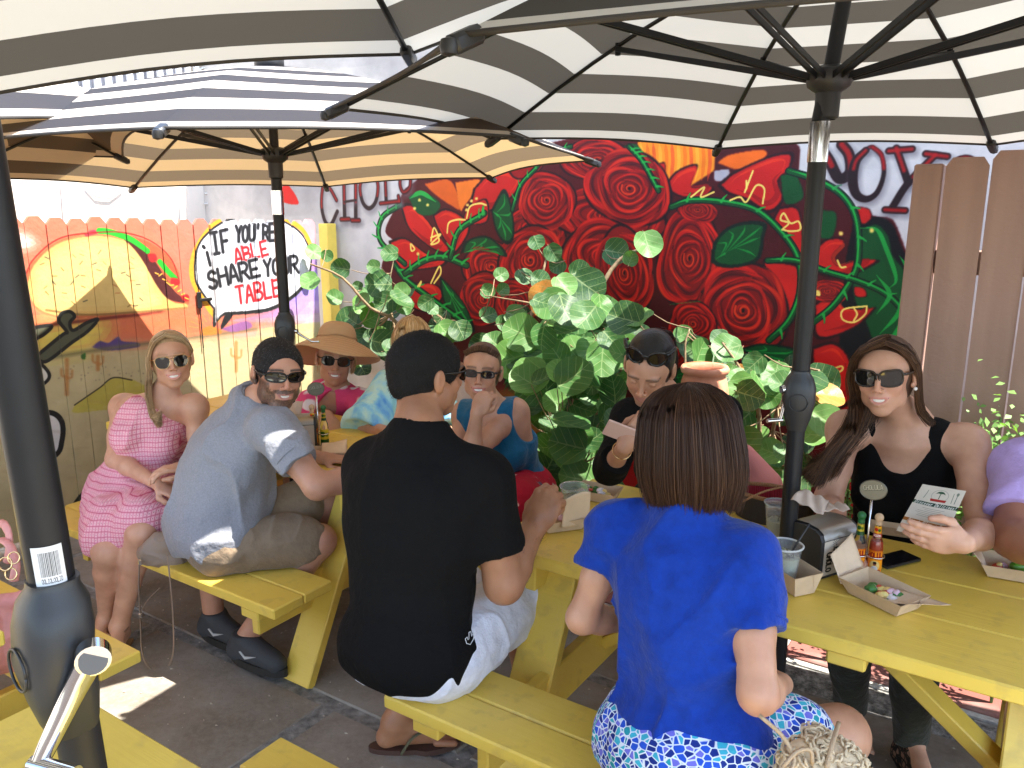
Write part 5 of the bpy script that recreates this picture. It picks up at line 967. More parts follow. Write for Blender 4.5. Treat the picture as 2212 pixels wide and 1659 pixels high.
def f_redf(c, s):
    f_knit(c, s); f = vor(c, 16.); n = tex(c, 'ShaderNodeTexNoise', 90., i_Detail=3.0); ad = c['node']('ShaderNodeMath', operation='MULTIPLY_ADD', i_1=.35); c['L'].new(n.outputs[0], ad.inputs[0]); c['L'].new(f.outputs['Distance'], ad.inputs[2]); sp = c['node']('ShaderNodeSeparateColor'); c['L'].new(f.outputs['Color'], sp.inputs[0])
    fl = ramp(c, sp.outputs[0], [(0, (.8, .7, .62)), (.35, (.75, .20, .05)), (.7, (.80, .74, .66)), (.85, (.05, .03, .08))]); return mixc(c, ramp(c, ad.outputs[0], [(.40, (1, 1, 1)), (.46, (0, 0, 0))]), (.38, .006, .02), fl)
M_REDF = mat('red_floral', rough=.8, fn=f_redf, spec=.2)
def f_hotp(c, s):
    f_knit(c, s); n = tex(c, 'ShaderNodeTexNoise', 9., i_Detail=3.0); f = vor(c, 11.); ad = c['node']('ShaderNodeMath', operation='MULTIPLY_ADD', i_1=.5); c['L'].new(n.outputs[0], ad.inputs[0]); c['L'].new(f.outputs['Distance'], ad.inputs[2]); return ramp(c, ad.outputs[0], [(.60, (.86, .78, .78)), (.65, (.84, .42, .48)), (.70, (.72, .07, .20))])
M_HOTP = mat('pink_flower_print', rough=.8, fn=f_hotp, spec=.2)
def f_tie(c, s): f_knit(c, s); n = tex(c, 'ShaderNodeTexNoise', 6., i_Detail=3.0, stretch=(2, 2, .7)); return ramp(c, n.outputs[0], [(.3, (.10, .34, .80)), (.45, (.30, .66, .82)), (.56, (.56, .82, .74)), (.7, (.40, .76, .86))])
M_TIE = mat('tie_dye', rough=.7, fn=f_tie, spec=.2)
A = at
def seg_sleeve(b, sh, el, t, r0, r1, cut=True, k=.03):
    sh, el = np.asarray(sh), np.asarray(el); e = sh + (el - sh) * t; b.cone(sh, e, r0, r1, k); front(b)
    return e, nrm(el - sh)
def front(b):
    """sleeves are shaped and opened before the trunk joins them"""
    q = b.p.pop(); nf = getattr(b, 'nf', 0); b.p.insert(nf, q); b.nf = nf + 1
def cut_end(b, e, d, r=.10):
    """hollow a sleeve end with a thick disc-like ellipsoid"""
    z = nrm(d); x = nrm(np.cross(z, (.3, .2, 1))); y = np.cross(z, x); b.ell(e + z * .05, (r, r, .052), np.stack([x, y, z]), .004, -1); front(b) if getattr(b, 'nf', 0) else None
def neckhole(b, p, c, r=(.075, .075, .05), tilt=None): b.ell(np.asarray(c) + [0, 0, .012], np.asarray(r) * .84, tilt, .008, -1)
SK_M = (.39, .185, .10); SK_F = (.52, .275, .17); SK_L = (.60, .335, .22)
def polo_collar(p, hd, parent, m):
    ax = nrm(hd.P(0, -.022, -.045) - p.nek); f = nrm(p.f - ax * (p.f @ ax)); r = np.cross(f, ax); c = p.nek + ax * .0; G = []
    for rr_, z in ((.104, -.018), (.096, .012), (.078, .036), (.071, .040), (.068, .025)):
        G.append([c + ax * (z - .012 * math.cos(a)) + (r * math.sin(a) + f * math.cos(a)) * rr_ * (1 + .08 * math.cos(a)) for a in np.linspace(.28, 2 * math.pi - .28, 36)])
    b = MB(); b.grid(np.array(G)); b.build('collar', m, parent, smooth=True)
# ================================================================== the man in black (back view)
hd = Head(A(922, 812, 2.27), 127, -4, 0, 1.03, 1.0); hd.kw = dict(smile=.2, male=True, mouth_open=False)
V3 = np.array([*V2, 0]); U3 = np.array([*U2, 0])
p = Person('man in a black t-shirt and white shorts seen from behind, lifting his fist', (-.290, 2.05, .565), (-.280, 2.055, .90), (-.255, 2.105, 1.145), hd, V2, SK_M, 1.10, True)
sh = np.array([-.075, 2.015, 1.045]); el = A(1088, 1262, 2.17); wr = A(1152, 1142, 2.33); p.arm(sh, el, wr, (.057, .047, .045, .030))
shl = np.array([-.405, 2.205, 1.02]); ell_ = np.array([-.42, 2.38, .79]); wl = np.array([-.22, 2.55, .78]); p.arm(shl, ell_, wl); p.hand(wl, (.8, .6, 0), (0, 0, -1), side=-1)
p.hand(wr, (.45, .25, .86), (.45, .85, -.3), L=1.32, curl=(1.15, 1.25, 1.3, 1.35), side=1, thumb=.7, tbend=.6, bend2=1.0)
p.leg((-.20, 2.00, .53), (.03, 2.36, .52), (.06, 2.42, .12)); foot(p.b, (.06, 2.42, .10), (.3, .9))
an = atz(852, 1560, .10); p.leg((-.36, 2.12, .53), (-.14, 2.46, .50), an + [0, 0, .0], (.088, .06, .058, .038)); foot(p.b, an, atz(935, 1600, .02)[:2] - an[:2], 1.05); p.fine.append((an - [.12, .12, .12], an + [.22, .16, .12], .005))
p.paint.append(lambda V, C: C * (1 - .0 * V[:, :1])); p.finish(hairc=(.01, .01, .01), brow=1., lipk=.4)
b = Body(); p.torso(b, .016, w=1.04, belly=.04); b.ell(p.pel + [0, 0, -.02] - p.f * .02, (.195, .15, .12), np.stack([p.r, p.f, p.up]), .05)
e1, d1 = seg_sleeve(b, sh, el, .62, .078, .074); cut_end(b, e1, d1, .12); e2, d2 = seg_sleeve(b, shl, ell_, .7, .075, .07); cut_end(b, e2, d2)
b.cone(p.nek + [0, 0, -.01], sh, .062, .058, .06); b.cone(p.nek + [0, 0, -.01], shl, .062, .055, .06); b.cone(p.nek - p.up * .07, p.nek - p.up * .018, .120, .086, .03); neckhole(b, p, p.nek + p.f * .03 + [0, 0, .050], (.080, .090, .045)); b.plane(p.pel - [0, 0, .075], (0, 0, -1), .01)
p.cloth('t_shirt', b, M_BLKT, .0065, .006, 6., 2)
b = Body(); M = np.stack([p.r, p.f, p.up]); b.ell(p.pel - [0, 0, .03] - p.f * .0, (.20, .165, .105), M, .03); b.cone((-.19, 2.01, .535), (.0, 2.31, .535), .115, .098, .03); b.cone((-.36, 2.11, .53), (-.18, 2.42, .52), .112, .095, .03); b.plane((0, 0, .442), (0, 0, -1), .01); p.cloth('shorts', b, M_WHT, .0065, .011, 11., 5)
# short hair cap with a crisp nape line
def haircap(hd, parent, name, col, off=.006, low=-.045, front=.05, m=None, fine=.0035, seed=3, amp=.0012, bump_fs=150, extra=None, side=.0, temple=True):
    b = Body(); o = off; hd.e(b, 0, -.018, .036, .074 + o, .094 + o, .082 + o, .01); hd.e(b, 0, .03, .03, .062 + o, .052 + o, .058 + o, .03); hd.e(b, 0, -.04, -.02, .060 + o * .8, .060 + o, .055 + o, .03)
    if extra: extra(b)
    f = hd.R[:, 1]; u = hd.R[:, 2]; hd.e(b, 0, .122, -.022, .082, .088, .106, .006, -1); hd.e(b, 0, .006, -.060, .12, .040, .072, .006, -1); b.plane(hd.P(0, 0, low), -u, .004)
    b.disp = lambda P: amp * noise3(P, bump_fs, seed) + amp * noise3(P, bump_fs * .3, seed + 1)
    V, F = b.mesh(fine); C = np.array(col) * (1 + .25 * noise3(V, 90, seed)[:, None]); return mesh(name, V, F, m or M_HAIR, parent, smooth=True, col=C)
def fuzz(o, hd, n, ln, cols, seed):
    rg = np.random.default_rng(seed); me = o.data; k = len(me.vertices); V = np.empty(k * 3); me.vertices.foreach_get('co', V); V = V.reshape(-1, 3); N = np.empty(k * 3); me.vertices.foreach_get('normal', N); N = N.reshape(-1, 3)
    i = rg.integers(0, k, n); P = V[i]; L = hd.loc(P); r = P - hd.P(0, -.01, .02); r /= np.linalg.norm(r, axis=1)[:, None]; fw = hd.R[:, 1]; up = hd.R[:, 2]
    d = r * .75 + (-up * .7)[None] * (L[:, 2:3] < .05) + (fw * .6)[None] * (L[:, 2:3] > .08) + rg.normal(size=(n, 3)) * .35; d /= np.linalg.norm(d, axis=1)[:, None]; x = np.cross(d, rg.normal(size=(n, 3))); x /= np.linalg.norm(x, axis=1)[:, None]; y = np.cross(d, x); l = ln * rg.uniform(.5, 1.2, (n, 1)); w = .00045
    P = P - r * .001; W_ = np.stack([P + x * w, P - x * w * .5 + y * w, P - x * w * .5 - y * w, P + d * l], 1).reshape(-1, 3); q = np.arange(n)[:, None] * 4; F = np.concatenate([q + [0, 1, 3], q + [1, 2, 3], q + [2, 0, 3]]); c = np.repeat(np.asarray(cols)[rg.integers(0, len(cols), n)] * rg.uniform(.7, 1.3, (n, 1)), 4, axis=0)
    return mesh('hair_stubble', W_, F, M_STRAND, o.parent, col=c)
M_CROP = mat('cropped_hair', vcol=True, rough=.75, spec=.25, bump=.9, bscale=420)
hc = haircap(hd, p.t, 'hair', (.010, .009, .009), .008, -.058, m=M_CROP); fuzz(hc, hd, 5200, .009, [(.010, .008, .008), (.02, .016, .015)], 1)
b = MB(); b.tube([p.nek + .068 * (p.r * math.cos(a) + (p.f * .9) * math.sin(a)) + [0, 0, .032 + .03 * math.sin(a)] for a in np.linspace(-2.6, -.3, 20) + 0], .0032, n=6); b.build('necklace', mat('bead_white', (.75, .68, .6), rough=.3), p.t, smooth=True)
glasses(hd, p.t, 'shade', .027, .020, z=.010)
lg = MB(); LP = at(1013, 1378, 2.0); dd = nrm(at(1013, 1378, 1.9) - LP)
pts = [(0, -12), (4, -14), (6, -4), (10, -12), (12, -8), (9, 4), (3, 14), (-5, 12), (-8, 2), (-4, -2), (-2, 4), (0, 2)]
def shirt_mark(name, cx, cy, pts, m, parent, target, lift=.004, w=.0016, sc=1.0, fill=False):
    """sew an outline onto the nearest cloth surface along the view of the artist's rays"""
    me = target.data; n = len(me.vertices); V = np.empty(n * 3); me.vertices.foreach_get('co', V); V = V.reshape(-1, 3); out = []
    for x, y in pts:
        o = np.array([0, 0, CAMH]); r = nrm(at(cx + x * sc, cy + y * sc, 1.) - o); t = (V - o) @ r; dperp = np.linalg.norm(V - o - t[:, None] * r, axis=1); c_ = np.where(dperp < .012)[0]
        if len(c_) == 0: c_ = np.array([np.argmin(dperp)])
        out.append(o + r * (t[c_].min() - lift))
    b = MB()
    if fill: b.add(np.array(out + [np.mean(out, 0)]), [[i, (i + 1) % len(out), len(out)] for i in range(len(out))])
    else: b.tube(out + [out[0]], w, n=6)
    return b.build(name, m, parent)
shirt = [o for o in p.t.children if o.name.startswith('t_shirt')][0]; shirt_mark('shirt_emblem', 1013, 1378, pts, mat('emblem_white', (.7, .7, .7), rough=.6), p.t, shirt, w=.0011)
# forearm hair
g = []; ax = nrm(wr - el)
for k in range(46):
    a = k * 2.4; q = el + (wr - el) * random.uniform(.15, 1.); x = nrm(np.cross(ax, (0, 0, 1))); y = np.cross(ax, x); n_ = x * math.cos(a) + y * math.sin(a); s0 = q + n_ * (.043 - .013 * np.linalg.norm(q - el) / .26); g.append(([s0, s0 + n_ * .006 + ax * .006, s0 + n_ * .010 + ax * .016], .012, .013))
strands('arm_hair', g, 700, p.body, [(.03, .02, .015), (.06, .035, .02)], .00035, 4, k=4)
# flip-flop
def flipflop(an, td, parent, L=1.05):
    d = nrm([*td[:2], 0]); sx = np.array([-d[1], d[0], 0]); c0 = np.array([an[0], an[1], .012]); b = MB(); o = []
    for t in np.linspace(0, 2 * math.pi, 28, endpoint=False): x = math.cos(t) * .145 * L + .065; y = math.sin(t) * (.052 - .012 * (math.cos(t) < 0)) * L; o.append((x, y))
    V = [c0 + d * x + sx * y + [0, 0, z] for z in (-.011, .008) for x, y in o]; n = 28; b.add(V, [list(range(n))[::-1], list(range(n, 2 * n))] + [[i, (i + 1) % n, n + (i + 1) % n, n + i] for i in range(n)]); o_ = b.build('flip_flop', mat('brown_rubber', (.075, .035, .025), rough=.6, bump=.2), parent)
    b = MB()
    for q in (-1, 1): b.tube(spl([c0 + d * .02 + sx * q * .046, c0 + d * .06 + sx * q * .04 + [0, 0, .055], c0 + d * .11 + sx * q * .01 + [0, 0, .05], c0 + d * .145 + [0, 0, .01]], 10), .008, n=8, flat=.45)
    b.build('strap', mat('olive_strap', (.12, .11, .06), rough=.8), o_, smooth=True)
flipflop(an, atz(935, 1600, .02) - an, p.t)
# ================================================================== woman in the blue top (back view)
hd = Head(A(1478, 940, 1.88), 205, -8, 0, 1.0); hd.kw = dict(smile=.4, mouth_open=False)
p = Person('woman in a royal blue top and mosaic print skirt, her brown bob turned to us', (.405, 1.62, .56), (.40, 1.66, .83), (.392, 1.73, 1.055), hd, V2, SK_F, 1.0)
sh = np.array([.522, 1.645, .995]); el = A(1638, 1500, 1.64); wr = A(1688, 1478, 1.86); p.arm(sh, el, wr, (.055, .045, .041, .027)); p.hand(wr, (-.35, .9, -.05), (-.5, -.1, -.9), side=-1, curl=(.5, .5, .5, .5), L=.95)
shl = np.array([.255, 1.82, .995]); ell_ = np.array([.172, 1.80, .765]); wl = np.array([.34, 1.93, .68]); p.arm(shl, ell_, wl, (.050, .042, .038, .026)); p.hand(wl, (.8, .3, -.3), (0, 0, -1), side=1, L=.95)
p.leg((.49, 1.60, .53), (.775, 1.675, .53), (.80, 1.86, .16), (.098, .068, .058, .036)); foot(p.b, (.80, 1.86, .10), (.5, .8)); p.leg((.32, 1.70, .53), (.53, 2.02, .50), (.58, 1.98, .10)); foot(p.b, (.58, 1.98, .10), (.5, .8)); p.finish(hairc=(.04, .02, .012))
b = Body(); p.torso(b, .013, w=1.02); e1, d1 = seg_sleeve(b, sh, el, .52, .062, .068); cut_end(b, e1, d1, .12); e2, d2 = seg_sleeve(b, shl, ell_, .40, .060, .062); cut_end(b, e2, d2); b.cone(p.nek - [0, 0, .02], sh, .05, .052, .05); b.cone(p.nek - [0, 0, .02], shl, .05, .052, .05)
b.ell(p.pel + [0, 0, .02], (.190, .145, .11), np.stack([p.r, p.f, p.up]), .05); b.cone(p.nek - p.up * .07, p.nek + p.up * .0, .110, .070, .03); neckhole(b, p, p.nek + p.f * .02 + [0, 0, .058], (.090, .090, .045)); b.plane(p.pel + [0, 0, .068], (0, 0, -1), .01); top = p.cloth('blue_top', b, M_BLUE, .006, .013, 8., 7)
for (e_, d_, r_) in ((e1, d1, .069),): x = nrm(np.cross(d_, (0, 0, 1))); y = np.cross(d_, x); b = MB(); b.tube([e_ - d_ * .012 + r_ * (x * math.cos(a) + y * math.sin(a)) for a in np.linspace(0, 6.283, 30)], .0035, n=6, caps=False); b.build('sleeve_cuff', M_BLUE, top, smooth=True)
b = Body(); M = np.stack([p.r, p.f, p.up]); b.ell(p.pel - [0, 0, .02], (.225, .185, .13), M, .03); b.cone((.47, 1.60, .535), (.64, 1.64, .53), .125, .115, .03); b.cone((.32, 1.69, .53), (.48, 1.95, .52), .115, .10, .03); b.cone((.40, 1.56, .50), (.42, 1.52, .46), .17, .15, .04); b.plane((0, 0, .4425), (0, 0, -1), .01); p.cloth('skirt', b, M_SKB, .0075, .008, 9., 8)
# bob: layered strands over a rounded volume
def bob(hd, parent, cols, n, bottom, rx, ry, seed=1, r=.0011, front_open=60, flip=.02, top=.122, base=True, basecol=(.03, .016, .010), curve=1.0, part=0.0):
    rg = np.random.default_rng(seed); G = []
    for i in range(n):
        ph = R_(rg.uniform(90 + front_open, 450 - front_open)); lay = rg.uniform(.86, 1.03); cx, cy = math.cos(ph), math.sin(ph); bt_ = bottom + rg.uniform(-.010, .022) + .010 * math.sin(ph * 3); P = []
        for t in np.linspace(0, 1, 8):
            a = t * math.pi / 2 / .52
            if t < .52: rr_ = math.sin(a) ** .9; z = .03 + (top - .03) * math.cos(a)
            else: q = (t - .52) / .48; rr_ = 1 + .10 * math.sin(q * math.pi * .6) * curve - .24 * q ** 3; z = .03 + (bt_ - .03) * q
            P.append([rx * lay * cx * rr_ + part * (1 - rr_), -.02 + ry * lay * cy * rr_, z])
        P[-1][0] += flip * cx * .6 + rg.normal() * .006; P[-1][1] += flip * cy * .6; P = hd.pts(P); G.append((P, .0015, .004))
    if base:
        b = Body(); hd.e(b, 0, -.022, .03, rx * .93, ry * .95, (top - .03) * .95, .02); hd.e(b, 0, -.03, (bottom + .03) / 2, rx * .96, ry * .92, abs(bottom - .03) * .60, .03)
        if front_open: hd.e(b, 0, .13, -.05, .085, .13, .16, .01, -1)
        V, F = b.mesh(.006); mesh('hair', V, F, M_HAIR, parent, smooth=True, col=np.tile(basecol, (len(V), 1)))
    return strands_direct('hair_strands', G, parent, cols, r, seed)
def strands_direct(name, G, parent, cols, r, seed):
    rg = np.random.default_rng(seed); cols = np.asarray(cols); per = 6; out = []
    VV, CC, FF = [], [], []; n0 = 0; k = 14; T = np.linspace(0, 1, k)[:, None]
    for (P, s0, s1) in G:
        C0 = spl(P, k); c_ = cols[rg.integers(0, len(cols))]
        for _ in range(per):
            o = rg.normal(size=3); Q = C0 + o * (s0 * (1 - T) + s1 * T) + rg.normal(size=3) * s1 * .5 * T ** 2; t = np.gradient(Q, axis=0); t /= np.linalg.norm(t, axis=1)[:, None] + 1e-9; x = np.cross(t, (.3, .5, .8)); x /= np.linalg.norm(x, axis=1)[:, None] + 1e-9; y = np.cross(t, x)
            rad = r * rg.uniform(.6, 1.4) * np.linspace(1, .5, k)[:, None]; V = np.stack([Q + rad * (math.cos(a) * x + math.sin(a) * y) for a in (0, 2.1, 4.2)], 1).reshape(-1, 3); VV.append(V); CC.append(np.tile((c_ * .4 + cols[rg.integers(0, len(cols))] * .6) * rg.uniform(.75, 1.25), (len(V), 1)))
            i = np.arange(k - 1)[:, None] * 3; j = np.arange(3)[None]; j2 = (j + 1) % 3; FF.append(np.stack([n0 + i + j, n0 + i + j2, n0 + i + 3 + j2, n0 + i + 3 + j], -1).reshape(-1, 4)); n0 += len(V)
    return mesh(name, np.concatenate(VV), np.concatenate(FF), M_STRAND, parent, smooth=True, col=np.concatenate(CC))
BR = [(.045, .018, .010), (.060, .026, .013), (.032, .013, .008), (.11, .052, .026), (.05, .021, .012)]
bob(hd, p.t, BR, 1000, -.160, .108, .118, 3, .00085, front_open=38, flip=-.004, curve=1.5, basecol=(.045, .019, .011)); glasses(hd, p.t, 'shade', .026, .018)
# ================================================================== smiling woman in the black tank top
hd = Head(A(1912, 812, 2.45), -36, 0, -6, 1.02); hd.kw = dict(smile=1.)
p = Person('smiling woman in a black tank top and cat-eye sunglasses holding a menu card', (1.325, 2.58, .56), (1.30, 2.52, .845), (1.262, 2.475, 1.085), hd, -V2, SK_L, 1.04)
shr = np.array([1.105, 2.555, 1.035]); elr = A(1788, 1085, 2.52); wrr = A(1815, 1155, 2.30); p.arm(shr, elr, wrr, (.056, .046, .042, .028)); p.hand(wrr, (.3, -.8, -.3), (0, -.3, -1), side=-1, curl=(.5, .6, .6, .6))
shl = np.array([1.410, 2.385, 1.035]); ell_ = A(2128, 1148, 2.27); wl = A(2082, 1172, 2.03); p.arm(shl, ell_, wl, (.057, .048, .044, .029)); p.hand(wl, (-.95, -.05, .12), (.1, 1, .15), side=-1, curl=(.30, .38, .42, .5), thumb=.3, tbend=.2, bend2=.7, L=.98)
aR = atz(1838, 1520, .11); aL = atz(1968, 1590, .11); p.leg((1.25, 2.60, .53), (1.04, 2.27, .52), aR, (.09, .06, .05, .036)); p.leg((1.40, 2.50, .53), (1.19, 2.15, .52), aL, (.09, .06, .05, .036)); foot(p.b, aR, (-.2, -1)); foot(p.b, aL, (-.1, -1)); p.finish(hairc=(.06, .03, .018), brow=.3, lips=(.62, .24, .22)); hd.teeth(p.t)
b = Body(); p.torso(b, .008, w=1.0); b.cone(p.nek - p.up * .04, shr, .060, .050, .05); b.cone(p.nek - p.up * .04, shl, .060, .050, .05); b.cone(p.nek + p.r * .09 - [0, 0, .02], p.che + p.r * .085 + p.f * .07, .034, .055, .02); b.cone(p.nek - p.r * .09 - [0, 0, .02], p.che - p.r * .085 + p.f * .07, .034, .055, .02)
b.ell(p.nek + p.f * .085 - [0, 0, .045], (.078, .09, .100), np.stack([p.r, p.f, p.up]), .006, -1); b.ell(p.nek - [0, 0, -.035], (.066, .09, .05), np.stack([p.r, p.f, p.up]), .006, -1)
for q, s_ in ((1, shr), (-1, shl)): b.ell(s_ + p.r * q * .030 + [0, 0, .01], (.072, .14, .125), np.stack([p.r, p.f, p.up]), .008, -1)
b.plane(p.pel - [0, 0, .05], (0, 0, -1)); p.cloth('tank_top', b, M_BLKT, .0055, .004, 9., 12)
b = Body(); M = np.stack([p.r, p.f, p.up]); b.ell(p.pel - [0, 0, .02], (.19, .14, .11), M, .03)
for h_, k_, a_ in (((1.25, 2.60, .53), (1.04, 2.27, .52), aR), ((1.40, 2.50, .53), (1.19, 2.15, .52), aL)): b.cone(h_, k_, .10, .078, .03); b.cone(k_, np.array(a_) + [0, 0, .0], .074, .052, .02)
b.plane(aR + [0, 0, -.02], (0, 0, -1)); p.cloth('trousers', b, M_PANT, .008, .006, 10., 13)
def fishnet_shoe(an, td, parent):
    d = nrm([*td[:2], 0]); sx = np.array([-d[1], d[0], 0]); b = Body(); a = np.array(an, float); g = .006; b.cone(a + [0, 0, .01], [*(a - d * .025)[:2], .035], .042, .038, .02); b.cone([*(a - d * .025)[:2], .032], [*(a + d * .15)[:2], .026], .036, .030, .03); b.cone(a, [*(a + d * .12)[:2], .04], .036, .026, .02); b.plane([0, 0, .004], (0, 0, -1)); b.plane(a + [0, 0, .05], (0, 0, 1)); V, F = b.mesh(.005)
    o = mesh('shoe', V, F, mat('black_cutout', (.02, .018, .016), rough=.7, fn=lambda c, s: mixc(c, ramp(c, vor(c, 55., 'DISTANCE_TO_EDGE', rnd=.4).outputs['Distance'], [(.10, (1, 1, 1)), (.16, (0, 0, 0))]), (.30, .17, .12), (.012, .011, .01))), parent, smooth=True)
    b = MB(); b.beam([*(a - d * .05)[:2], .008], [*(a + d * .175)[:2], .008], .075, .014, ch=.004); b.build('sole', mat('black_sole', (.015, .014, .013), rough=.6), o)
fishnet_shoe(aR, (-.2, -1), p.t); fishnet_shoe(aL, (-.1, -1), p.t)
LB = [(.075, .034, .018), (.12, .058, .029), (.05, .023, .014), (.20, .10, .048), (.06, .028, .015)]
def scalp(hd, parent, col, off=.008, back=1., m=None, front=.055, low=-.06, face=(.0, .118, -.04, .082, .085, .098), name='hair', tall=1.):
    b = Body(); hd.e(b, 0, -.020, .036, .074 + off, .095 + off * back, .080 * tall + off, .01); hd.e(b, 0, -.03, -.03, .066 + off * .8, .066 + off, .06 + off, .03); hd.e(b, face[0], face[1], face[2], face[3], face[4], face[5], .006, -1); b.plane(hd.P(0, 0, low), -hd.R[:, 2], .01)
    V, F = b.mesh(.0045); return mesh(name, V, F, m or M_HAIR, parent, smooth=True, col=np.array(col) * (1 + .3 * noise3(V, 60, 5)[:, None]))
scalp(hd, p.t, (.07, .035, .020), .006, low=-.075, face=(0, .115, -.045, .074, .09, .115))
G = []
for k in range(12): a = k / 11; G.append(([hd.P(-.012, .078 - .10 * a, .108 + .012 * math.sin(a * 3)), hd.P(.062, .070 - .10 * a, .075), hd.P(.088, .050 - .09 * a, .0), hd.P(.083, .03 - .08 * a, -.07), A(1845 - 18 * a, 925 + 6 * a, 2.42 + .1 * a), A(1800 - 14 * a, 985, 2.42 + .08 * a), A(1770 - 30 * a, 1045 - 20 * a, 2.43)], .006, .022))
strands('hair_strands', G, 2600, p.t, LB, .00085, 21, k=15, clump=.5)
G = []
for k in range(10): a = k / 9; G.append(([hd.P(-.012, .076 - .11 * a, .110), hd.P(-.058, .055 - .09 * a, .082), hd.P(-.084, .012 - .05 * a, .02), hd.P(-.084, -.015 - .04 * a, -.05), hd.P(-.088, -.03 - .03 * a, -.11), hd.P(-.115, -.05, -.15)], .005, .010))
strands('side_hair_strands', G, 1300, p.t, LB, .00085, 22, k=12, clump=.7)
G = [([hd.P(.05, -.05, .05), hd.P(.085, -.06, -.03), A(1860, 900, 2.55), A(1815, 960, 2.56), A(1765, 1010, 2.5), A(1748, 985, 2.45)], .03, .03), ([hd.P(.04, -.08, .02), A(1880, 900, 2.6), A(1830, 960, 2.6), A(1790, 1020, 2.5)], .03, .03)]
strands('back_hair_strands', G, 1300, p.t, LB, .00085, 23, k=12, clump=.4)
glasses(hd, p.t, 'cat', .031, .0225, cat=.007, frame=mat('tortoise', (.03, .018, .010), rough=.2, noise=.6, nscale=90), z=.009, gap=.034, rim=.003)
b = MB(); b.lathe([(0, .006), (.004, .0045), (.006, 0), (.004, -.0045), (0, -.006)], o=hd.P(-.083, .004, -.036), n=14); b.build('pearl_earring', M_PEARL, p.t, smooth=True)
# ================================================================== dark haired woman looking at her phone
hd = Head(A(1402, 795, 2.80), -24, -30, 8, 1.06); hd.kw = dict(smile=.35, mouth_open=False)
p = Person('black haired woman in black looking down at her phone, sunglasses on her head', (.64, 3.02, .56), (.64, 2.93, .80), A(1468, 880, 2.93), hd, (-.6, -.8), SK_F, 1.0)
shr = A(1362, 905, 2.88); elr = A(1318, 1012, 2.72); wrr = A(1348, 966, 2.52); p.arm(shr, elr, wrr, (.052, .042, .039, .026)); p.hand(wrr, (.55, -.1, .75), (.35, .9, .2), side=1, curl=(.55, .7, .8, .9), thumb=.7, L=.98)
shl = A(1560, 895, 2.93); ell_ = A(1570, 1010, 2.80); wl = A(1480, 1000, 2.6); p.arm(shl, ell_, wl); p.hand(wl, (-.8, -.1, .3), (0, -.3, -1)); p.leg((.60, 3.05, .53), (.42, 2.68, .50), (.46, 2.7, .1)); p.leg((.75, 2.95, .53), (.60, 2.62, .5), (.62, 2.66, .1)); foot(p.b, (.46, 2.7, .1), (-.3, -1)); foot(p.b, (.62, 2.66, .1), (-.3, -1)); p.finish(hairc=(.02, .015, .012), lips=(.50, .18, .15), brow=.9)
b = Body(); p.torso(b, .012); 
for s_, e_ in ((shr, elr), (shl, ell_)): b.cone(s_, e_, .062, .056, .03); b.cone(p.nek - [0, 0, .035], s_, .066, .064, .05)
b.cone(elr, elr * .5 + wrr * .5, .054, .048, .02); cut_end(b, elr * .55 + wrr * .45, wrr - elr, .09); neckhole(b, p, p.nek + p.f * .02 + [0, 0, .045], (.088, .085, .055)); b.plane(p.pel - [0, 0, .06], (0, 0, -1)); p.cloth('black_top', b, M_BLKT, .007, .005, 8., 14)
b = Body(); b.ell(p.pel - [0, 0, .02], (.18, .14, .11), np.stack([p.r, p.f, p.up]), .03); b.cone((.60, 3.05, .53), (.42, 2.68, .50), .10, .08); b.cone((.75, 2.95, .53), (.60, 2.62, .5), .10, .08); p.cloth('trousers', b, M_BLKT, .010, 0)
scalp(hd, p.t, (.012, .010, .010), .006, low=-.07, face=(0, .122, -.035, .082, .085, .088))
BK_ = [(.010, .008, .008), (.018, .014, .012), (.03, .022, .02)]; G = []
for k in range(14): a = -1 + 2 * k / 13; G.append(([hd.P(.062 * a, .070 - .035 * a * a, .072 - .02 * a * a), hd.P(.070 * a, .02, .104 - .03 * a * a), hd.P(.062 * a, -.05, .10 - .03 * a * a), hd.P(.045 * a, -.105, .05), hd.P(.02 * a, -.12, .02)], .003, .006))
strands('hair_strands', G, 1100, p.t, BK_, .0011, 31); G = [([hd.P(0, -.11, .03), hd.P(-.02, -.145, .0), hd.P(-.04, -.13, -.07), hd.P(-.045, -.10, -.13)], .025, .03)]; strands('ponytail', G, 900, p.t, BK_, .0012, 32)
glasses(hd, p.t, 'round', .028, .027, z=.098, y=.068, arms=True, rim=.005, gap=.036, wrap=.02, name='sunglasses_on_head')
b = MB(); b.tube([wrr - nrm(wrr - elr) * .03 + .030 * (np.array([1, 0, 0]) * math.cos(a) + nrm(np.cross(wrr - elr, (1, 0, 0))) * math.sin(a)) for a in np.linspace(0, 6.28, 20)], .002, n=6, caps=False); b.build('bangle', M_GOLD, p.t, smooth=True)
PH = A(1352, 938, 2.50)
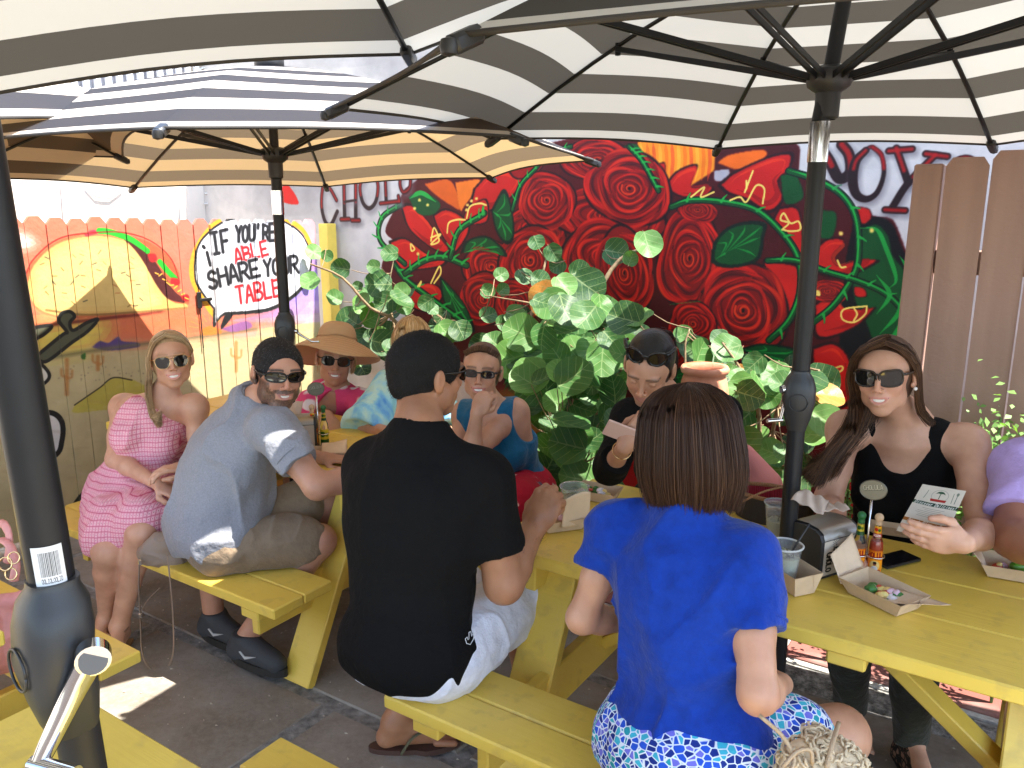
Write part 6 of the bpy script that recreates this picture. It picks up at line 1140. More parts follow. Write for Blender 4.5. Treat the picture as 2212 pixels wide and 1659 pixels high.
# ================================================================== woman in the teal blouse, chin on her hand
hd = Head(A(1040, 803, 3.22), -4, 2, 4, 1.0); hd.kw = dict(smile=1.1)
p = Person('woman in a teal sleeveless blouse and red floral skirt resting her chin on her hand', A(1105, 1050, 3.50), A(1080, 955, 3.40), A(1062, 885, 3.32), hd, (-.35, -.9), SK_F, .98)
shl = A(1112, 890, 3.33); ell_ = A(1018, 985, 3.12); wl = A(1030, 893, 3.05); p.arm(shl, ell_, wl, (.053, .044, .041, .026)); p.hand(wl, (.42, .12, .9), (.1, .4, -.2), side=-1, curl=(1.3, 1.3, 1.35, 1.4), thumb=.6, L=.95)
shr = A(1005, 895, 3.40); elr = A(985, 985, 3.30); wrr = A(960, 975, 3.10); p.arm(shr, elr, wrr); p.hand(wrr, (-.5, -.5, 0), (0, 0, -1), side=-1)
hL = A(1135, 1065, 3.50); hR = A(1085, 1065, 3.52); kL = A(1120, 1090, 3.10); kR = A(1060, 1105, 3.12); p.leg(hL, kL, kL + [.02, .05, -.42]); p.leg(hR, kR, kR + [.02, .05, -.42]); foot(p.b, kL + [.02, .05, -.40], (0, -1)); foot(p.b, kR + [.02, .05, -.40], (0, -1)); p.finish(hairc=(.08, .04, .02), lips=(.60, .18, .17)); hd.teeth(p.t)
b = Body(); p.torso(b, .012); b.cone(p.nek - p.up * .045, shl, .076, .066, .05); b.cone(p.nek - p.up * .045, shr, .076, .066, .05)
for q, s_ in ((-1, shl), (1, shr)): b.ell(s_ + p.r * q * .060, (.055, .12, .13), np.stack([p.r, p.f, p.up]), .008, -1)
b.ell(p.nek + p.f * .085 + [0, 0, .01], (.045, .07, .075), np.stack([p.r, p.f, p.up]), .008, -1); neckhole(b, p, p.nek + [0, 0, .05], (.07, .08, .05)); b.plane(p.pel + [0, 0, .01], (0, 0, -1)); p.cloth('teal_blouse', b, M_TEAL, .006, .005, 9., 15)
b = Body(); b.ell(p.pel - [0, 0, .01], (.19, .15, .115), np.stack([p.r, p.f, p.up]), .03); b.cone(hL, kL, .12, .10, .05); b.cone(hR, kR, .12, .095, .05); p.cloth('floral_skirt', b, M_REDF, .008, .006, 9., 16)
scalp(hd, p.t, (.10, .05, .028), .003, low=-.06, face=(0, .120, -.045, .078, .085, .098)); G = []
for k in range(12): a = -1 + 2 * k / 11; G.append(([hd.P(.058 * a, .066 - .03 * a * a, .094 - .026 * a * a), hd.P(.070 * a, .02, .110 - .030 * a * a), hd.P(.058 * a, -.06, .085 - .03 * a * a), hd.P(.03 * a, -.115, .02)], .003, .006))
strands('hair_strands', G, 700, p.t, [(.10, .05, .026), (.16, .085, .045), (.07, .034, .02)], .0011, 41); glasses(hd, p.t, 'shade', .025, .0135, z=.006, lens=mat('tinted_lens', (.03, .02, .018), rough=.05, trans=.35), name='glasses', rim=.0026)
b = MB(); b.lathe([(.0, 0), (.011, .0), (.011, .002), (0, .002)], o=p.che + p.f * .125 + p.r * .03 + [0, 0, .05], n=16, ax=np.stack([p.r, [0, 0, 1], p.f])); b.build('round_pin', M_PEARL, p.t)
# ================================================================== short haired woman in the tie dye tunic
hd = Head(A(890, 750, 3.78), 12, -3, 3, 1.05); hd.kw = dict(smile=.9)
p = Person('woman with short blonde hair in a pale blue tie-dye tunic behind the man in black', (-.50, 4.02, .52), (-.50, 3.90, .74), A(880, 815, 3.88), hd, -V2, SK_L, .98)
shr = A(838, 830, 3.88); elr = A(790, 925, 3.72); wrr = A(850, 935, 3.55); p.arm(shr, elr, wrr); p.hand(wrr, (.8, -.5, -.1), (0, 0, -1), side=-1); shl = A(935, 835, 3.85); ell_ = A(960, 925, 3.7); wl = A(968, 962, 3.45); p.arm(shl, ell_, wl); p.hand(wl, (.1, -.9, .0), (0, 0, -1), side=1, curl=(.8, .8, .8, .8))
p.leg((-.56, 4.0, .5), (-.72, 3.66, .48), (-.70, 3.72, .1)); p.leg((-.42, 3.95, .5), (-.6, 3.6, .48), (-.56, 3.66, .1)); foot(p.b, (-.70, 3.72, .1), (-.4, -.9)); foot(p.b, (-.56, 3.66, .1), (-.4, -.9)); p.finish(h=.009, hairc=(.4, .28, .15), brow=.5); hd.teeth(p.t)
b = Body(); p.torso(b, .03)
for s_, e_ in ((shr, elr), (shl, ell_)): b.cone(s_, e_ * .92 + s_ * .08, .06, .115, .05); b.cone(p.nek - [0, 0, .035], s_, .066, .064, .05); cut_end(b, e_ + (e_ - s_) * .05, e_ - s_, .16)
b.cone((shr + p.che) / 2, (elr + p.che) / 2 - [0, 0, .05], .09, .13, .06); neckhole(b, p, p.nek + p.f * .03 + [0, 0, .04], (.085, .085, .06)); b.plane(p.pel - [0, 0, .08], (0, 0, -1)); p.cloth('tunic', b, M_TIE, .008, .012, 7., 17)
YB = [(.66, .42, .18), (.80, .56, .28), (.50, .28, .11), (.85, .66, .40)]; scalp(hd, p.t, (.55, .34, .15), .012, low=-.05, face=(0, .135, -.04, .075, .095, .085)); G = []
for k in range(16): a = -1 + 2 * k / 15; G.append(([hd.P(.03 * a, -.03, .125), hd.P(.06 * a, .05, .115 - .01 * a * a), hd.P(.074 * a, .088 - .04 * a * a, .072 - .02 * a * a), hd.P(.08 * a, .092 - .05 * a * a, .045 - .03 * a * a)], .008, .008))
for k in range(14): a = k / 13 * 4.2 + 3.14 - .53; G.append(([hd.P(0, -.02, .13), hd.P(.055 * math.cos(a), -.02 + .065 * math.sin(a), .105), hd.P(.088 * math.cos(a), -.02 + .108 * math.sin(a), .03), hd.P(.085 * math.cos(a), -.02 + .10 * math.sin(a), -.03)], .008, .008))
strands('hair_strands', G, 1300, p.t, YB, .0012, 51); glasses(hd, p.t, 'shade', .025, .015, lens=M_CLEAR, frame=mat('dark_red_frame', (.05, .012, .012), rough=.3), name='eyeglasses')
# ================================================================== woman with the straw hat
hd = Head(A(724, 777, 4.02), 14, 2, 8, 1.12); hd.kw = dict(smile=1.1)
p = Person('smiling woman in a wide tan sun hat and pink flowered blouse', (-.95, 4.22, .50), (-.92, 4.10, .70), A(728, 842, 4.08), hd, -V2 * .6 + np.array([0, -.5]), SK_F, .98)
shr = A(672, 872, 4.05); elr = A(650, 935, 3.95); wrr = A(706, 898, 3.74); p.arm(shr, elr, wrr, (.05, .042, .038, .027)); p.hand(wrr, (.48, -.45, -.65), (-.3, .35, -.8), side=-1, curl=(.12, .10, .12, .2), L=1.12, thumb=.1); shl = A(790, 872, 4.0); ell_ = A(805, 930, 3.85); wl = A(760, 950, 3.7); p.arm(shl, ell_, wl); p.hand(wl, (-.8, -.4, -.1), (0, 0, -1), side=1)
p.leg((-1.0, 4.2, .48), (-1.12, 3.9, .46), (-1.1, 3.94, .1)); p.leg((-.86, 4.15, .48), (-1.0, 3.85, .46), (-.98, 3.9, .1)); foot(p.b, (-1.1, 3.94, .1), (-.4, -.9)); foot(p.b, (-.98, 3.9, .1), (-.4, -.9)); p.finish(h=.009, hairc=(.3, .2, .1)); hd.teeth(p.t)
b = Body(); p.torso(b, .02)
for s_, e_ in ((shr, elr), (shl, ell_)): b.cone(s_, e_, .062, .075, .04); b.cone(p.nek - [0, 0, .035], s_, .066, .064, .05); cut_end(b, e_ + (e_ - s_) * .1, e_ - s_, .12)
b.ell(p.nek + p.f * .10 - [0, 0, .03], (.042, .09, .11), np.stack([p.r, p.f, p.up]), .01, -1); neckhole(b, p, p.nek + [0, 0, .05], (.075, .08, .06)); b.plane(p.pel - [0, 0, .05], (0, 0, -1)); p.cloth('pink_blouse', b, M_HOTP, .008, .008, 8., 18)
glasses(hd, p.t, 'shade', .027, .020, z=.006); strands('hair_strands', [([hd.P(.07, -.02, .05), hd.P(.088, -.01, -.01), hd.P(.082, -.03, -.07)], .012, .012), ([hd.P(-.07, -.02, .05), hd.P(-.085, -.02, -.01), hd.P(-.08, -.04, -.06)], .012, .012)], 300, p.t, YB, .0012, 61)
b = MB(); pr = []
for i in range(26):
    t = i / 25
    if t < .5: a = t / .5 * math.pi / 2; pr.append((.088 * math.sin(a) ** .7, .165 + .0 - .085 * (1 - math.cos(a)) ** 1.3 * .98))
    else: q = (t - .5) / .5; pr.append((.088 + .115 * q ** .9, .080 - .055 * q ** 1.0 - .02 * q * q))
n = 40; VV = []
hat_R = Matrix.Rotation(R_(17), 3, 'X'); hP = lambda x, y, z: hd.P(*(np.array(hat_R @ Vector((x, y + .01, z - .05))) + [0, -.01, .062]))
for r_, z_ in pr:
    for j in range(n):
        a = j * 2 * math.pi / n; wv = .014 * math.sin(2 * a + .6) * max(0, (r_ - .088) / .11) + .008 * math.sin(3 * a) * max(0, (r_ - .088) / .11); VV.append(hP(r_ * math.cos(a) * .98, -.012 + r_ * 1.08 * math.sin(a), z_ + wv - .008))
V_ = np.array(VV); F_ = [[i * n + j, i * n + (j + 1) % n, (i + 1) * n + (j + 1) % n, (i + 1) * n + j] for i in range(len(pr) - 1) for j in range(n)]; ce = hd.P(0, -.01, .02)
V2_ = V_ - hd.R[:, 2] * .004; m_ = len(V_); F2 = [[x + m_ for x in f][::-1] for f in F_] + [[(len(pr) - 1) * n + j, (len(pr) - 1) * n + (j + 1) % n, (len(pr) - 1) * n + (j + 1) % n + m_, (len(pr) - 1) * n + j + m_] for j in range(n)]
def f_straw(c, s): w = tex(c, 'ShaderNodeTexWave', 55., i_Distortion=1.5, i_Detail=2.0); w.bands_direction = 'Z'; bumpn(c, w.outputs[0], .5, .002); return mixc(c, w.outputs[0], (.50, .30, .155), (.58, .37, .20))
hat = mesh('sun_hat', np.concatenate([V_, V2_]), F_ + F2, mat('woven_straw', rough=.8, fn=f_straw), p.t, smooth=True)
b = MB(); b.tube([hP(.0895 * math.cos(a) * .98, -.012 + .0895 * 1.08 * math.sin(a), .082 + .003 * math.sin(5 * a)) for a in np.linspace(0, 6.283, 36)], .0035, n=6, caps=False); b.build('hat_cord', mat('hat_cord', (.40, .24, .12), rough=.8), hat, smooth=True)
# ================================================================== man in the grey polo shirt
hd = Head(A(600, 808, 2.88), 33, -2, 6, 1.06); hd.kw = dict(smile=.75, male=True)
p = Person('bearded man in a grey polo shirt and khaki shorts turning to look back', (-1.11, 2.84, .56), A(505, 990, 3.0), A(545, 878, 2.97), hd, (.85, .5), (.52, .27, .175), 1.0, True)
shr = A(585, 925, 2.82); elr = A(685, 1050, 2.74); wrr = np.array([-.44, 2.84, .80]); p.arm(shr, elr, wrr, (.056, .046, .043, .030)); p.hand(wrr, (.9, .3, 0), (0, 0, -1), side=1); shl = A(560, 900, 3.2); ell_ = A(640, 985, 3.3); wl = A(700, 990, 3.2); p.arm(shl, ell_, wl); p.hand(wl, (.9, -.1, 0), (0, 0, -1), side=-1)
aB = atz(528, 1382, .12); aA = atz(462, 1335, .12); p.leg((-1.08, 2.77, .53), (-.73, 2.83, .52), aB, (.092, .064, .058, .040)); p.leg((-1.12, 2.92, .53), A(700, 1085, 3.22), A(690, 1180, 3.30), (.092, .064, .058, .040)); p.b.cone(A(690, 1180, 3.30), aA + [.1, .15, 0], .040, .036, .02); p.b.cone(aA + [0, 0, .14], aA, .045, .04, .02)
p.finish(hairc=(.018, .015, .014), beard=.95, brow=1.2, lips=(.45, .17, .15)); hd.teeth(p.t)
b = Body(); p.torso(b, .018, w=1.04, belly=.05); b.cone(p.che - p.f * .035, p.pel - p.f * .03 + [0, 0, .02], .128, .150, .06); e1, d1 = seg_sleeve(b, shr, elr, .60, .076, .074); cut_end(b, e1, d1, .12); e2, d2 = seg_sleeve(b, shl, ell_, .6, .072, .07); cut_end(b, e2, d2, .12); b.cone(p.nek - [0, 0, .02], shr, .055, .06, .05); b.cone(p.nek - [0, 0, .02], shl, .055, .06, .05)
b.cone(p.nek - p.up * .09, p.nek + p.up * .0, .125, .088, .04); b.ell(p.nek + p.up * .055 + p.f * .02, (.082, .085, .042), np.stack([p.r, p.f, p.up]), .006, -1); b.plane(p.pel - [0, 0, .05], nrm((.1, 0, -1)), .01); sh_ = p.cloth('polo_shirt', b, M_GREY, .0062, .014, 7.5, 19)
polo_collar(p, hd, sh_, M_GREY)
x = nrm(np.cross(d1, (0, 0, 1))); y = np.cross(d1, x); b = MB(); b.tube([e1 - d1 * .022 + .0765 * (x * math.cos(a) + y * math.sin(a)) for a in np.linspace(0, 6.283, 30)], .0018, n=6, caps=False); b.build('sleeve_hem', M_GREY, sh_, smooth=True)
b = Body(); M = np.stack([p.r, p.f, p.up]); b.ell(p.pel - [0, 0, .03], (.185, .15, .105), M, .03); b.cone((-1.08, 2.77, .53), (-.79, 2.82, .525), .115, .092, .03); b.cone((-1.12, 2.92, .53), A(650, 1090, 3.15), .112, .09, .03); b.plane((0, 0, .442), (0, 0, -1), .01); kh = p.cloth('khaki_shorts', b, M_KHA, .0065, .010, 11., 20); b = MB(); q0 = A(455, 1205, 2.84)
hc = haircap(hd, p.t, 'hair', (.022, .020, .020), .005, -.060, m=M_CROP, seed=9); fuzz(hc, hd, 4200, .008, [(.012, .011, .011), (.02, .018, .018), (.22, .21, .21)], 2)
glasses(hd, p.t, 'shade', .031, .016, z=.008, wrap=.022, rim=.0030, y=.1)
def shoe(an, td, parent, m, ms):
    d = nrm([*td[:2], 0]); sx = np.array([-d[1], d[0], 0]); a = np.array(an, float); z = a[2] - .085; b = Body(); b.cone(a + [0, 0, .02], [*(a - d * .03)[:2], z + .045], .046, .044, .02); b.cone([*(a - d * .03)[:2], z + .04], [*(a + d * .17)[:2], z + .035], .042, .038, .03); b.cone(a + d * .02, [*(a + d * .13)[:2], z + .05], .042, .034, .03); b.plane(a + [0, 0, .035], (0, 0, 1)); b.plane([0, 0, z + .012], (0, 0, -1)); V, F = b.mesh(.005); o = mesh('shoe', V, F, m, parent, smooth=True)
    b = MB(); o2 = [(math.cos(t) * .148 + .07, math.sin(t) * .047) for t in np.linspace(0, 2 * math.pi, 30, endpoint=False)]; n = 30; V = [a * [1, 1, 0] + d * x_ + sx * y_ + [0, 0, zz] for zz in (z - .004, z + .026) for x_, y_ in o2]; b.add(V, [list(range(n))[::-1], list(range(n, 2 * n))] + [[i, (i + 1) % n, n + (i + 1) % n, n + i] for i in range(n)]); b.build('sole', ms, o)
    for q in (-1, 1):
        P = [(.02, .02), (.05, -.004), (.11, .022), (.05, .008), (.028, .024)]; V = [a * [1, 1, 0] + d * (x_ + .0) + sx * q * (.0455 - .03 * max(0, x_ - .06)) + [0, 0, z + .045 + y_] for x_, y_ in P]; b = MB(); b.add(np.concatenate([V, np.array(V) + sx * q * .003]), [[0, 1, 2, 3, 4], [5, 6, 7, 8, 9]] + [[i, (i + 1) % 5, 5 + (i + 1) % 5, 5 + i] for i in range(5)]); b.build('check_mark_logo', mat('logo_grey', (.5, .5, .5), rough=.5), o)
MSH = mat('charcoal_mesh', (.035, .037, .042), rough=.7, bump=.4, bscale=300); MSO = mat('black_sole', (.015, .014, .013), rough=.6); shoe(aB, atz(600, 1448, .03) - atz(465, 1395, .03), p.t, MSH, MSO); shoe(aA, atz(540, 1400, .03) - atz(405, 1345, .03), p.t, MSH, MSO)
# ================================================================== blonde woman in the pink dress
hd = Head(A(370, 777, 3.38), 24, 4, -3, 1.03); hd.kw = dict(smile=1.15)
p = Person('blonde woman in a pink print dress and aviator sunglasses sitting on the bench end', (-1.63, 3.29, .55), (-1.555, 3.30, .80), A(352, 862, 3.42), hd, (.25, -.95), SK_L, .98)
shr = A(268, 880, 3.45); elr = A(250, 992, 3.35); wrr = A(345, 1048, 3.18); p.arm(shr, elr, wrr, (.055, .045, .041, .027)); p.hand(wrr, (.85, -.3, -.25), (.1, .1, -1), side=-1, curl=(.4, .4, .45, .5)); shl = A(420, 880, 3.38); ell_ = A(432, 990, 3.40); wl = A(400, 1010, 3.18); p.arm(shl, ell_, wl); p.hand(wl, (-.6, -.5, .1), (0, 0, -1), side=1)
kA = A(232, 1190, 3.12); kB = A(305, 1152, 3.10); aA = atz(232, 1335, .10); aB = atz(258, 1352, .10); p.leg((-1.70, 3.25, .52), kA, aA, (.086, .058, .050, .034)); p.leg((-1.54, 3.22, .52), kB, aB, (.086, .058, .050, .034)); foot(p.b, aA, (-.1, -1)); foot(p.b, aB, (.3, -1)); p.finish(hairc=(.30, .18, .09), brow=.6, lips=(.66, .26, .25)); hd.teeth(p.t)
b = Body(); p.torso(b, .011, w=.98); b.ell(p.nek + p.f * .05 + [0, 0, .02], (.062, .07, .06), np.stack([p.r, p.f, p.up]), .008, -1); b.ell(p.nek + [0, 0, .045], (.07, .08, .05), np.stack([p.r, p.f, p.up]), .006, -1)
for q, s_ in ((1, shr), (-1, shl)): b.ell(s_ + p.r * q * .018 + [0, 0, .02], (.075, .13, .13), np.stack([p.r, p.f, p.up]), .008, -1)
b.cone(p.che - [0, 0, .1], p.pel + p.f * .05, .115, .155, .05); b.cone((-1.70, 3.25, .54), kA * .8 + np.array([-1.70, 3.25, .54]) * .2 + [0, 0, .02], .125, .105, .05); b.cone((-1.54, 3.22, .54), kB * .8 + np.array([-1.54, 3.22, .54]) * .2 + [0, 0, .02], .125, .10, .05); b.cone(A(228, 1120, 3.2), A(213, 1165, 3.2), .075, .05, .04); b.cone(A(350, 1120, 3.2), A(380, 1170, 3.2), .08, .055, .04); p.cloth('pink_dress', b, M_PINK, .007, .007, 9., 24)
BL = [(.50, .33, .17), (.66, .46, .26), (.36, .22, .11), (.72, .54, .33)]; scalp(hd, p.t, (.42, .27, .14), .008, low=-.07, face=(0, .117, -.042, .078, .088, .102)); G = []
for k in range(12): a = k / 11; G.append(([hd.P(.010, .075 - .11 * a, .108), hd.P(.055, .068 - .10 * a, .082), hd.P(.083, .040 - .08 * a, .02), hd.P(.088, .0 - .05 * a, -.045), A(322 - 4 * a, 850, 3.33 + .06 * a), A(332, 900, 3.28), A(345, 950 - 60 + 30 * a, 3.24)], .005, .012))
strands('hair_strands', G, 2200, p.t, BL, .0010, 71, k=14, clump=.6); G = []
for k in range(8): a = k / 7; G.append(([hd.P(.010, .074 - .10 * a, .109), hd.P(-.050, .058 - .09 * a, .086), hd.P(-.080, .015 - .05 * a, .03), hd.P(-.06, -.07, -.02), hd.P(0, -.10, -.05)], .005, .008))
strands('side_hair_strands', G, 800, p.t, BL, .0010, 72); glasses(hd, p.t, 'aviator', .028, .0215, frame=M_GOLD, rim=.0014, z=.003, gap=.034)
b = MB(); b.tube([aB + [.0, 0, .0] + .042 * (np.array([1, 0, 0]) * math.cos(a) + np.array([0, 1, 0]) * math.sin(a)) + [0, -.02, .0 + .008 * math.sin(a)] for a in np.linspace(0, 6.28, 20)], .004, n=6); b.tube([[*(aB + [-.035, -.03, 0])[:2], .06], [*(aB + [.0, -.08, 0])[:2], .07], [*(aB + [.045, -.07, 0])[:2], .03]], .004, n=6); b.beam([*(aB + [-.01, .05, 0])[:2], .008], [*(aB + [.03, -.17, 0])[:2], .008], .07, .012); b.build('sandal', mat('bronze_strap', (.35, .2, .12), rough=.4, metal=.5), p.t)
# ================================================================== person in lilac at the right edge
hd = Head((1.66, 2.10, 1.32), -40, 0, 0, 1.0); hd.kw = dict(smile=.5, male=True, mouth_open=False)
p = Person('person in a lilac polo shirt cut off by the right picture edge', (1.80, 2.22, .57), (1.73, 2.18, .88), (1.68, 2.14, 1.12), hd, -V2, (.34, .15, .09), 1.08, True)
shr = A(2218, 1010, 2.30); elr = A(2190, 1160, 2.17); wrr = A(2262, 1205, 1.98); p.arm(shr, elr, wrr, (.06, .052, .048, .032)); p.hand(wrr, (.6, -.6, -.1), (0, 0, -1), side=-1); p.arm((1.83, 2.0, 1.05), (1.9, 1.85, .8), (1.7, 1.75, .79)); p.leg((1.72, 2.28, .53), (1.5, 1.95, .52), (1.52, 2.0, .1)); p.leg((1.88, 2.18, .53), (1.66, 1.85, .52), (1.68, 1.9, .1)); p.finish(h=.009, hairc=(.03, .02, .015))
b = Body(); p.torso(b, .018, w=1.02, belly=.04); e1, d1 = seg_sleeve(b, shr, elr, .68, .082, .084); cut_end(b, e1, d1, .13); b.cone(p.nek - [0, 0, .03], shr, .06, .065, .05); b.cone((1.83, 2.0, 1.05), (1.87, 1.92, .92), .08, .078, .03); b.cone(p.nek - [0, 0, .03], (1.83, 2.0, 1.05), .06, .065, .05); b.plane(p.pel - [0, 0, .06], (0, 0, -1)); neckhole(b, p, p.nek + [0, 0, .06], (.075, .075, .05)); polo_collar(p, hd, p.cloth('lilac_polo', b, M_LIL, .008, .010, 7., 25), M_LIL)
b = Body(); b.ell(p.pel - [0, 0, .02], (.19, .15, .11), None, .03); b.cone((1.72, 2.28, .53), (1.5, 1.95, .52), .11, .09); b.cone((1.88, 2.18, .53), (1.66, 1.85, .52), .11, .09); p.cloth('shorts', b, M_KHA, .012, 0); haircap(hd, p.t, 'hair', (.03, .02, .015), .007, m=M_CROP)
# ------------------------------------------------------------------ sea grape shrubs: every large leaf is its own piece
def f_leaf(cols):
    def fn(c, s):
        oi = c['node']('ShaderNodeObjectInfo'); u = c['node']('ShaderNodeUVMap'); sp = c['node']('ShaderNodeSeparateXYZ'); c['L'].new(u.outputs[0], sp.inputs[0])
        def mth(op, a, b=None):
            n = c['node']('ShaderNodeMath', operation=op)
            for i, v in enumerate((a, b)):
                if v is None: continue
                if isinstance(v, (int, float)): n.inputs[i].default_value = v
                else: c['L'].new(v, n.inputs[i])
            return n.outputs[0]
        ax = mth('ABSOLUTE', sp.outputs[0]); q = mth('FRACT', mth('MULTIPLY', mth('ADD', sp.outputs[1], mth('MULTIPLY', ax, -.8)), 4.6)); lat = mth('LESS_THAN', mth('ABSOLUTE', mth('SUBTRACT', q, .5)), mth('SUBTRACT', .055, mth('MULTIPLY', ax, .07)))
        mid = mth('LESS_THAN', ax, mth('SUBTRACT', .026, mth('MULTIPLY', sp.outputs[1], .02))); v = mth('MAXIMUM', lat, mid)
        base = ramp(c, oi.outputs['Random'], cols); n = tex(c, 'ShaderNodeTexNoise', 18., i_Detail=5.0); base = mixc(c, ramp(c, n.outputs[0], [(.45, (0, 0, 0)), (.75, (.5, .5, .5))]), base, (.10, .17, .03))
        col = mixc(c, mth('MULTIPLY', v, .36), base, (.34, .42, .20)); bumpn(c, v, .25, .002); bumpn(c, n.outputs[0], .2, .006)
        tr = c['node']('ShaderNodeBsdfTranslucent'); tc = c['node']('ShaderNodeVectorMath', operation='MULTIPLY'); c['L'].new(col, tc.inputs[0]); tc.inputs[1].default_value = (1.5, 1.8, .5); c['L'].new(tc.outputs[0], tr.inputs[0]); ms = c['node']('ShaderNodeMixShader', i_0=.27)
        c['L'].new(c['bsdf'].outputs[0], ms.inputs[1]); c['L'].new(tr.outputs[0], ms.inputs[2]); c['L'].new(ms.outputs[0], c['out'].inputs[0]); return col
    return fn
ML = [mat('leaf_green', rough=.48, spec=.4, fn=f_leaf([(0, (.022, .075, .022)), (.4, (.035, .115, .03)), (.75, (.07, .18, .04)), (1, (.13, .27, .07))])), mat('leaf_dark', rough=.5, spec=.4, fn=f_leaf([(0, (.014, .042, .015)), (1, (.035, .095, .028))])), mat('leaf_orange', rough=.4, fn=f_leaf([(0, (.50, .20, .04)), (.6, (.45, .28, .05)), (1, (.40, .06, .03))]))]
def leaf_mesh(seed):
    rg = random.Random(seed); V = [(0, 0, 0)]; n = 20; ph = rg.uniform(0, 6); cup = rg.uniform(-.25, .35); fold = rg.uniform(.05, .28); wv = rg.uniform(.02, .06); asp = rg.uniform(.88, 1.08)
    for r in (.35, .7, 1.0):
        for i in range(n):
            a = i * 2 * math.pi / n - math.pi / 2; rr_ = .5 * r * (1 - .16 * math.exp(-((i if i < n / 2 else i - n) / 1.2) ** 2) * r) * (1 + .025 * math.sin(5 * a + ph)); x, y = rr_ * math.cos(a) * asp, rr_ * math.sin(a); V.append((x, y + .5, fold * abs(x) + cup * (x * x + y * y) * .8 + wv * r * math.sin(4 * a + ph) + .10 * y * y))
    V[0] = (0, .5, 0); F = [[0, 1 + i, 1 + (i + 1) % n] for i in range(n)]
    for k in range(2): F += [[1 + k * n + i, 1 + (k + 1) * n + i, 1 + (k + 1) * n + (i + 1) % n, 1 + k * n + (i + 1) % n] for i in range(n)]
    me = bpy.data.meshes.new('leaf'); me.from_pydata(V, [], F); me.update(); me.polygons.foreach_set('use_smooth', np.ones(len(F), bool)); ul = me.uv_layers.new(name='UVMap'); li = np.empty(len(me.loops), np.int32); me.loops.foreach_get('vertex_index', li); ul.data.foreach_set('uv', (np.array(V)[:, :2])[li].astype(np.float32).ravel()); return me
LM = [[leaf_mesh(k * 7 + j) for j in range(4)] for k in range(3)]
for k in range(3):
    for me in LM[k]: me.materials.append(ML[k])
M_TWIG = mat('twig', (.22, .15, .08), rough=.8, noise=.4, nscale=30, bump=.5)
def walld(x): k = (x - 1106) / FPX; t = (k * 6.3 + 1.48) / (.83 + .537 * k); return 6.3 - .537 * t
RL = random.Random(21)
def leaf(par, p, size, k=0, face=None, up=None):
    o = bpy.data.objects.new('leaf', LM[k][RL.randrange(4)]); COL.objects.link(o); o.parent = par; o.matrix_parent_inverse = Matrix.Translation(par.location).inverted()
    n = nrm(face if face is not None else nrm([0, 0, CAMH] - np.asarray(p)) * RL.uniform(.2, 1.) + np.array([RL.uniform(-.6, .6), RL.uniform(-.5, .2), RL.uniform(.1, 1.)])); y = nrm(np.array([RL.uniform(-1, 1), RL.uniform(-.4, .2), RL.uniform(-1, .7)]) if up is None else up); y = nrm(y - n * (y @ n)); x = np.cross(y, n)
    M = Matrix([[x[0], y[0], n[0], 0], [x[1], y[1], n[1], 0], [x[2], y[2], n[2], 0], [0, 0, 0, 1]]); c = np.asarray(p) - y * size * .5; M.translation = Vector(c); o.matrix_basis = M @ Matrix.Scale(size, 4); return c
def inpoly(x, y, P):
    r = False
    for i in range(len(P)):
        (xa, ya), (xb, yb) = P[i], P[(i + 1) % len(P)]
        if (ya > y) != (yb > y) and x < (xb - xa) * (y - ya) / (yb - ya) + xa: r = not r
    return r
def shrub(label, base, limbs, manual, poly, nfill, drange, sizes):
    t = thing('sea_grape_shrub', label, 'shrub', base, 0, 'round leaved shrubs along the mural wall'); br = MB(); pts = []
    for P, r in limbs: S_ = spl(P, 16); br.tube(S_, np.linspace(r, r * .35, 16), n=7); pts += list(S_)
    pts = np.array(pts); cs = []
    for (x, y, s, k, dd) in manual: d = walld(x) - dd; p = at(x, y, d); f = nrm(np.array([0, 0, CAMH]) - p) * .9 + np.array([RL.uniform(-.35, .35), 0, RL.uniform(.0, .6)]); cs.append(leaf(t, p, s * d / FPX * 1.0, k, f))
    i = 0
    while i < nfill:
        x = RL.uniform(min(p[0] for p in poly), max(p[0] for p in poly)); y = RL.uniform(min(p[1] for p in poly), max(p[1] for p in poly))
        if not inpoly(x, y, poly): continue
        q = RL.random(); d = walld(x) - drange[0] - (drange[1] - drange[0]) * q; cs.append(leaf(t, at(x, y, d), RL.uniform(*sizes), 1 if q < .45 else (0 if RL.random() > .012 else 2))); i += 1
    for c in cs:
        j = pts[np.argmin(np.linalg.norm(pts - c, axis=1))]
        if np.linalg.norm(j - c) < .5: br.tube(spl([j, (j + c) / 2 + [0, 0, -.02], c], 5), [.004, .0035, .003, .0028, .0025], n=5, caps=False)
    br.build('branch', M_TWIG, t, smooth=True); return t
m3 = [(60, 690, 110), (40, 870, 130), (140, 710, 80), (230, 790, 130), (190, 970, 110), (530, 700, 120), (430, 780, 90), (460, 890, 190), (500, 1000, 150), (600, 930, 110), (290, 1110, 180), (400, 1100, 130), (490, 1250, 180), (620, 1020, 120), (750, 1000, 110), (790, 1040, 90), (870, 1180, 160), (960, 1170, 150), (330, 900, 70)]
c3 = [(1210, 830, 100), (1130, 930, 100), (1220, 920, 90), (1350, 840, 120), (1430, 630, 110), (1530, 690, 120), (1560, 770, 110), (1450, 860, 130), (1580, 910, 150), (1740, 900, 235), (1690, 810, 150), (1920, 690, 180), (2010, 730, 100), (2110, 640, 190), (1850, 1060, 200), (1700, 1020, 150), (1300, 1080, 150), (1480, 1000, 130), (1130, 1080, 120), (1230, 1130, 120), (1350, 1200, 130), (1600, 1120, 120), (2010, 1100, 160), (1640, 1380, 240), (1850, 1230, 220), (1930, 1400, 190), (1760, 1180, 120), (1500, 1330, 130), (1400, 1300, 100)]
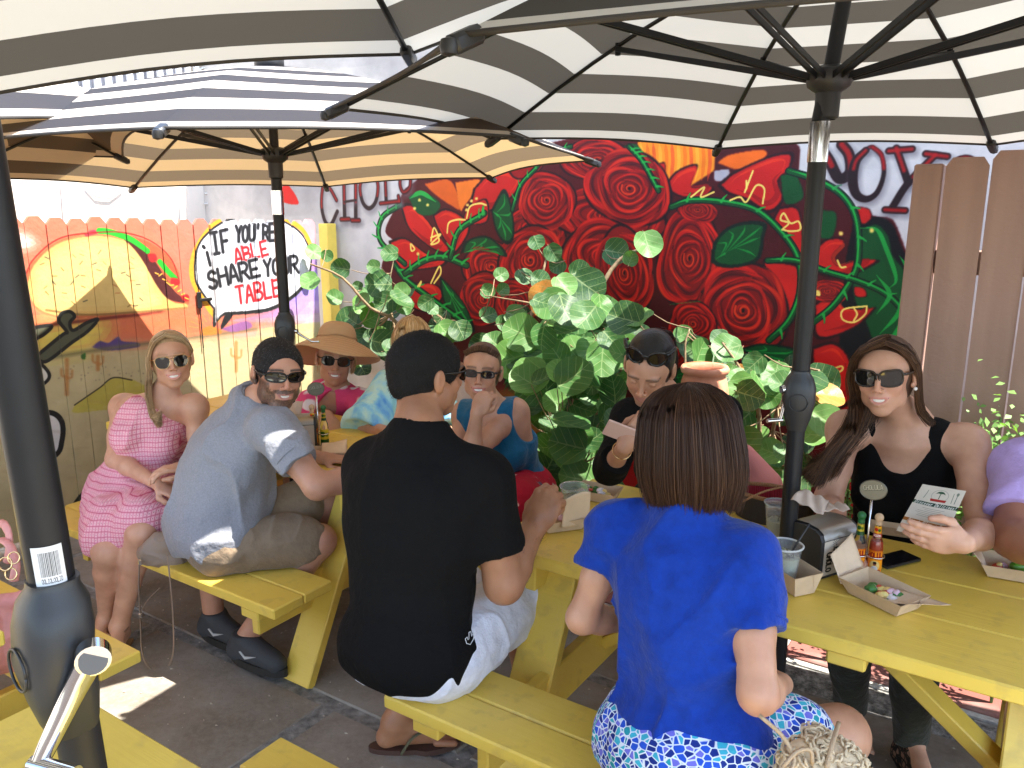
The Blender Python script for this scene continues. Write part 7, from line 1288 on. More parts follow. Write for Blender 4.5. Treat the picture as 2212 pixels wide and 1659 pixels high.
c2 = [(1700, 720, 240), (1830, 960, 260), (1650, 930, 150), (1950, 600, 190), (2000, 300, 200), (1960, 190, 120), (1860, 800, 130), (2000, 980, 170), (1600, 300, 120), (1880, 1100, 150)]
r1 = [(930, 260, 150), (1050, 370, 190), (1210, 300, 170), (1160, 420, 130), (1430, 580, 200), (1630, 540, 200), (1560, 720, 220), (1960, 620, 300), (1400, 830, 180), (1290, 530, 110), (1580, 1280, 200), (1330, 880, 150), (1640, 1210, 120), (1500, 1000, 150)]
man = lambda L, f, w, dd: [(*f(x, y), s * w, 0, dd + RL.uniform(-.1, .15)) for x, y, s in L]
f3 = lambda x, y: Z3((x, y))[0]; f2 = lambda x, y: (604.8 + .3385 * x, 648 + .3385 * y); fr = lambda x, y: (1209.6 + .2865 * x, 648 + .2865 * y)
g0 = at(880, 900, 5.3); g0[2] = 0
shrub('shrub with round green leaves arching left over the hatted woman towards the yellow post', g0, [([g0, at(900, 820, 5.2), at(860, 700, 5.1), at(800, 665, 5.0), at(740, 600, 4.95), at(670, 570, 4.9)], .016), ([g0, at(940, 780, 5.2), at(960, 700, 5.1), at(930, 670, 5.0)], .012), ([g0, at(860, 760, 5.2), at(840, 640, 5.2), at(850, 560, 5.2)], .011)],
      man(m3, f3, .3515, .85), [(730, 650), (790, 640), (860, 620), (900, 660), (985, 690), (1000, 760), (940, 780), (860, 790), (780, 800), (730, 760), (740, 700)], 34, (.3, 1.0), (.11, .18))
g1 = at(1230, 1040, 4.6); g1[2] = 0
shrub('tall dense shrub with big round leaves in front of the painted roses', g1, [([g1, at(1240, 900, 4.5), at(1260, 760, 4.45), at(1290, 640, 4.4), at(1340, 560, 4.4), at(1410, 530, 4.3)], .024), ([g1, at(1180, 860, 4.4), at(1140, 740, 4.5), at(1160, 640, 4.6), at(1180, 560, 4.6)], .018), ([g1, at(1300, 850, 4.2), at(1340, 760, 4.2), at(1380, 700, 4.2)], .016), ([g1, at(1260, 690, 4.4), at(1170, 660, 4.4), at(1060, 640, 4.5)], .010), ([g1, at(1200, 950, 4.2), at(1260, 1000, 4.0)], .012)],
      man(c3, f3, .3515, .55) + man(c2, f2, .3385, .85) + [(1240, 720, 30, 2, .7), (1130, 705, 35, 2, .7), (1180, 800, 30, 2, .9)], [(1000, 740), (1090, 690), (1150, 640), (1210, 610), (1330, 640), (1400, 700), (1380, 790), (1340, 900), (1330, 1060), (1170, 1060), (1160, 960), (1130, 860), (1060, 760)], 165, (.25, 1.35), (.12, .21))
g2 = at(1640, 1010, 4.1); g2[2] = 0
shrub('low shrub with round leaves between the clay urn and the right parasol pole', g2, [([g2, at(1640, 900, 3.9), at(1600, 800, 3.9), at(1560, 740, 3.9)], .014), ([g2, at(1680, 880, 3.8), at(1720, 800, 3.7), at(1770, 800, 3.6)], .012), ([g2, at(1500, 900, 4.0), at(1480, 760, 4.0), at(1490, 710, 4.0)], .010)],
      man(r1, fr, .2865, .55) + [(1398, 677, 18, 2, .5), (1599, 794, 18, 2, .6), (1705, 811, 26, 2, .6)], [(1480, 700), (1570, 720), (1640, 780), (1790, 790), (1800, 900), (1720, 1060), (1640, 1060), (1600, 960), (1580, 830), (1500, 780)], 42, (.2, .9), (.11, .19))
# small leaved herbs along the board fence
def herb(label, cx, cy, d, w, h, n, seed):
    rg = np.random.default_rng(seed); c = at(cx, cy, d); t = thing('herb_plant', label, 'plant', (c[0], c[1], 0), 0, 'small bright green plants by the fence'); V = []; F = []; st = MB()
    for k in range(9): a = rg.uniform(0, 6.28); top = c + [w * .7 * math.cos(a), w * .7 * math.sin(a), rg.uniform(0, h)]; st.tube(spl([[c[0], c[1], 0], [(c[0] + top[0]) / 2, (c[1] + top[1]) / 2, top[2] * .6], top], 6), .004, n=5)
    st.build('stem', mat('green_stem', (.10, .2, .05), rough=.6), t)
    for i in range(n):
        p = c + rg.normal(size=3) * [w * .5, w * .5, h * .5]; p[2] = max(.03, p[2]); L = rg.uniform(.018, .038); nn = nrm(rg.normal(size=3) * .6 + [0, -.4, 1]); y = nrm(np.cross(nn, rg.normal(size=3))); x = np.cross(y, nn); k = len(V)
        V += [p, p + y * L * .5 + x * L * .32 + nn * L * .1, p + y * L, p + y * L * .5 - x * L * .32 + nn * L * .1]; F.append([k, k + 1, k + 2, k + 3])
    o = mesh('leaves', V, F, mat('herb_leaf', rough=.4, spec=.5, fn=f_leaf([(0, (.10, .30, .04)), (1, (.14, .36, .05))])), t, smooth=True, kind='stuff')
herb('bushy green plant against the board fence right of the smiling woman', 2130, 1095, 2.95, .12, .34, 1100, 1); herb('small green plant between the right parasol pole and the smiling woman', 1838, 1110, 3.0, .06, .28, 300, 2); herb('green plant low behind the lilac shirt', 2190, 1180, 2.75, .12, .3, 500, 3)
# clay urn
u0 = at(1523, 790, 3.55); t = thing('clay_urn', 'tall carved terracotta urn behind the woman with the phone', 'urn', (u0[0], u0[1], 0)); zt = u0[2]; b = MB(); n = 48
pr = [(.10, 0), (.15, .02), (.17, .25), (.155, .55), (.125, .85), (.098, zt - .06), (.088, zt - .035), (.102, zt - .03), (.108, zt - .012), (.100, zt), (.082, zt - .003), (.076, zt - .03), (.07, zt - .2)]
V = []
for r_, z_ in [(np.interp(z, [p[1] for p in pr[:7]], [p[0] for p in pr[:7]]), z) for z in np.linspace(0, zt - .035, 60)] + pr[7:]:
    for j in range(n): a = j * 2 * math.pi / n; rel = .006 * max(0, math.sin(6 * a + 9 * math.sin(z_ * 4)) * math.sin(z_ * 14)) * (z_ < zt - .07); V.append((u0[0] + (r_ + rel) * math.cos(a), u0[1] + (r_ + rel) * math.sin(a), z_))
k = len(V) // n; b.add(V, [[i * n + j, i * n + (j + 1) % n, (i + 1) * n + (j + 1) % n, (i + 1) * n + j] for i in range(k - 1) for j in range(n)]); b.build('vessel', mat('terracotta', rough=.65, bump=.4, bscale=60, fn=lambda c, s: mixc(c, ramp(c, tex(c, 'ShaderNodeTexNoise', 7., i_Detail=6.0).outputs[0], [(.4, (0, 0, 0)), (.68, (1, 1, 1))]), (.42, .13, .06), (.62, .30, .18))), t, smooth=True)
# ------------------------------------------------------------------ things on the tables
def sheetmat(): return mat('kraft_paper', (.60, .43, .27), rough=.75, noise=.08, nscale=25, bump=.25, bscale=90, spec=.2)
M_KRAFT = sheetmat(); M_WAX = mat('waxed_paper', (.70, .52, .35), rough=.5, noise=.08, nscale=18, bump=.3, bscale=60); M_NAP = mat('napkin_paper', (.52, .41, .33), rough=.9, noise=.06, nscale=40, bump=.3, bscale=200)
M_CUP = mat('clear_plastic', (.92, .93, .93), rough=.10, trans=.86, ior=1.3, spec=.8); M_LIQ = mat('lemonade', (.78, .78, .52), rough=.15, trans=.30, ior=1.33); M_GLASS = mat('bottle_glass', (.92, .95, .93), rough=.03, trans=1.0, ior=1.3); M_SALT = mat('salt_crust', (.8, .8, .78), rough=.9, bump=1., bscale=700)
def tray(label, c, dirx, L=.165, Wd=.105, H=.038, paper=(), group='cardboard food trays', food=None, seed=1, cat='food tray', m=None):
    x = nrm([*dirx[:2], 0]); y = np.array([-x[1], x[0], 0]); c = np.array([c[0], c[1], c[2] + .002]); t = thing('food_tray', label, cat, c, 0, group); b = MB(); rg = random.Random(seed)
    def P(a, q, z): return c + x * a + y * q + np.array([0, 0, z])
    lo_, hi_ = [(-L * .38, -Wd * .34), (L * .38, -Wd * .34), (L * .38, Wd * .34), (-L * .38, Wd * .34)], [(-L * .5, -Wd * .5), (L * .5, -Wd * .5), (L * .5, Wd * .5), (-L * .5, Wd * .5)]
    th = .0012; V = [P(a, q, 0) for a, q in lo_] + [P(a, q, H * (1 + .05 * i)) for i, (a, q) in enumerate(hi_)] + [P(a * .97, q * .96, th) for a, q in lo_] + [P(a * .985, q * .975, H * (1 + .05 * i)) for i, (a, q) in enumerate(hi_)]
    F = [[3, 2, 1, 0], [8, 9, 10, 11]]
    for i in range(4): j = (i + 1) % 4; F += [[i, j, 4 + j, 4 + i], [8 + j, 8 + i, 12 + i, 12 + j], [4 + i, 4 + j, 12 + j, 12 + i]]
    b.add(V, F); tr = b.build('tray', m or M_KRAFT, t)
    b = MB()
    for i in (0, 1, 2, 3): a0, a1 = np.array(V[i]), np.array(V[4 + i]); cen = c + [0, 0, H / 2]; o = nrm((a0 + a1) / 2 - cen); mid = (V[(i + 1) % 4 + 4] if i % 2 else V[(i - 1) % 4 + 4]); tri = [a0 + o * .0012, a1 + o * .0015, a1 * .62 + np.array(mid) * .38 + o * .0022]; b.add(tri, [[0, 1, 2]])
    b.build('corner_fold', m or M_KRAFT, t)
    for pp in paper:
        n = 12; G = np.array(pp, float).reshape(2, 2, 3); S_ = np.zeros((n, n, 3))
        for i, u in enumerate(np.linspace(0, 1, n)):
            for j, v in enumerate(np.linspace(0, 1, n)):
                q = (G[0, 0] * (1 - u) + G[1, 0] * u) * (1 - v) + (G[0, 1] * (1 - u) + G[1, 1] * u) * v; q = q + np.array([0, 0, .010 * math.sin(math.pi * v) * math.sin(3 * u + seed)]) + x * .006 * math.sin(5 * v + seed) * u; S_[i, j] = P(*q)
        b = MB(); b.grid(S_, thick=.0006); b.build('wax_paper', M_WAX, t, smooth=True)
    if food:
        for k in range(food):
            b = Body(); p = P(rg.uniform(-.045, .035), rg.uniform(-.022, .022), .014 + rg.uniform(0, .016)); r_ = rg.uniform(.007, .016); b.ell(p, (r_, r_ * .8, r_ * .7)); b.disp = lambda Q, k=k: .0022 * noise3(Q, 160, k); V_, F_ = b.mesh(.0022)
            cl = [('radish', (.75, .50, .55)), ('cheese', (.85, .66, .22)), ('herb', (.05, .18, .03)), ('onion', (.80, .74, .72)), ('salsa', (.55, .07, .03)), ('corn', (.85, .60, .20)), ('herb', (.07, .24, .04))][k % 7]
            mesh('taco_filling', V_, F_, mat('food_' + cl[0], cl[1], rough=.45), t, smooth=True)
    return t
TT = .7515
cA = atz(1905, 1300, TT); dA = atz(1955, 1345, TT) - atz(1835, 1285, TT)
tray('open cardboard tray of taco scraps with wax paper sticking up, frontmost on the table', cA, dA, .185, .115, .040, paper=[[(-.09, -.05, .02), (-.10, .055, .03), (-.135, -.045, .085), (-.15, .055, .125)], [(.02, -.045, .018), (.02, .05, .03), (.10, -.03, .045), (.14, .07, .040)], [(-.08, -.035, .006), (-.08, .04, .006), (.06, -.035, .006), (.06, .04, .006)]], food=26, seed=3)
cB = atz(2190, 1245, TT); tray('cardboard tray with a lime wedge and curled paper at the right edge of the table', cB, (1, -.5), .17, .11, .038, paper=[[(-.07, -.045, .02), (-.08, .05, .03), (-.12, -.03, .07), (-.10, .06, .11)]], food=5, seed=8)
lm = Body(); q = atz(2200, 1242, TT) + [-.01, -.01, .03]; lm.ell(q, (.024, .017, .016)); V, F = lm.mesh(.003); lw = mesh('lime_wedge', V, F, mat('lime_skin', (.10, .25, .02), rough=.35, noise=.2, nscale=80), None, smooth=True); tag(lw, 'green lime wedge lying in the tray at the right table edge', 'lime')
cC = atz(1212, 1140, TT); tray('cardboard tray with a tall paper liner beside the raised fist', cC, (.9, .3), .15, .10, .038, paper=[[(-.02, -.052, .02), (.085, -.03, .03), (-.01, -.060, .115), (.082, -.045, .125)]], seed=5, food=3)
cD = atz(1292, 1078, TT); tray('cardboard tray with taco scraps near the far corner of the right table', cD, (.8, -.4), .15, .10, .036, seed=6, food=12)
tray('cardboard tray with white paper on the back table beside the sauce bottles', atz(705, 992, TT), (.9, .2), .17, .12, .035, paper=[[(-.02, -.04, .02), (.08, -.04, .03), (-.02, .06, .05), (.09, .07, .06)]], seed=7)
tray('flattened sheet of kraft paper behind the sauce bottles on the right table', atz(1925, 1150, TT), (.9, -.4), .13, .10, .012, seed=2)
def cup(label, c, h=.115, r=.045, fill=.55, straw=False, salt=False, group='clear plastic cups of lemonade'):
    t = thing('plastic_cup', label, 'cup', c, 0, group); r0 = r * .68; n = 28; b = MB(); z1 = h
    b.lathe([(0, .003), (r0 - .002, .003), (r0, 0), (r0 + (r - r0) * .5, h * .5), (r, h - .004), (r + .003, h - .002), (r + .003, h), (r - .001, h), (r - .0015, h - .006), (r0 + (r - r0) * .5 - .0012, h * .5), (r0 - .0015, .004), (0, .0045)], o=c, n=n); b.build('cup', M_CUP, t, smooth=True, auto=60)
    zf = h * fill; rf = r0 + (r - r0) * fill - .0022; b = MB(); b.lathe([(0, .0055), (r0 - .003, .0055), (rf, zf), (0, zf)], o=c, n=n); b.build('lemonade', M_LIQ, t, smooth=True, auto=50)
    b = MB(); b.tube([np.array(c) + [(r + .002) * math.cos(a), (r + .002) * math.sin(a), h] for a in np.linspace(0, 6.283, 30)], .0018 if not salt else .0028, n=6, caps=False); b.build('rim', M_SALT if salt else M_CUP, t, smooth=True)
    ic = MB()
    for k in range(5): a = k * 1.3; V, F = cbox(.02, .018, .017, .003); ic.add(V @ np.array(Matrix.Rotation(k, 3, 'X') @ Matrix.Rotation(k * 2., 3, 'Y')) + np.array(c) + [r * .42 * math.cos(a), r * .42 * math.sin(a), zf + .001 * k], F)
    ic.build('ice', M_GLASS, t)
    if straw: b = MB(); b.tube([np.array(c) + [-.02, .01, .01], np.array(c) + [.055, -.012, h + .065]], .003, n=8); b.build('straw', mat('black_straw', (.012, .012, .012), rough=.4), t, smooth=True)
    return t
cup('half full clear plastic cup beside the right parasol pole', atz(1676, 1158, TT), .11, .040, .5); cup('clear cup with a salted rim and black straw beside the napkin dispenser', atz(1690, 1262, TT), .115, .044, .75, True, True); cup('clear cup of lemonade held by the man in black', atz(1240, 1122, TT), .115, .046, .72)
tray('kraft paper cone under the salted cup', atz(1700, 1262, TT) + np.array([.01, -.03, 0]), (.3, -.8), .10, .09, .055, seed=9)
# napkin dispensers
def dispenser(label, c, a, bdir, h, dims, art, group):
    a = nrm([*a[:2], 0]); bd = nrm([*bdir[:2], 0]); bd = nrm(bd - a * (a @ bd)); la, lb = dims; t = thing('napkin_dispenser', label, 'napkin dispenser', c, 0, group); c = np.asarray(c, float)
    o = c + a * la / 2 + bd * lb / 2; R = [a, bd, [0, 0, 1]]
    b = MB(); pr = []
    for k in range(13): q = k / 12; pr.append(q)
    P = np.zeros((2, 9, 3)); n = 9; prof = [(-.5, 0), (-.5, .80), (-.44, .93), (-.30, 1.0), (0, 1.03), (.30, 1.0), (.44, .93), (.5, .80), (.5, 0)]
    for i, s in enumerate((-.5, .5)):
        for j, (q, z) in enumerate(prof): P[i, j] = o + bd * s * lb + a * q * la + np.array([0, 0, z * h])
    b.grid(P); b.add(P[0], [list(range(9))]); b.add(P[1], [list(range(9))[::-1]]); b.build('case', M_PLAS, t)
    b = MB(); Q = np.zeros((2, 7, 3))
    for i, s in enumerate((.06, .94)):
        for j, (q, z) in enumerate([(-.505, .80), (-.45, .945), (-.30, 1.015), (0, 1.045), (.30, 1.015), (.45, .945), (.505, .80)]): Q[i, j] = o + bd * (s - .5) * lb * .96 + a * q * la + np.array([0, 0, z * h + .002])
    b.grid(Q[:, ::-1] if 0 else Q); b.build('brushed_top', mat('brushed_metal', (.38, .35, .30), rough=.38, metal=.9, bump=.15, bscale=200), t, smooth=True)
    f0 = c - a * .0015; b = MB(); G = np.array([[f0 + bd * (lb * s) + np.array([0, 0, h * z]) for s in (.07, .93)] for z in (.06, .80)]); b.grid(G, uvs=[(0, 0), (1, 0), (0, 1), (1, 1)]); b.build('printed_card', art, t)
    return t, o
cv = Canvas(300, 260, (.72, .68, .62)); rg = random.Random(2)
for k in range(40): a = k * 2 * math.pi / 40; cv.stroke([(150 + 60 * math.cos(a), 70 + 60 * math.sin(a)), (150 + (100 + 22 * (k % 2)) * math.cos(a), 70 + (100 + 22 * (k % 2)) * math.sin(a))], 3, (.12, .10, .09), smooth=False)
cv.poly([(75, 0), (75, 260), (0, 260), (0, 0)], (.72, .68, .62)); vert = lambda ox, oy: (lambda P: np.array([(ox - (y), oy + x) for x, y in np.asarray(P, float)]))
text(cv, 'CHOLO', (0, 0), (150, 0), 44, 12, (.07, .06, .06), M=vert(30, 90)); text(cv, 'BOYS', (0, 0), (130, 0), 44, 12, (.07, .06, .06), M=vert(90, 60)); text(cv, '-', (0, 0), (24, 0), 40, 8, (.1, .1, .1), M=vert(90, 30))
for k in range(5): cv.stroke([(215 + k * 12, 150), (215 + k * 12, 235)], 3, (.25, .2, .18), smooth=False)
art1 = imat('dispenser_card', cv.image('dispenser_card'), bump=0)
c0 = atz(1768, 1253, TT); ld = atz(1693, 1216, TT) - c0; rd = atz(1850, 1212, TT) - c0
t, o = dispenser('black napkin dispenser with a brushed metal top and white printed card', c0, ld, rd, .135, (min(.14, np.linalg.norm(ld)), .155), art1, 'napkin dispensers')
def napkin(label, P, group=None):
    n = 14; G = np.array(P, float).reshape(2, 2, 3); S_ = np.zeros((n, n, 3)); nn = nrm(np.cross(G[0, 1] - G[0, 0], G[1, 0] - G[0, 0]))
    for i, u in enumerate(np.linspace(0, 1, n)):
        for j, v in enumerate(np.linspace(0, 1, n)): q = (G[0, 0] * (1 - u) + G[1, 0] * u) * (1 - v) + (G[0, 1] * (1 - u) + G[1, 1] * u) * v; S_[i, j] = q + nn * (.006 * math.sin(4 * u + 2 * v) * math.sin(3 * v + 1) + .004 * math.sin(14 * v + 5 * u))
    b = MB(); b.grid(S_, thick=.0008); return tag(b.build('paper_napkin', M_NAP, None, smooth=True), label, 'napkin', group)
napkin('crumpled tan paper napkin sticking out of the black dispenser', [A(1708, 1080, 2.18), A(1778, 1112, 2.12), A(1738, 1052, 2.22), A(1790, 1082, 2.18)]); napkin('second tan napkin lying across the dispenser top', [A(1765, 1108, 2.14), A(1836, 1100, 2.12), A(1780, 1082, 2.19), A(1826, 1088, 2.18)])
# sauce bottles in a wire holder with a metal badge
def bottle(label, c, h, capc, liq, lab2, lcol, group, fill):
    t = thing('sauce_bottle', label, 'sauce bottle', c, 0, group); r = .0185 * h / .19; s = h / .19; n = 26; b = MB(); prof = [(0, 0), (.95, 0), (1, .004), (1, .088), (.92, .104), (.62, .118), (.50, .130), (.46, .150), (.46, .158)]
    b.lathe([(a * r, z * s) for a, z in prof], o=c, n=n); b.build('glass', M_GLASS, t, smooth=True, auto=50); b = MB(); zf = fill; b.lathe([(0, .003 * s), (.90 * r, .003 * s)] + [(a * r * .92, z * s) for a, z in prof[2:] if z < zf] + [(np.interp(zf, [p[1] for p in prof[2:]], [p[0] for p in prof[2:]]) * r * .9, zf * s), (0, zf * s)], o=c, n=n); b.build('sauce', liq, t, smooth=True, auto=50)
    b = MB(); b.lathe([(.012 * s * math.sin(a) + .0, (.176 - .0125 * math.cos(a)) * s) for a in np.linspace(.35, math.pi, 12)], o=c, n=20); b.lathe([(.0092 * s, .155 * s), (.0092 * s, .167 * s)], o=c, n=16); b.build('cap', capc, t, smooth=True, auto=60)
    f = math.atan2(-c[1], -c[0]); 
    for nm, z0, z1, rr_, im in (('label', .012, .082, 1.02, lcol), ('neck_label', .120, .152, .60, lab2)):
        G = [];
        for z in np.linspace(z0, z1, 5): G.append([np.array(c) + [r * (rr_ if nm == 'label' else np.interp(z, [.118, .130, .150], [.66, .55, .49])) * math.cos(a), r * (rr_ if nm == 'label' else np.interp(z, [.118, .130, .150], [.66, .55, .49])) * math.sin(a), z * s] for a in np.linspace(f - 1.9, f + 1.9, 17)])
        b = MB(); b.grid(np.array(G)); b.build(nm, im, t, smooth=True)
    return t
cv = Canvas(260, 260, (.92, .50, .04)); cv.poly([(6, 6), (254, 6), (254, 254), (6, 254)], (.80, .25, .03)); cv.poly([(12, 12), (248, 12), (248, 248), (12, 248)], (.95, .58, .06)); text(cv, 'CHOLULA', (28, 78), (240, 72), 52, 13, (.60, .03, .02)); text(cv, 'HOT SAUCE', (60, 98), (210, 98), 14, 4, (.5, .05, .02))
cv.ell(130, 165, 52, 56, (.90, .75, .45)); cv.ell(130, 145, 17, 20, (.55, .30, .2)); cv.ell(130, 133, 18, 13, (.08, .04, .03)); cv.poly([(95, 215), (105, 175), (130, 165), (155, 175), (165, 215)], (.85, .84, .82)); text(cv, 'ORIGINAL', (60, 240), (205, 240), 18, 5, (.85, .80, .7), bgw=22, bgc=(.55, .03, .02)); lb1 = imat('sauce_label', cv.image('sauce_label'), rough=.35, bump=0)
cv = Canvas(160, 80, (.90, .62, .06)); cv.poly([(0, 52), (160, 52), (160, 80), (0, 80)], (.65, .04, .03)); cv.ell(60, 25, 26, 12, (.75, .08, .03)); cv.ell(100, 28, 20, 10, (.10, .35, .05)); text(cv, 'ORIGINAL', (40, 74), (125, 74), 14, 4, (.9, .85, .8)); nk1 = imat('neck_label_red', cv.image('neck_label_red'), rough=.35, bump=0)
cv = Canvas(160, 80, (.75, .65, .15)); cv.poly([(0, 52), (160, 52), (160, 80), (0, 80)], (.02, .25, .05)); cv.ell(60, 25, 30, 14, (.12, .30, .05)); cv.ell(105, 28, 20, 10, (.35, .42, .05)); nk2 = imat('neck_label_green', cv.image('neck_label_green'), rough=.35, bump=0)
M_CW = mat('wood_cap', (.66, .44, .26), rough=.55); M_CG = mat('green_cap', (.012, .13, .03), rough=.4); M_RS = mat('red_sauce', (.50, .05, .015), rough=.25, spec=.6); M_GS = mat('green_sauce', (.16, .17, .04), rough=.25, spec=.6)
def caddy(label, c, h, group, sgn):
    t = thing('bottle_caddy', label, 'bottle caddy', c, 0, group); s = h / .19; b = MB(); R_q = .024 * s; d = np.array([*sgn, 0]) * .022 * s; c = np.array(c)
    for o in (-d, d):
        for z in (.004, .062): b.tube([c + o + [R_q * math.cos(a), R_q * math.sin(a), z * s] for a in np.linspace(0, 6.283, 26)], .0017 * s, n=6, caps=False)
        b.tube([c + o + [0, R_q, .004 * s], c + o + [0, R_q, .062 * s]], .0014, n=6)
    b.tube([c + [0, .004, .004], c + [0, .004, .235 * s]], .0035 * s, n=8); b.build('wire_frame', M_SILVER, t, smooth=True)
    cv = Canvas(160, 130, (.42, .40, .35)); text(cv, 'CHOLULA', (26, 76), (140, 56), 30, 6, (.24, .22, .18)); text(cv, 'CHOLULA', (25, 74), (139, 54), 30, 3, (.62, .60, .54)); f = nrm([-c[0], -c[1], .25]); x = nrm(np.cross((0, 0, 1), f)); y = np.cross(f, x); ce = c + [0, 0, .255 * s]; n = 36; V = []; uvs = []; F = []
    for k, off in enumerate((.002, -.002)):
        for i in range(n): a = i * 2 * math.pi / n; V.append(ce + x * .034 * s * math.cos(a) + y * .027 * s * math.sin(a) + f * off); uvs.append((.5 + .48 * math.cos(a), .5 + .48 * math.sin(a)))
    F = [list(range(n)), list(range(n, 2 * n))[::-1]] + [[i, i + n, (i + 1) % n + n, (i + 1) % n] for i in range(n)]; m = imat('badge_metal', cv.image('badge'), rough=.35, bump=.1); m.node_tree.nodes['Principled BSDF'].inputs['Metallic'].default_value = .8; b = MB(); b.add(V, F, uvs); b.tube([ce + x * .034 * s * math.cos(a) + y * .027 * s * math.sin(a) for a in np.linspace(0, 6.283, 36)], .0022, n=6, caps=False); b.build('badge', m, t)
p1 = atz(1886, 1243, TT); p2 = atz(1850, 1238, TT); mid = (p1 + p2) / 2; sg = nrm((p1 - p2)[:2]); caddy('wire caddy with an oval metal badge beside the black dispenser', mid, .185, 'bottle caddies', sg); sg3 = np.array([*sg, 0]) * .022
bottle('red hot sauce bottle with a round wooden cap in the front caddy', mid + sg3, .185, M_CW, M_RS, nk1, lb1, 'sauce bottles', .108); bottle('nearly empty green sauce bottle with a round green cap in the front caddy', mid - sg3, .185, M_CG, M_GS, nk2, lb1, 'sauce bottles', .03)
pc = atz(689, 966, TT); caddy('wire caddy with an oval badge on the back table', pc, .19, 'bottle caddies', (1, 0)); bottle('red hot sauce bottle with a wooden cap on the back table', pc - [.022, 0, 0], .19, M_CW, M_RS, nk1, lb1, 'sauce bottles', .1); bottle('green sauce bottle half full with a green cap on the back table', pc + [.024, .01, 0], .185, M_CG, M_GS, nk2, nk2, 'sauce bottles', .06)
cv = Canvas(300, 260, (.70, .66, .60)); cv.poly([(60, 40), (200, 40), (200, 120), (60, 120)], (.40, .05, .15))
for k in range(12): cv.stroke([(40 + rg.uniform(0, 30), 140 + k * 9), (200 + rg.uniform(-40, 60), 140 + k * 9)], 4, (.25, .2, .18), smooth=False)
for k in range(3): cv.stroke([(75, 60 + k * 20), (185, 60 + k * 20)], 6, (.75, .65, .62), smooth=False)
c1 = atz(617, 975, TT); dispenser('napkin dispenser with a printed side on the back table', c1, (-.2, 1), (1, -.1), .135, (.11, .13), imat('dispenser_card_back', cv.image('dispenser_card_back'), bump=0), 'napkin dispensers'); napkin('white napkin sticking out of the back table dispenser', [A(600, 890, 3.40), A(650, 895, 3.42), A(615, 870, 3.46), A(655, 866, 3.46)])
# phones
def phone(label, c, x, y, n, L=.138, Wd=.068, T=.008, back=(.02, .02, .022), cat='phone', rim=(.25, .25, .26)):
    x, n = nrm(x), nrm(n); y = nrm(np.cross(n, x)); t = thing('mobile_phone', label, cat, c); b = MB(); b.box(c, (L, Wd, T), ax=[x, y, n], ch=.003); b.build('body', mat('phone_' + label[:5], back, rough=.3), t); b = MB(); b.box(np.asarray(c) + n * (T / 2 + .0004), (L * .98, Wd * .95, .0006), ax=[x, y, n], ch=.0002); b.build('screen', mat('phone_glass', (.01, .01, .012), rough=.06, coat=.8), t)
    return t, x, y, n
cp = atz(1932, 1212, TT) + [0, 0, .005]; phone('black phone lying face up beside the sauce bottles', cp, atz(1965, 1200, TT) - atz(1905, 1215, TT), 0, (0, 0, 1))
fcam = nrm(np.array([0, 0, CAMH]) - PH); xx = nrm(A(1370, 945, 2.5) - A(1318, 925, 2.5)); t_, x_, y_, n_ = phone('pale pink phone held up by the woman in black', PH, xx, 0, nrm(-fcam * .6 + np.array([0, .6, .9])), .135, .067, .008, (.62, .40, .33))
# menu card held by the smiling woman
cv = Canvas(300, 430, (.80, .76, .70)); cv.ell(150, 75, 58, 50, (.55, .55, .5)); cv.ell(150, 75, 55, 47, (.80, .76, .70)); cv.stroke([(150, 60), (148, 100)], 6, (.35, .40, .3), smooth=False)
for k in range(8): a = math.pi + k * math.pi / 7; cv.stroke([(150, 58), (150 + 18 * math.cos(a), 52 + 12 * math.sin(a)), (150 + 34 * math.cos(a), 62 + 16 * math.sin(a))], 7, (.02, .25, .14), taper=.5)
cv.poly([(95, 105), (205, 105), (200, 124), (100, 124)], (.6, .07, .06)); cv.stroke([(60, 40), (50, 110)], 4, (.4, .45, .4)); cv.stroke([(235, 40), (240, 120)], 4, (.4, .45, .4)); cv.stroke([(262, 40), (262, 120)], 5, (.4, .45, .4)); cv.ell(262, 42, 9, 14, (.4, .45, .4))
cv.poly([(0, 140), (300, 140), (300, 168), (0, 168)], (.06, .20, .13)); text(cv, 'Discover Delicious!', (12, 164), (292, 164), 24, 4, (.85, .83, .8), slant=.3); cv.poly([(0, 300), (300, 300), (300, 328), (0, 328)], (.60, .36, .12)); text(cv, 'Sip + Play + D', (30, 324), (250, 324), 22, 4, (.85, .83, .8), slant=.3)
for k in range(17): y = 184 + k * 7 if k < 12 else 340 + (k - 12) * 13; w_ = rr.uniform(40, 105); cv.stroke([(150 - w_, y), (150 + w_, y)], 2.2, (.32, .32, .28), al=.8, smooth=False) if k % 2 else None
mc = [A(1936, 1146, 2.10), A(2036, 1174, 2.02), A(1993, 1046, 2.16), A(2087, 1061, 2.10)]; b = MB(); b.grid(np.array(mc).reshape(2, 2, 3), uvs=[(0, 0), (1, 0), (0, 1), (1, 1)], thick=.0006); tag(b.build('menu_card', imat('menu_card', cv.image('menu_card'), rough=.35, bump=0), None), 'printed cream menu card with a palm tree and green banner in the smiling woman\'s hand', 'menu card')
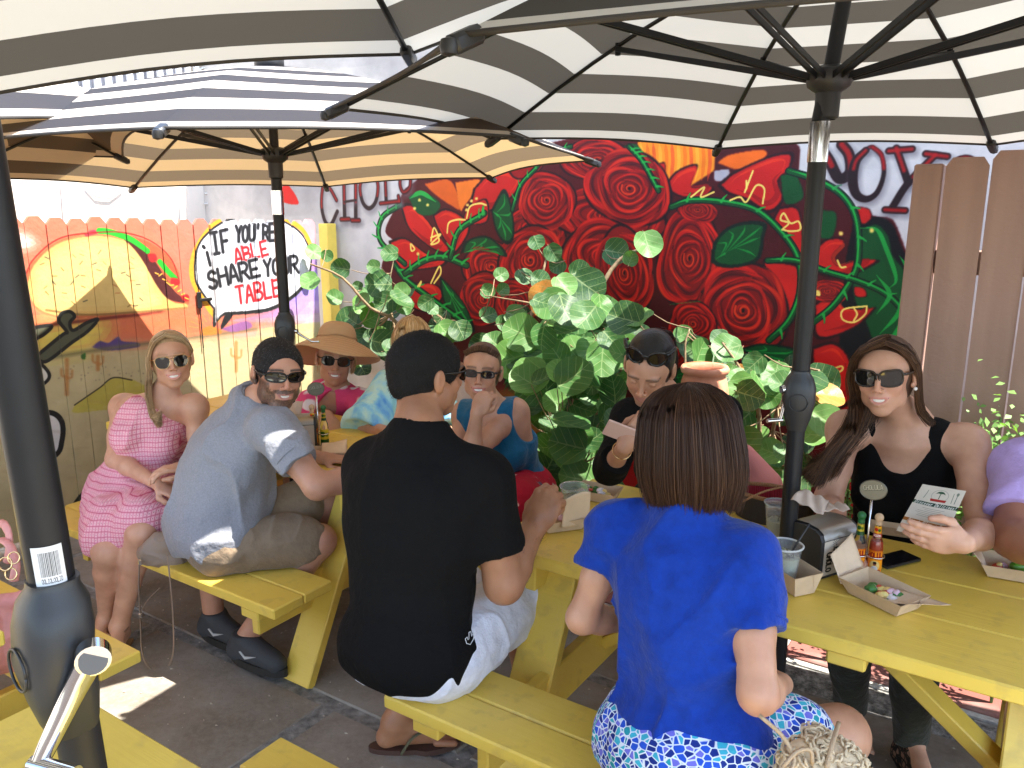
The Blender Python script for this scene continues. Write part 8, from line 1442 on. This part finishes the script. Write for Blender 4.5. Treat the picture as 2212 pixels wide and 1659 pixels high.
# red lined wicker basket bag and a salmon pink cloth
M_WICK = mat('wicker', (.34, .16, .06), rough=.6, fn=lambda c, s: (bumpn(c, tex(c, 'ShaderNodeTexWave', 60., i_Distortion=1.).outputs[0], .8, .003), s)[1]); M_RLIN = mat('red_pleats', (.30, .008, .02), rough=.7, fn=lambda c, s: (bumpn(c, tex(c, 'ShaderNodeTexWave', 45.).outputs[0], .8, .003), s)[1])
cR = A(1672, 1078, 2.62); t = thing('wicker_basket', 'oval wicker basket with a dark red pleated lining on the far bench side', 'basket', (cR[0], cR[1], .6)); n = 40; b = MB(); xw = U3; yw = V3
def el_(z, s): return [cR + xw * .135 * s * math.cos(a) + yw * .075 * s * math.sin(a) + [0, 0, z] for a in np.linspace(0, 2 * math.pi, n, endpoint=False)]
R1 = el_(.02, 1.0); R2 = el_(-.07, .9); R3 = el_(-.13, .75); b.add(R1 + R2 + R3, [[i, i + n, (i + 1) % n + n, (i + 1) % n] for i in range(n)] + [[i + n, i + 2 * n, (i + 1) % n + 2 * n, (i + 1) % n + n] for i in range(n)] + [list(range(2 * n, 3 * n))]); b.build('wicker_body', mat('dark_wicker', (.03, .02, .015), rough=.7, bump=.6), t, smooth=True)
b = MB(); R1 = el_(.018, .95); R2 = el_(-.06, .86); R3 = el_(-.11, .72); b.add(R1 + R2 + R3, [[(i + 1) % n, (i + 1) % n + n, i + n, i] for i in range(n)] + [[(i + 1) % n + n, (i + 1) % n + 2 * n, i + 2 * n, i + n] for i in range(n)] + [list(range(2 * n, 3 * n))[::-1]]); b.build('lining', M_RLIN, t, smooth=True); b = MB(); q = el_(.02, .98); b.tube(q + [q[0]], .007, n=8, caps=False); b.tube(spl([A(1600, 1085, 2.48), A(1650, 1062, 2.5), A(1690, 1052, 2.52)], 8), .005, n=8, flat=.5); b.build('rim_band', M_WICK, t, smooth=True)
bb = Body(); p0 = A(1600, 960, 2.95); bb.cone(A(1606, 985, 2.96), A(1655, 1045, 2.92), .045, .055, .02); bb.cone(A(1600, 1060, 2.95), A(1655, 1060, 2.92), .06, .05, .03); V, F = bb.mesh(.006); tag(mesh('pink_bag', V, F, mat('salmon_cloth', (.80, .27, .24), rough=.7, bump=.2), None, smooth=True), 'salmon pink cloth bag behind the brown bob haired woman', 'bag')
# handbags
M_LEA = mat('pink_leather', (.62, .25, .22), rough=.5, bump=.4, bscale=90, noise=.12); pb = A(2, 1240, 2.26); t = thing('handbag', 'pink leather handbag with gold rings on the bench at the left edge', 'handbag', (pb[0], pb[1], .45)); b = Body(); zb = .445
for q in range(5): b.ell((pb[0] - .03 + .015 * q, pb[1] + .01 * q, zb + .10 + .012 * (q % 2)), (.085, .07, .105), None, .02)
b.cone((pb[0] - .08, pb[1], zb + .19), (pb[0] + .06, pb[1], zb + .215), .03, .026, .02); b.plane((0, 0, zb), (0, 0, -1)); b.disp = lambda P: -.006 * np.clip(1 - 3 * np.abs(noise3(P, 16, 4)), 0, 1) + .002 * noise3(P, 40, 2); V, F = b.mesh(.005); mesh('pouch', V, F, M_LEA, t, smooth=True)
b = MB(); b.tube(spl([A(2, 1165, 2.25), A(22, 1180, 2.22), A(34, 1220, 2.2), A(30, 1255, 2.2)], 12), .012, n=8, flat=.5); b.tube(spl([A(-30, 1175, 2.27), A(0, 1130, 2.28), A(18, 1150, 2.25), A(20, 1185, 2.26), A(14, 1215, 2.27)], 12), .012, n=8, flat=.5); b.build('strap', M_LEA, t, smooth=True); b = MB()
for (x, y, r_) in ((12, 1218, .018), (30, 1205, .016), (24, 1240, .016), (38, 1322, .010)): ce = A(x, y, 2.17); b.tube([ce + r_ * (np.array([1, 0, 0]) * math.cos(a) + np.array([0, .3, .95]) * math.sin(a)) for a in np.linspace(0, 6.283, 20)], .0022, n=6, caps=False)
b.build('ring', M_GOLD, t, smooth=True)
M_TAUPE = mat('taupe_leather', (.26, .19, .14), rough=.55, bump=.3, bscale=80); tb = np.array([-1.40, 3.02, .44]); t = thing('crossbody_bag', 'taupe shoulder bag on the bench between the blonde woman and the man in grey', 'handbag', tb); b = Body(); b.cone(A(315, 1195, 3.02), A(375, 1170, 3.04), .030, .055, .02); b.cone(A(325, 1205, 3.02), A(380, 1205, 3.05), .03, .05, .02); b.cone(A(310, 1190, 3.0), A(340, 1160, 3.02), .012, .02, .02); b.disp = lambda P: -.004 * np.clip(1 - 3 * np.abs(noise3(P, 22, 6)), 0, 1); V, F = b.mesh(.004); mesh('pouch', V, F, M_TAUPE, t, smooth=True)
b = MB(); b.tube(spl([A(302, 1205, 2.98), A(300, 1260, 2.98), A(303, 1330, 3.0), A(310, 1420, 3.08), A(345, 1455, 3.14), A(372, 1420, 3.12), A(374, 1340, 3.0), A(366, 1240, 2.94), A(362, 1200, 2.93)], 50), .0055, n=8, flat=.35); b.tube(spl([A(303, 1325, 3.0), A(320, 1295, 2.98), A(345, 1270, 2.96)], 10), .005, n=8, flat=.35); b.build('strap', M_TAUPE, t, smooth=True); b = MB(); b.box(A(303, 1330, 2.99), (.012, .006, .018)); b.box(A(303, 1215, 2.97), (.012, .006, .022)); b.build('buckle', M_SILVER, t)
# crochet bag beside the blue topped woman
M_CRO = mat('crochet_yarn', (.60, .47, .30), rough=.85, noise=.12, nscale=60, bump=.5, bscale=300); cb = A(1772, 1655, 1.62); t = thing('crochet_bag', 'cream crochet bag with a gold strap beside the woman in blue', 'handbag', cb); b = MB(); rg = np.random.default_rng(5)
blob_ = [(A(1755, 1592, 1.66), .028), (A(1780, 1622, 1.64), .038), (A(1805, 1650, 1.62), .048), (A(1740, 1650, 1.60), .055), (A(1800, 1620, 1.66), .03), (A(1820, 1670, 1.62), .06), (A(1760, 1690, 1.60), .08)]
base = Body(); [base.ell(c_, (r_ * .86,) * 3, None, .02) for c_, r_ in blob_]; V, F = base.mesh(.006); mesh('lining', V, F, M_CRO, t, smooth=True); V, F = base.mesh(.0075); Nv = len(V); cen = V.mean(0)
for k in range(420):
    i = rg.integers(0, Nv); p = V[i]; d = [np.linalg.norm(p - c_) for c_, _ in blob_]; n_ = nrm(p - blob_[int(np.argmin(d))][0]); a_ = rg.uniform(0, 6.28); x = nrm(np.cross(n_, (.2, .3, .9))); y = np.cross(n_, x); u_ = x * math.cos(a_) + y * math.sin(a_); w_ = np.cross(n_, u_); b.tube(spl([p - u_ * .010, p - u_ * .004 + n_ * .006 + w_ * .003, p + u_ * .005 + n_ * .005 - w_ * .003, p + u_ * .011], 6), [.001, .0026, .0032, .003, .0024, .001], n=5)
b.build('crochet_stitches', M_CRO, t, smooth=True, kind='stuff'); M_STR_ = mat('gold_braid', (.50, .36, .22), rough=.4, metal=.4, bump=.8, bscale=400)
b = MB(); b.tube(spl([A(1640, 1545, 1.58), A(1690, 1590, 1.56), A(1715, 1640, 1.54), A(1700, 1680, 1.52)], 14), .0042, n=8); b.tube(spl([A(1812, 1560, 1.62), A(1800, 1600, 1.57), A(1785, 1660, 1.54)], 12), .0046, n=8, flat=.5); b.tube(spl([A(1690, 1659, 1.53), A(1720, 1625, 1.54), A(1750, 1620, 1.55), A(1755, 1650, 1.55)], 10), .0042, n=8); b.build('strap', M_STR_, t, smooth=True)
# grit and crumbs on the paving
rg = np.random.default_rng(8); V = []; F = []
for k in range(1500):
    p = uv(rg.uniform(-3.2, 1.8), rg.uniform(-2.2, .7), .003); r_ = rg.uniform(.0012, .0045) * (2.0 if rg.random() < .04 else 1); a = rg.uniform(0, 6.28); x = np.array([math.cos(a), math.sin(a), 0]); y = np.array([-x[1], x[0], 0]); q = len(V); V += [p + x * r_ * 1.8, p + y * r_, p - x * r_ * 1.5, p - y * r_, p + [0, 0, r_ * .9]]; F += [[q, q + 1, q + 4], [q + 1, q + 2, q + 4], [q + 2, q + 3, q + 4], [q + 3, q, q + 4]]
mesh('crumbs', V, F, mat('crumb', (.45, .40, .32), rough=.9), None, kind='stuff')
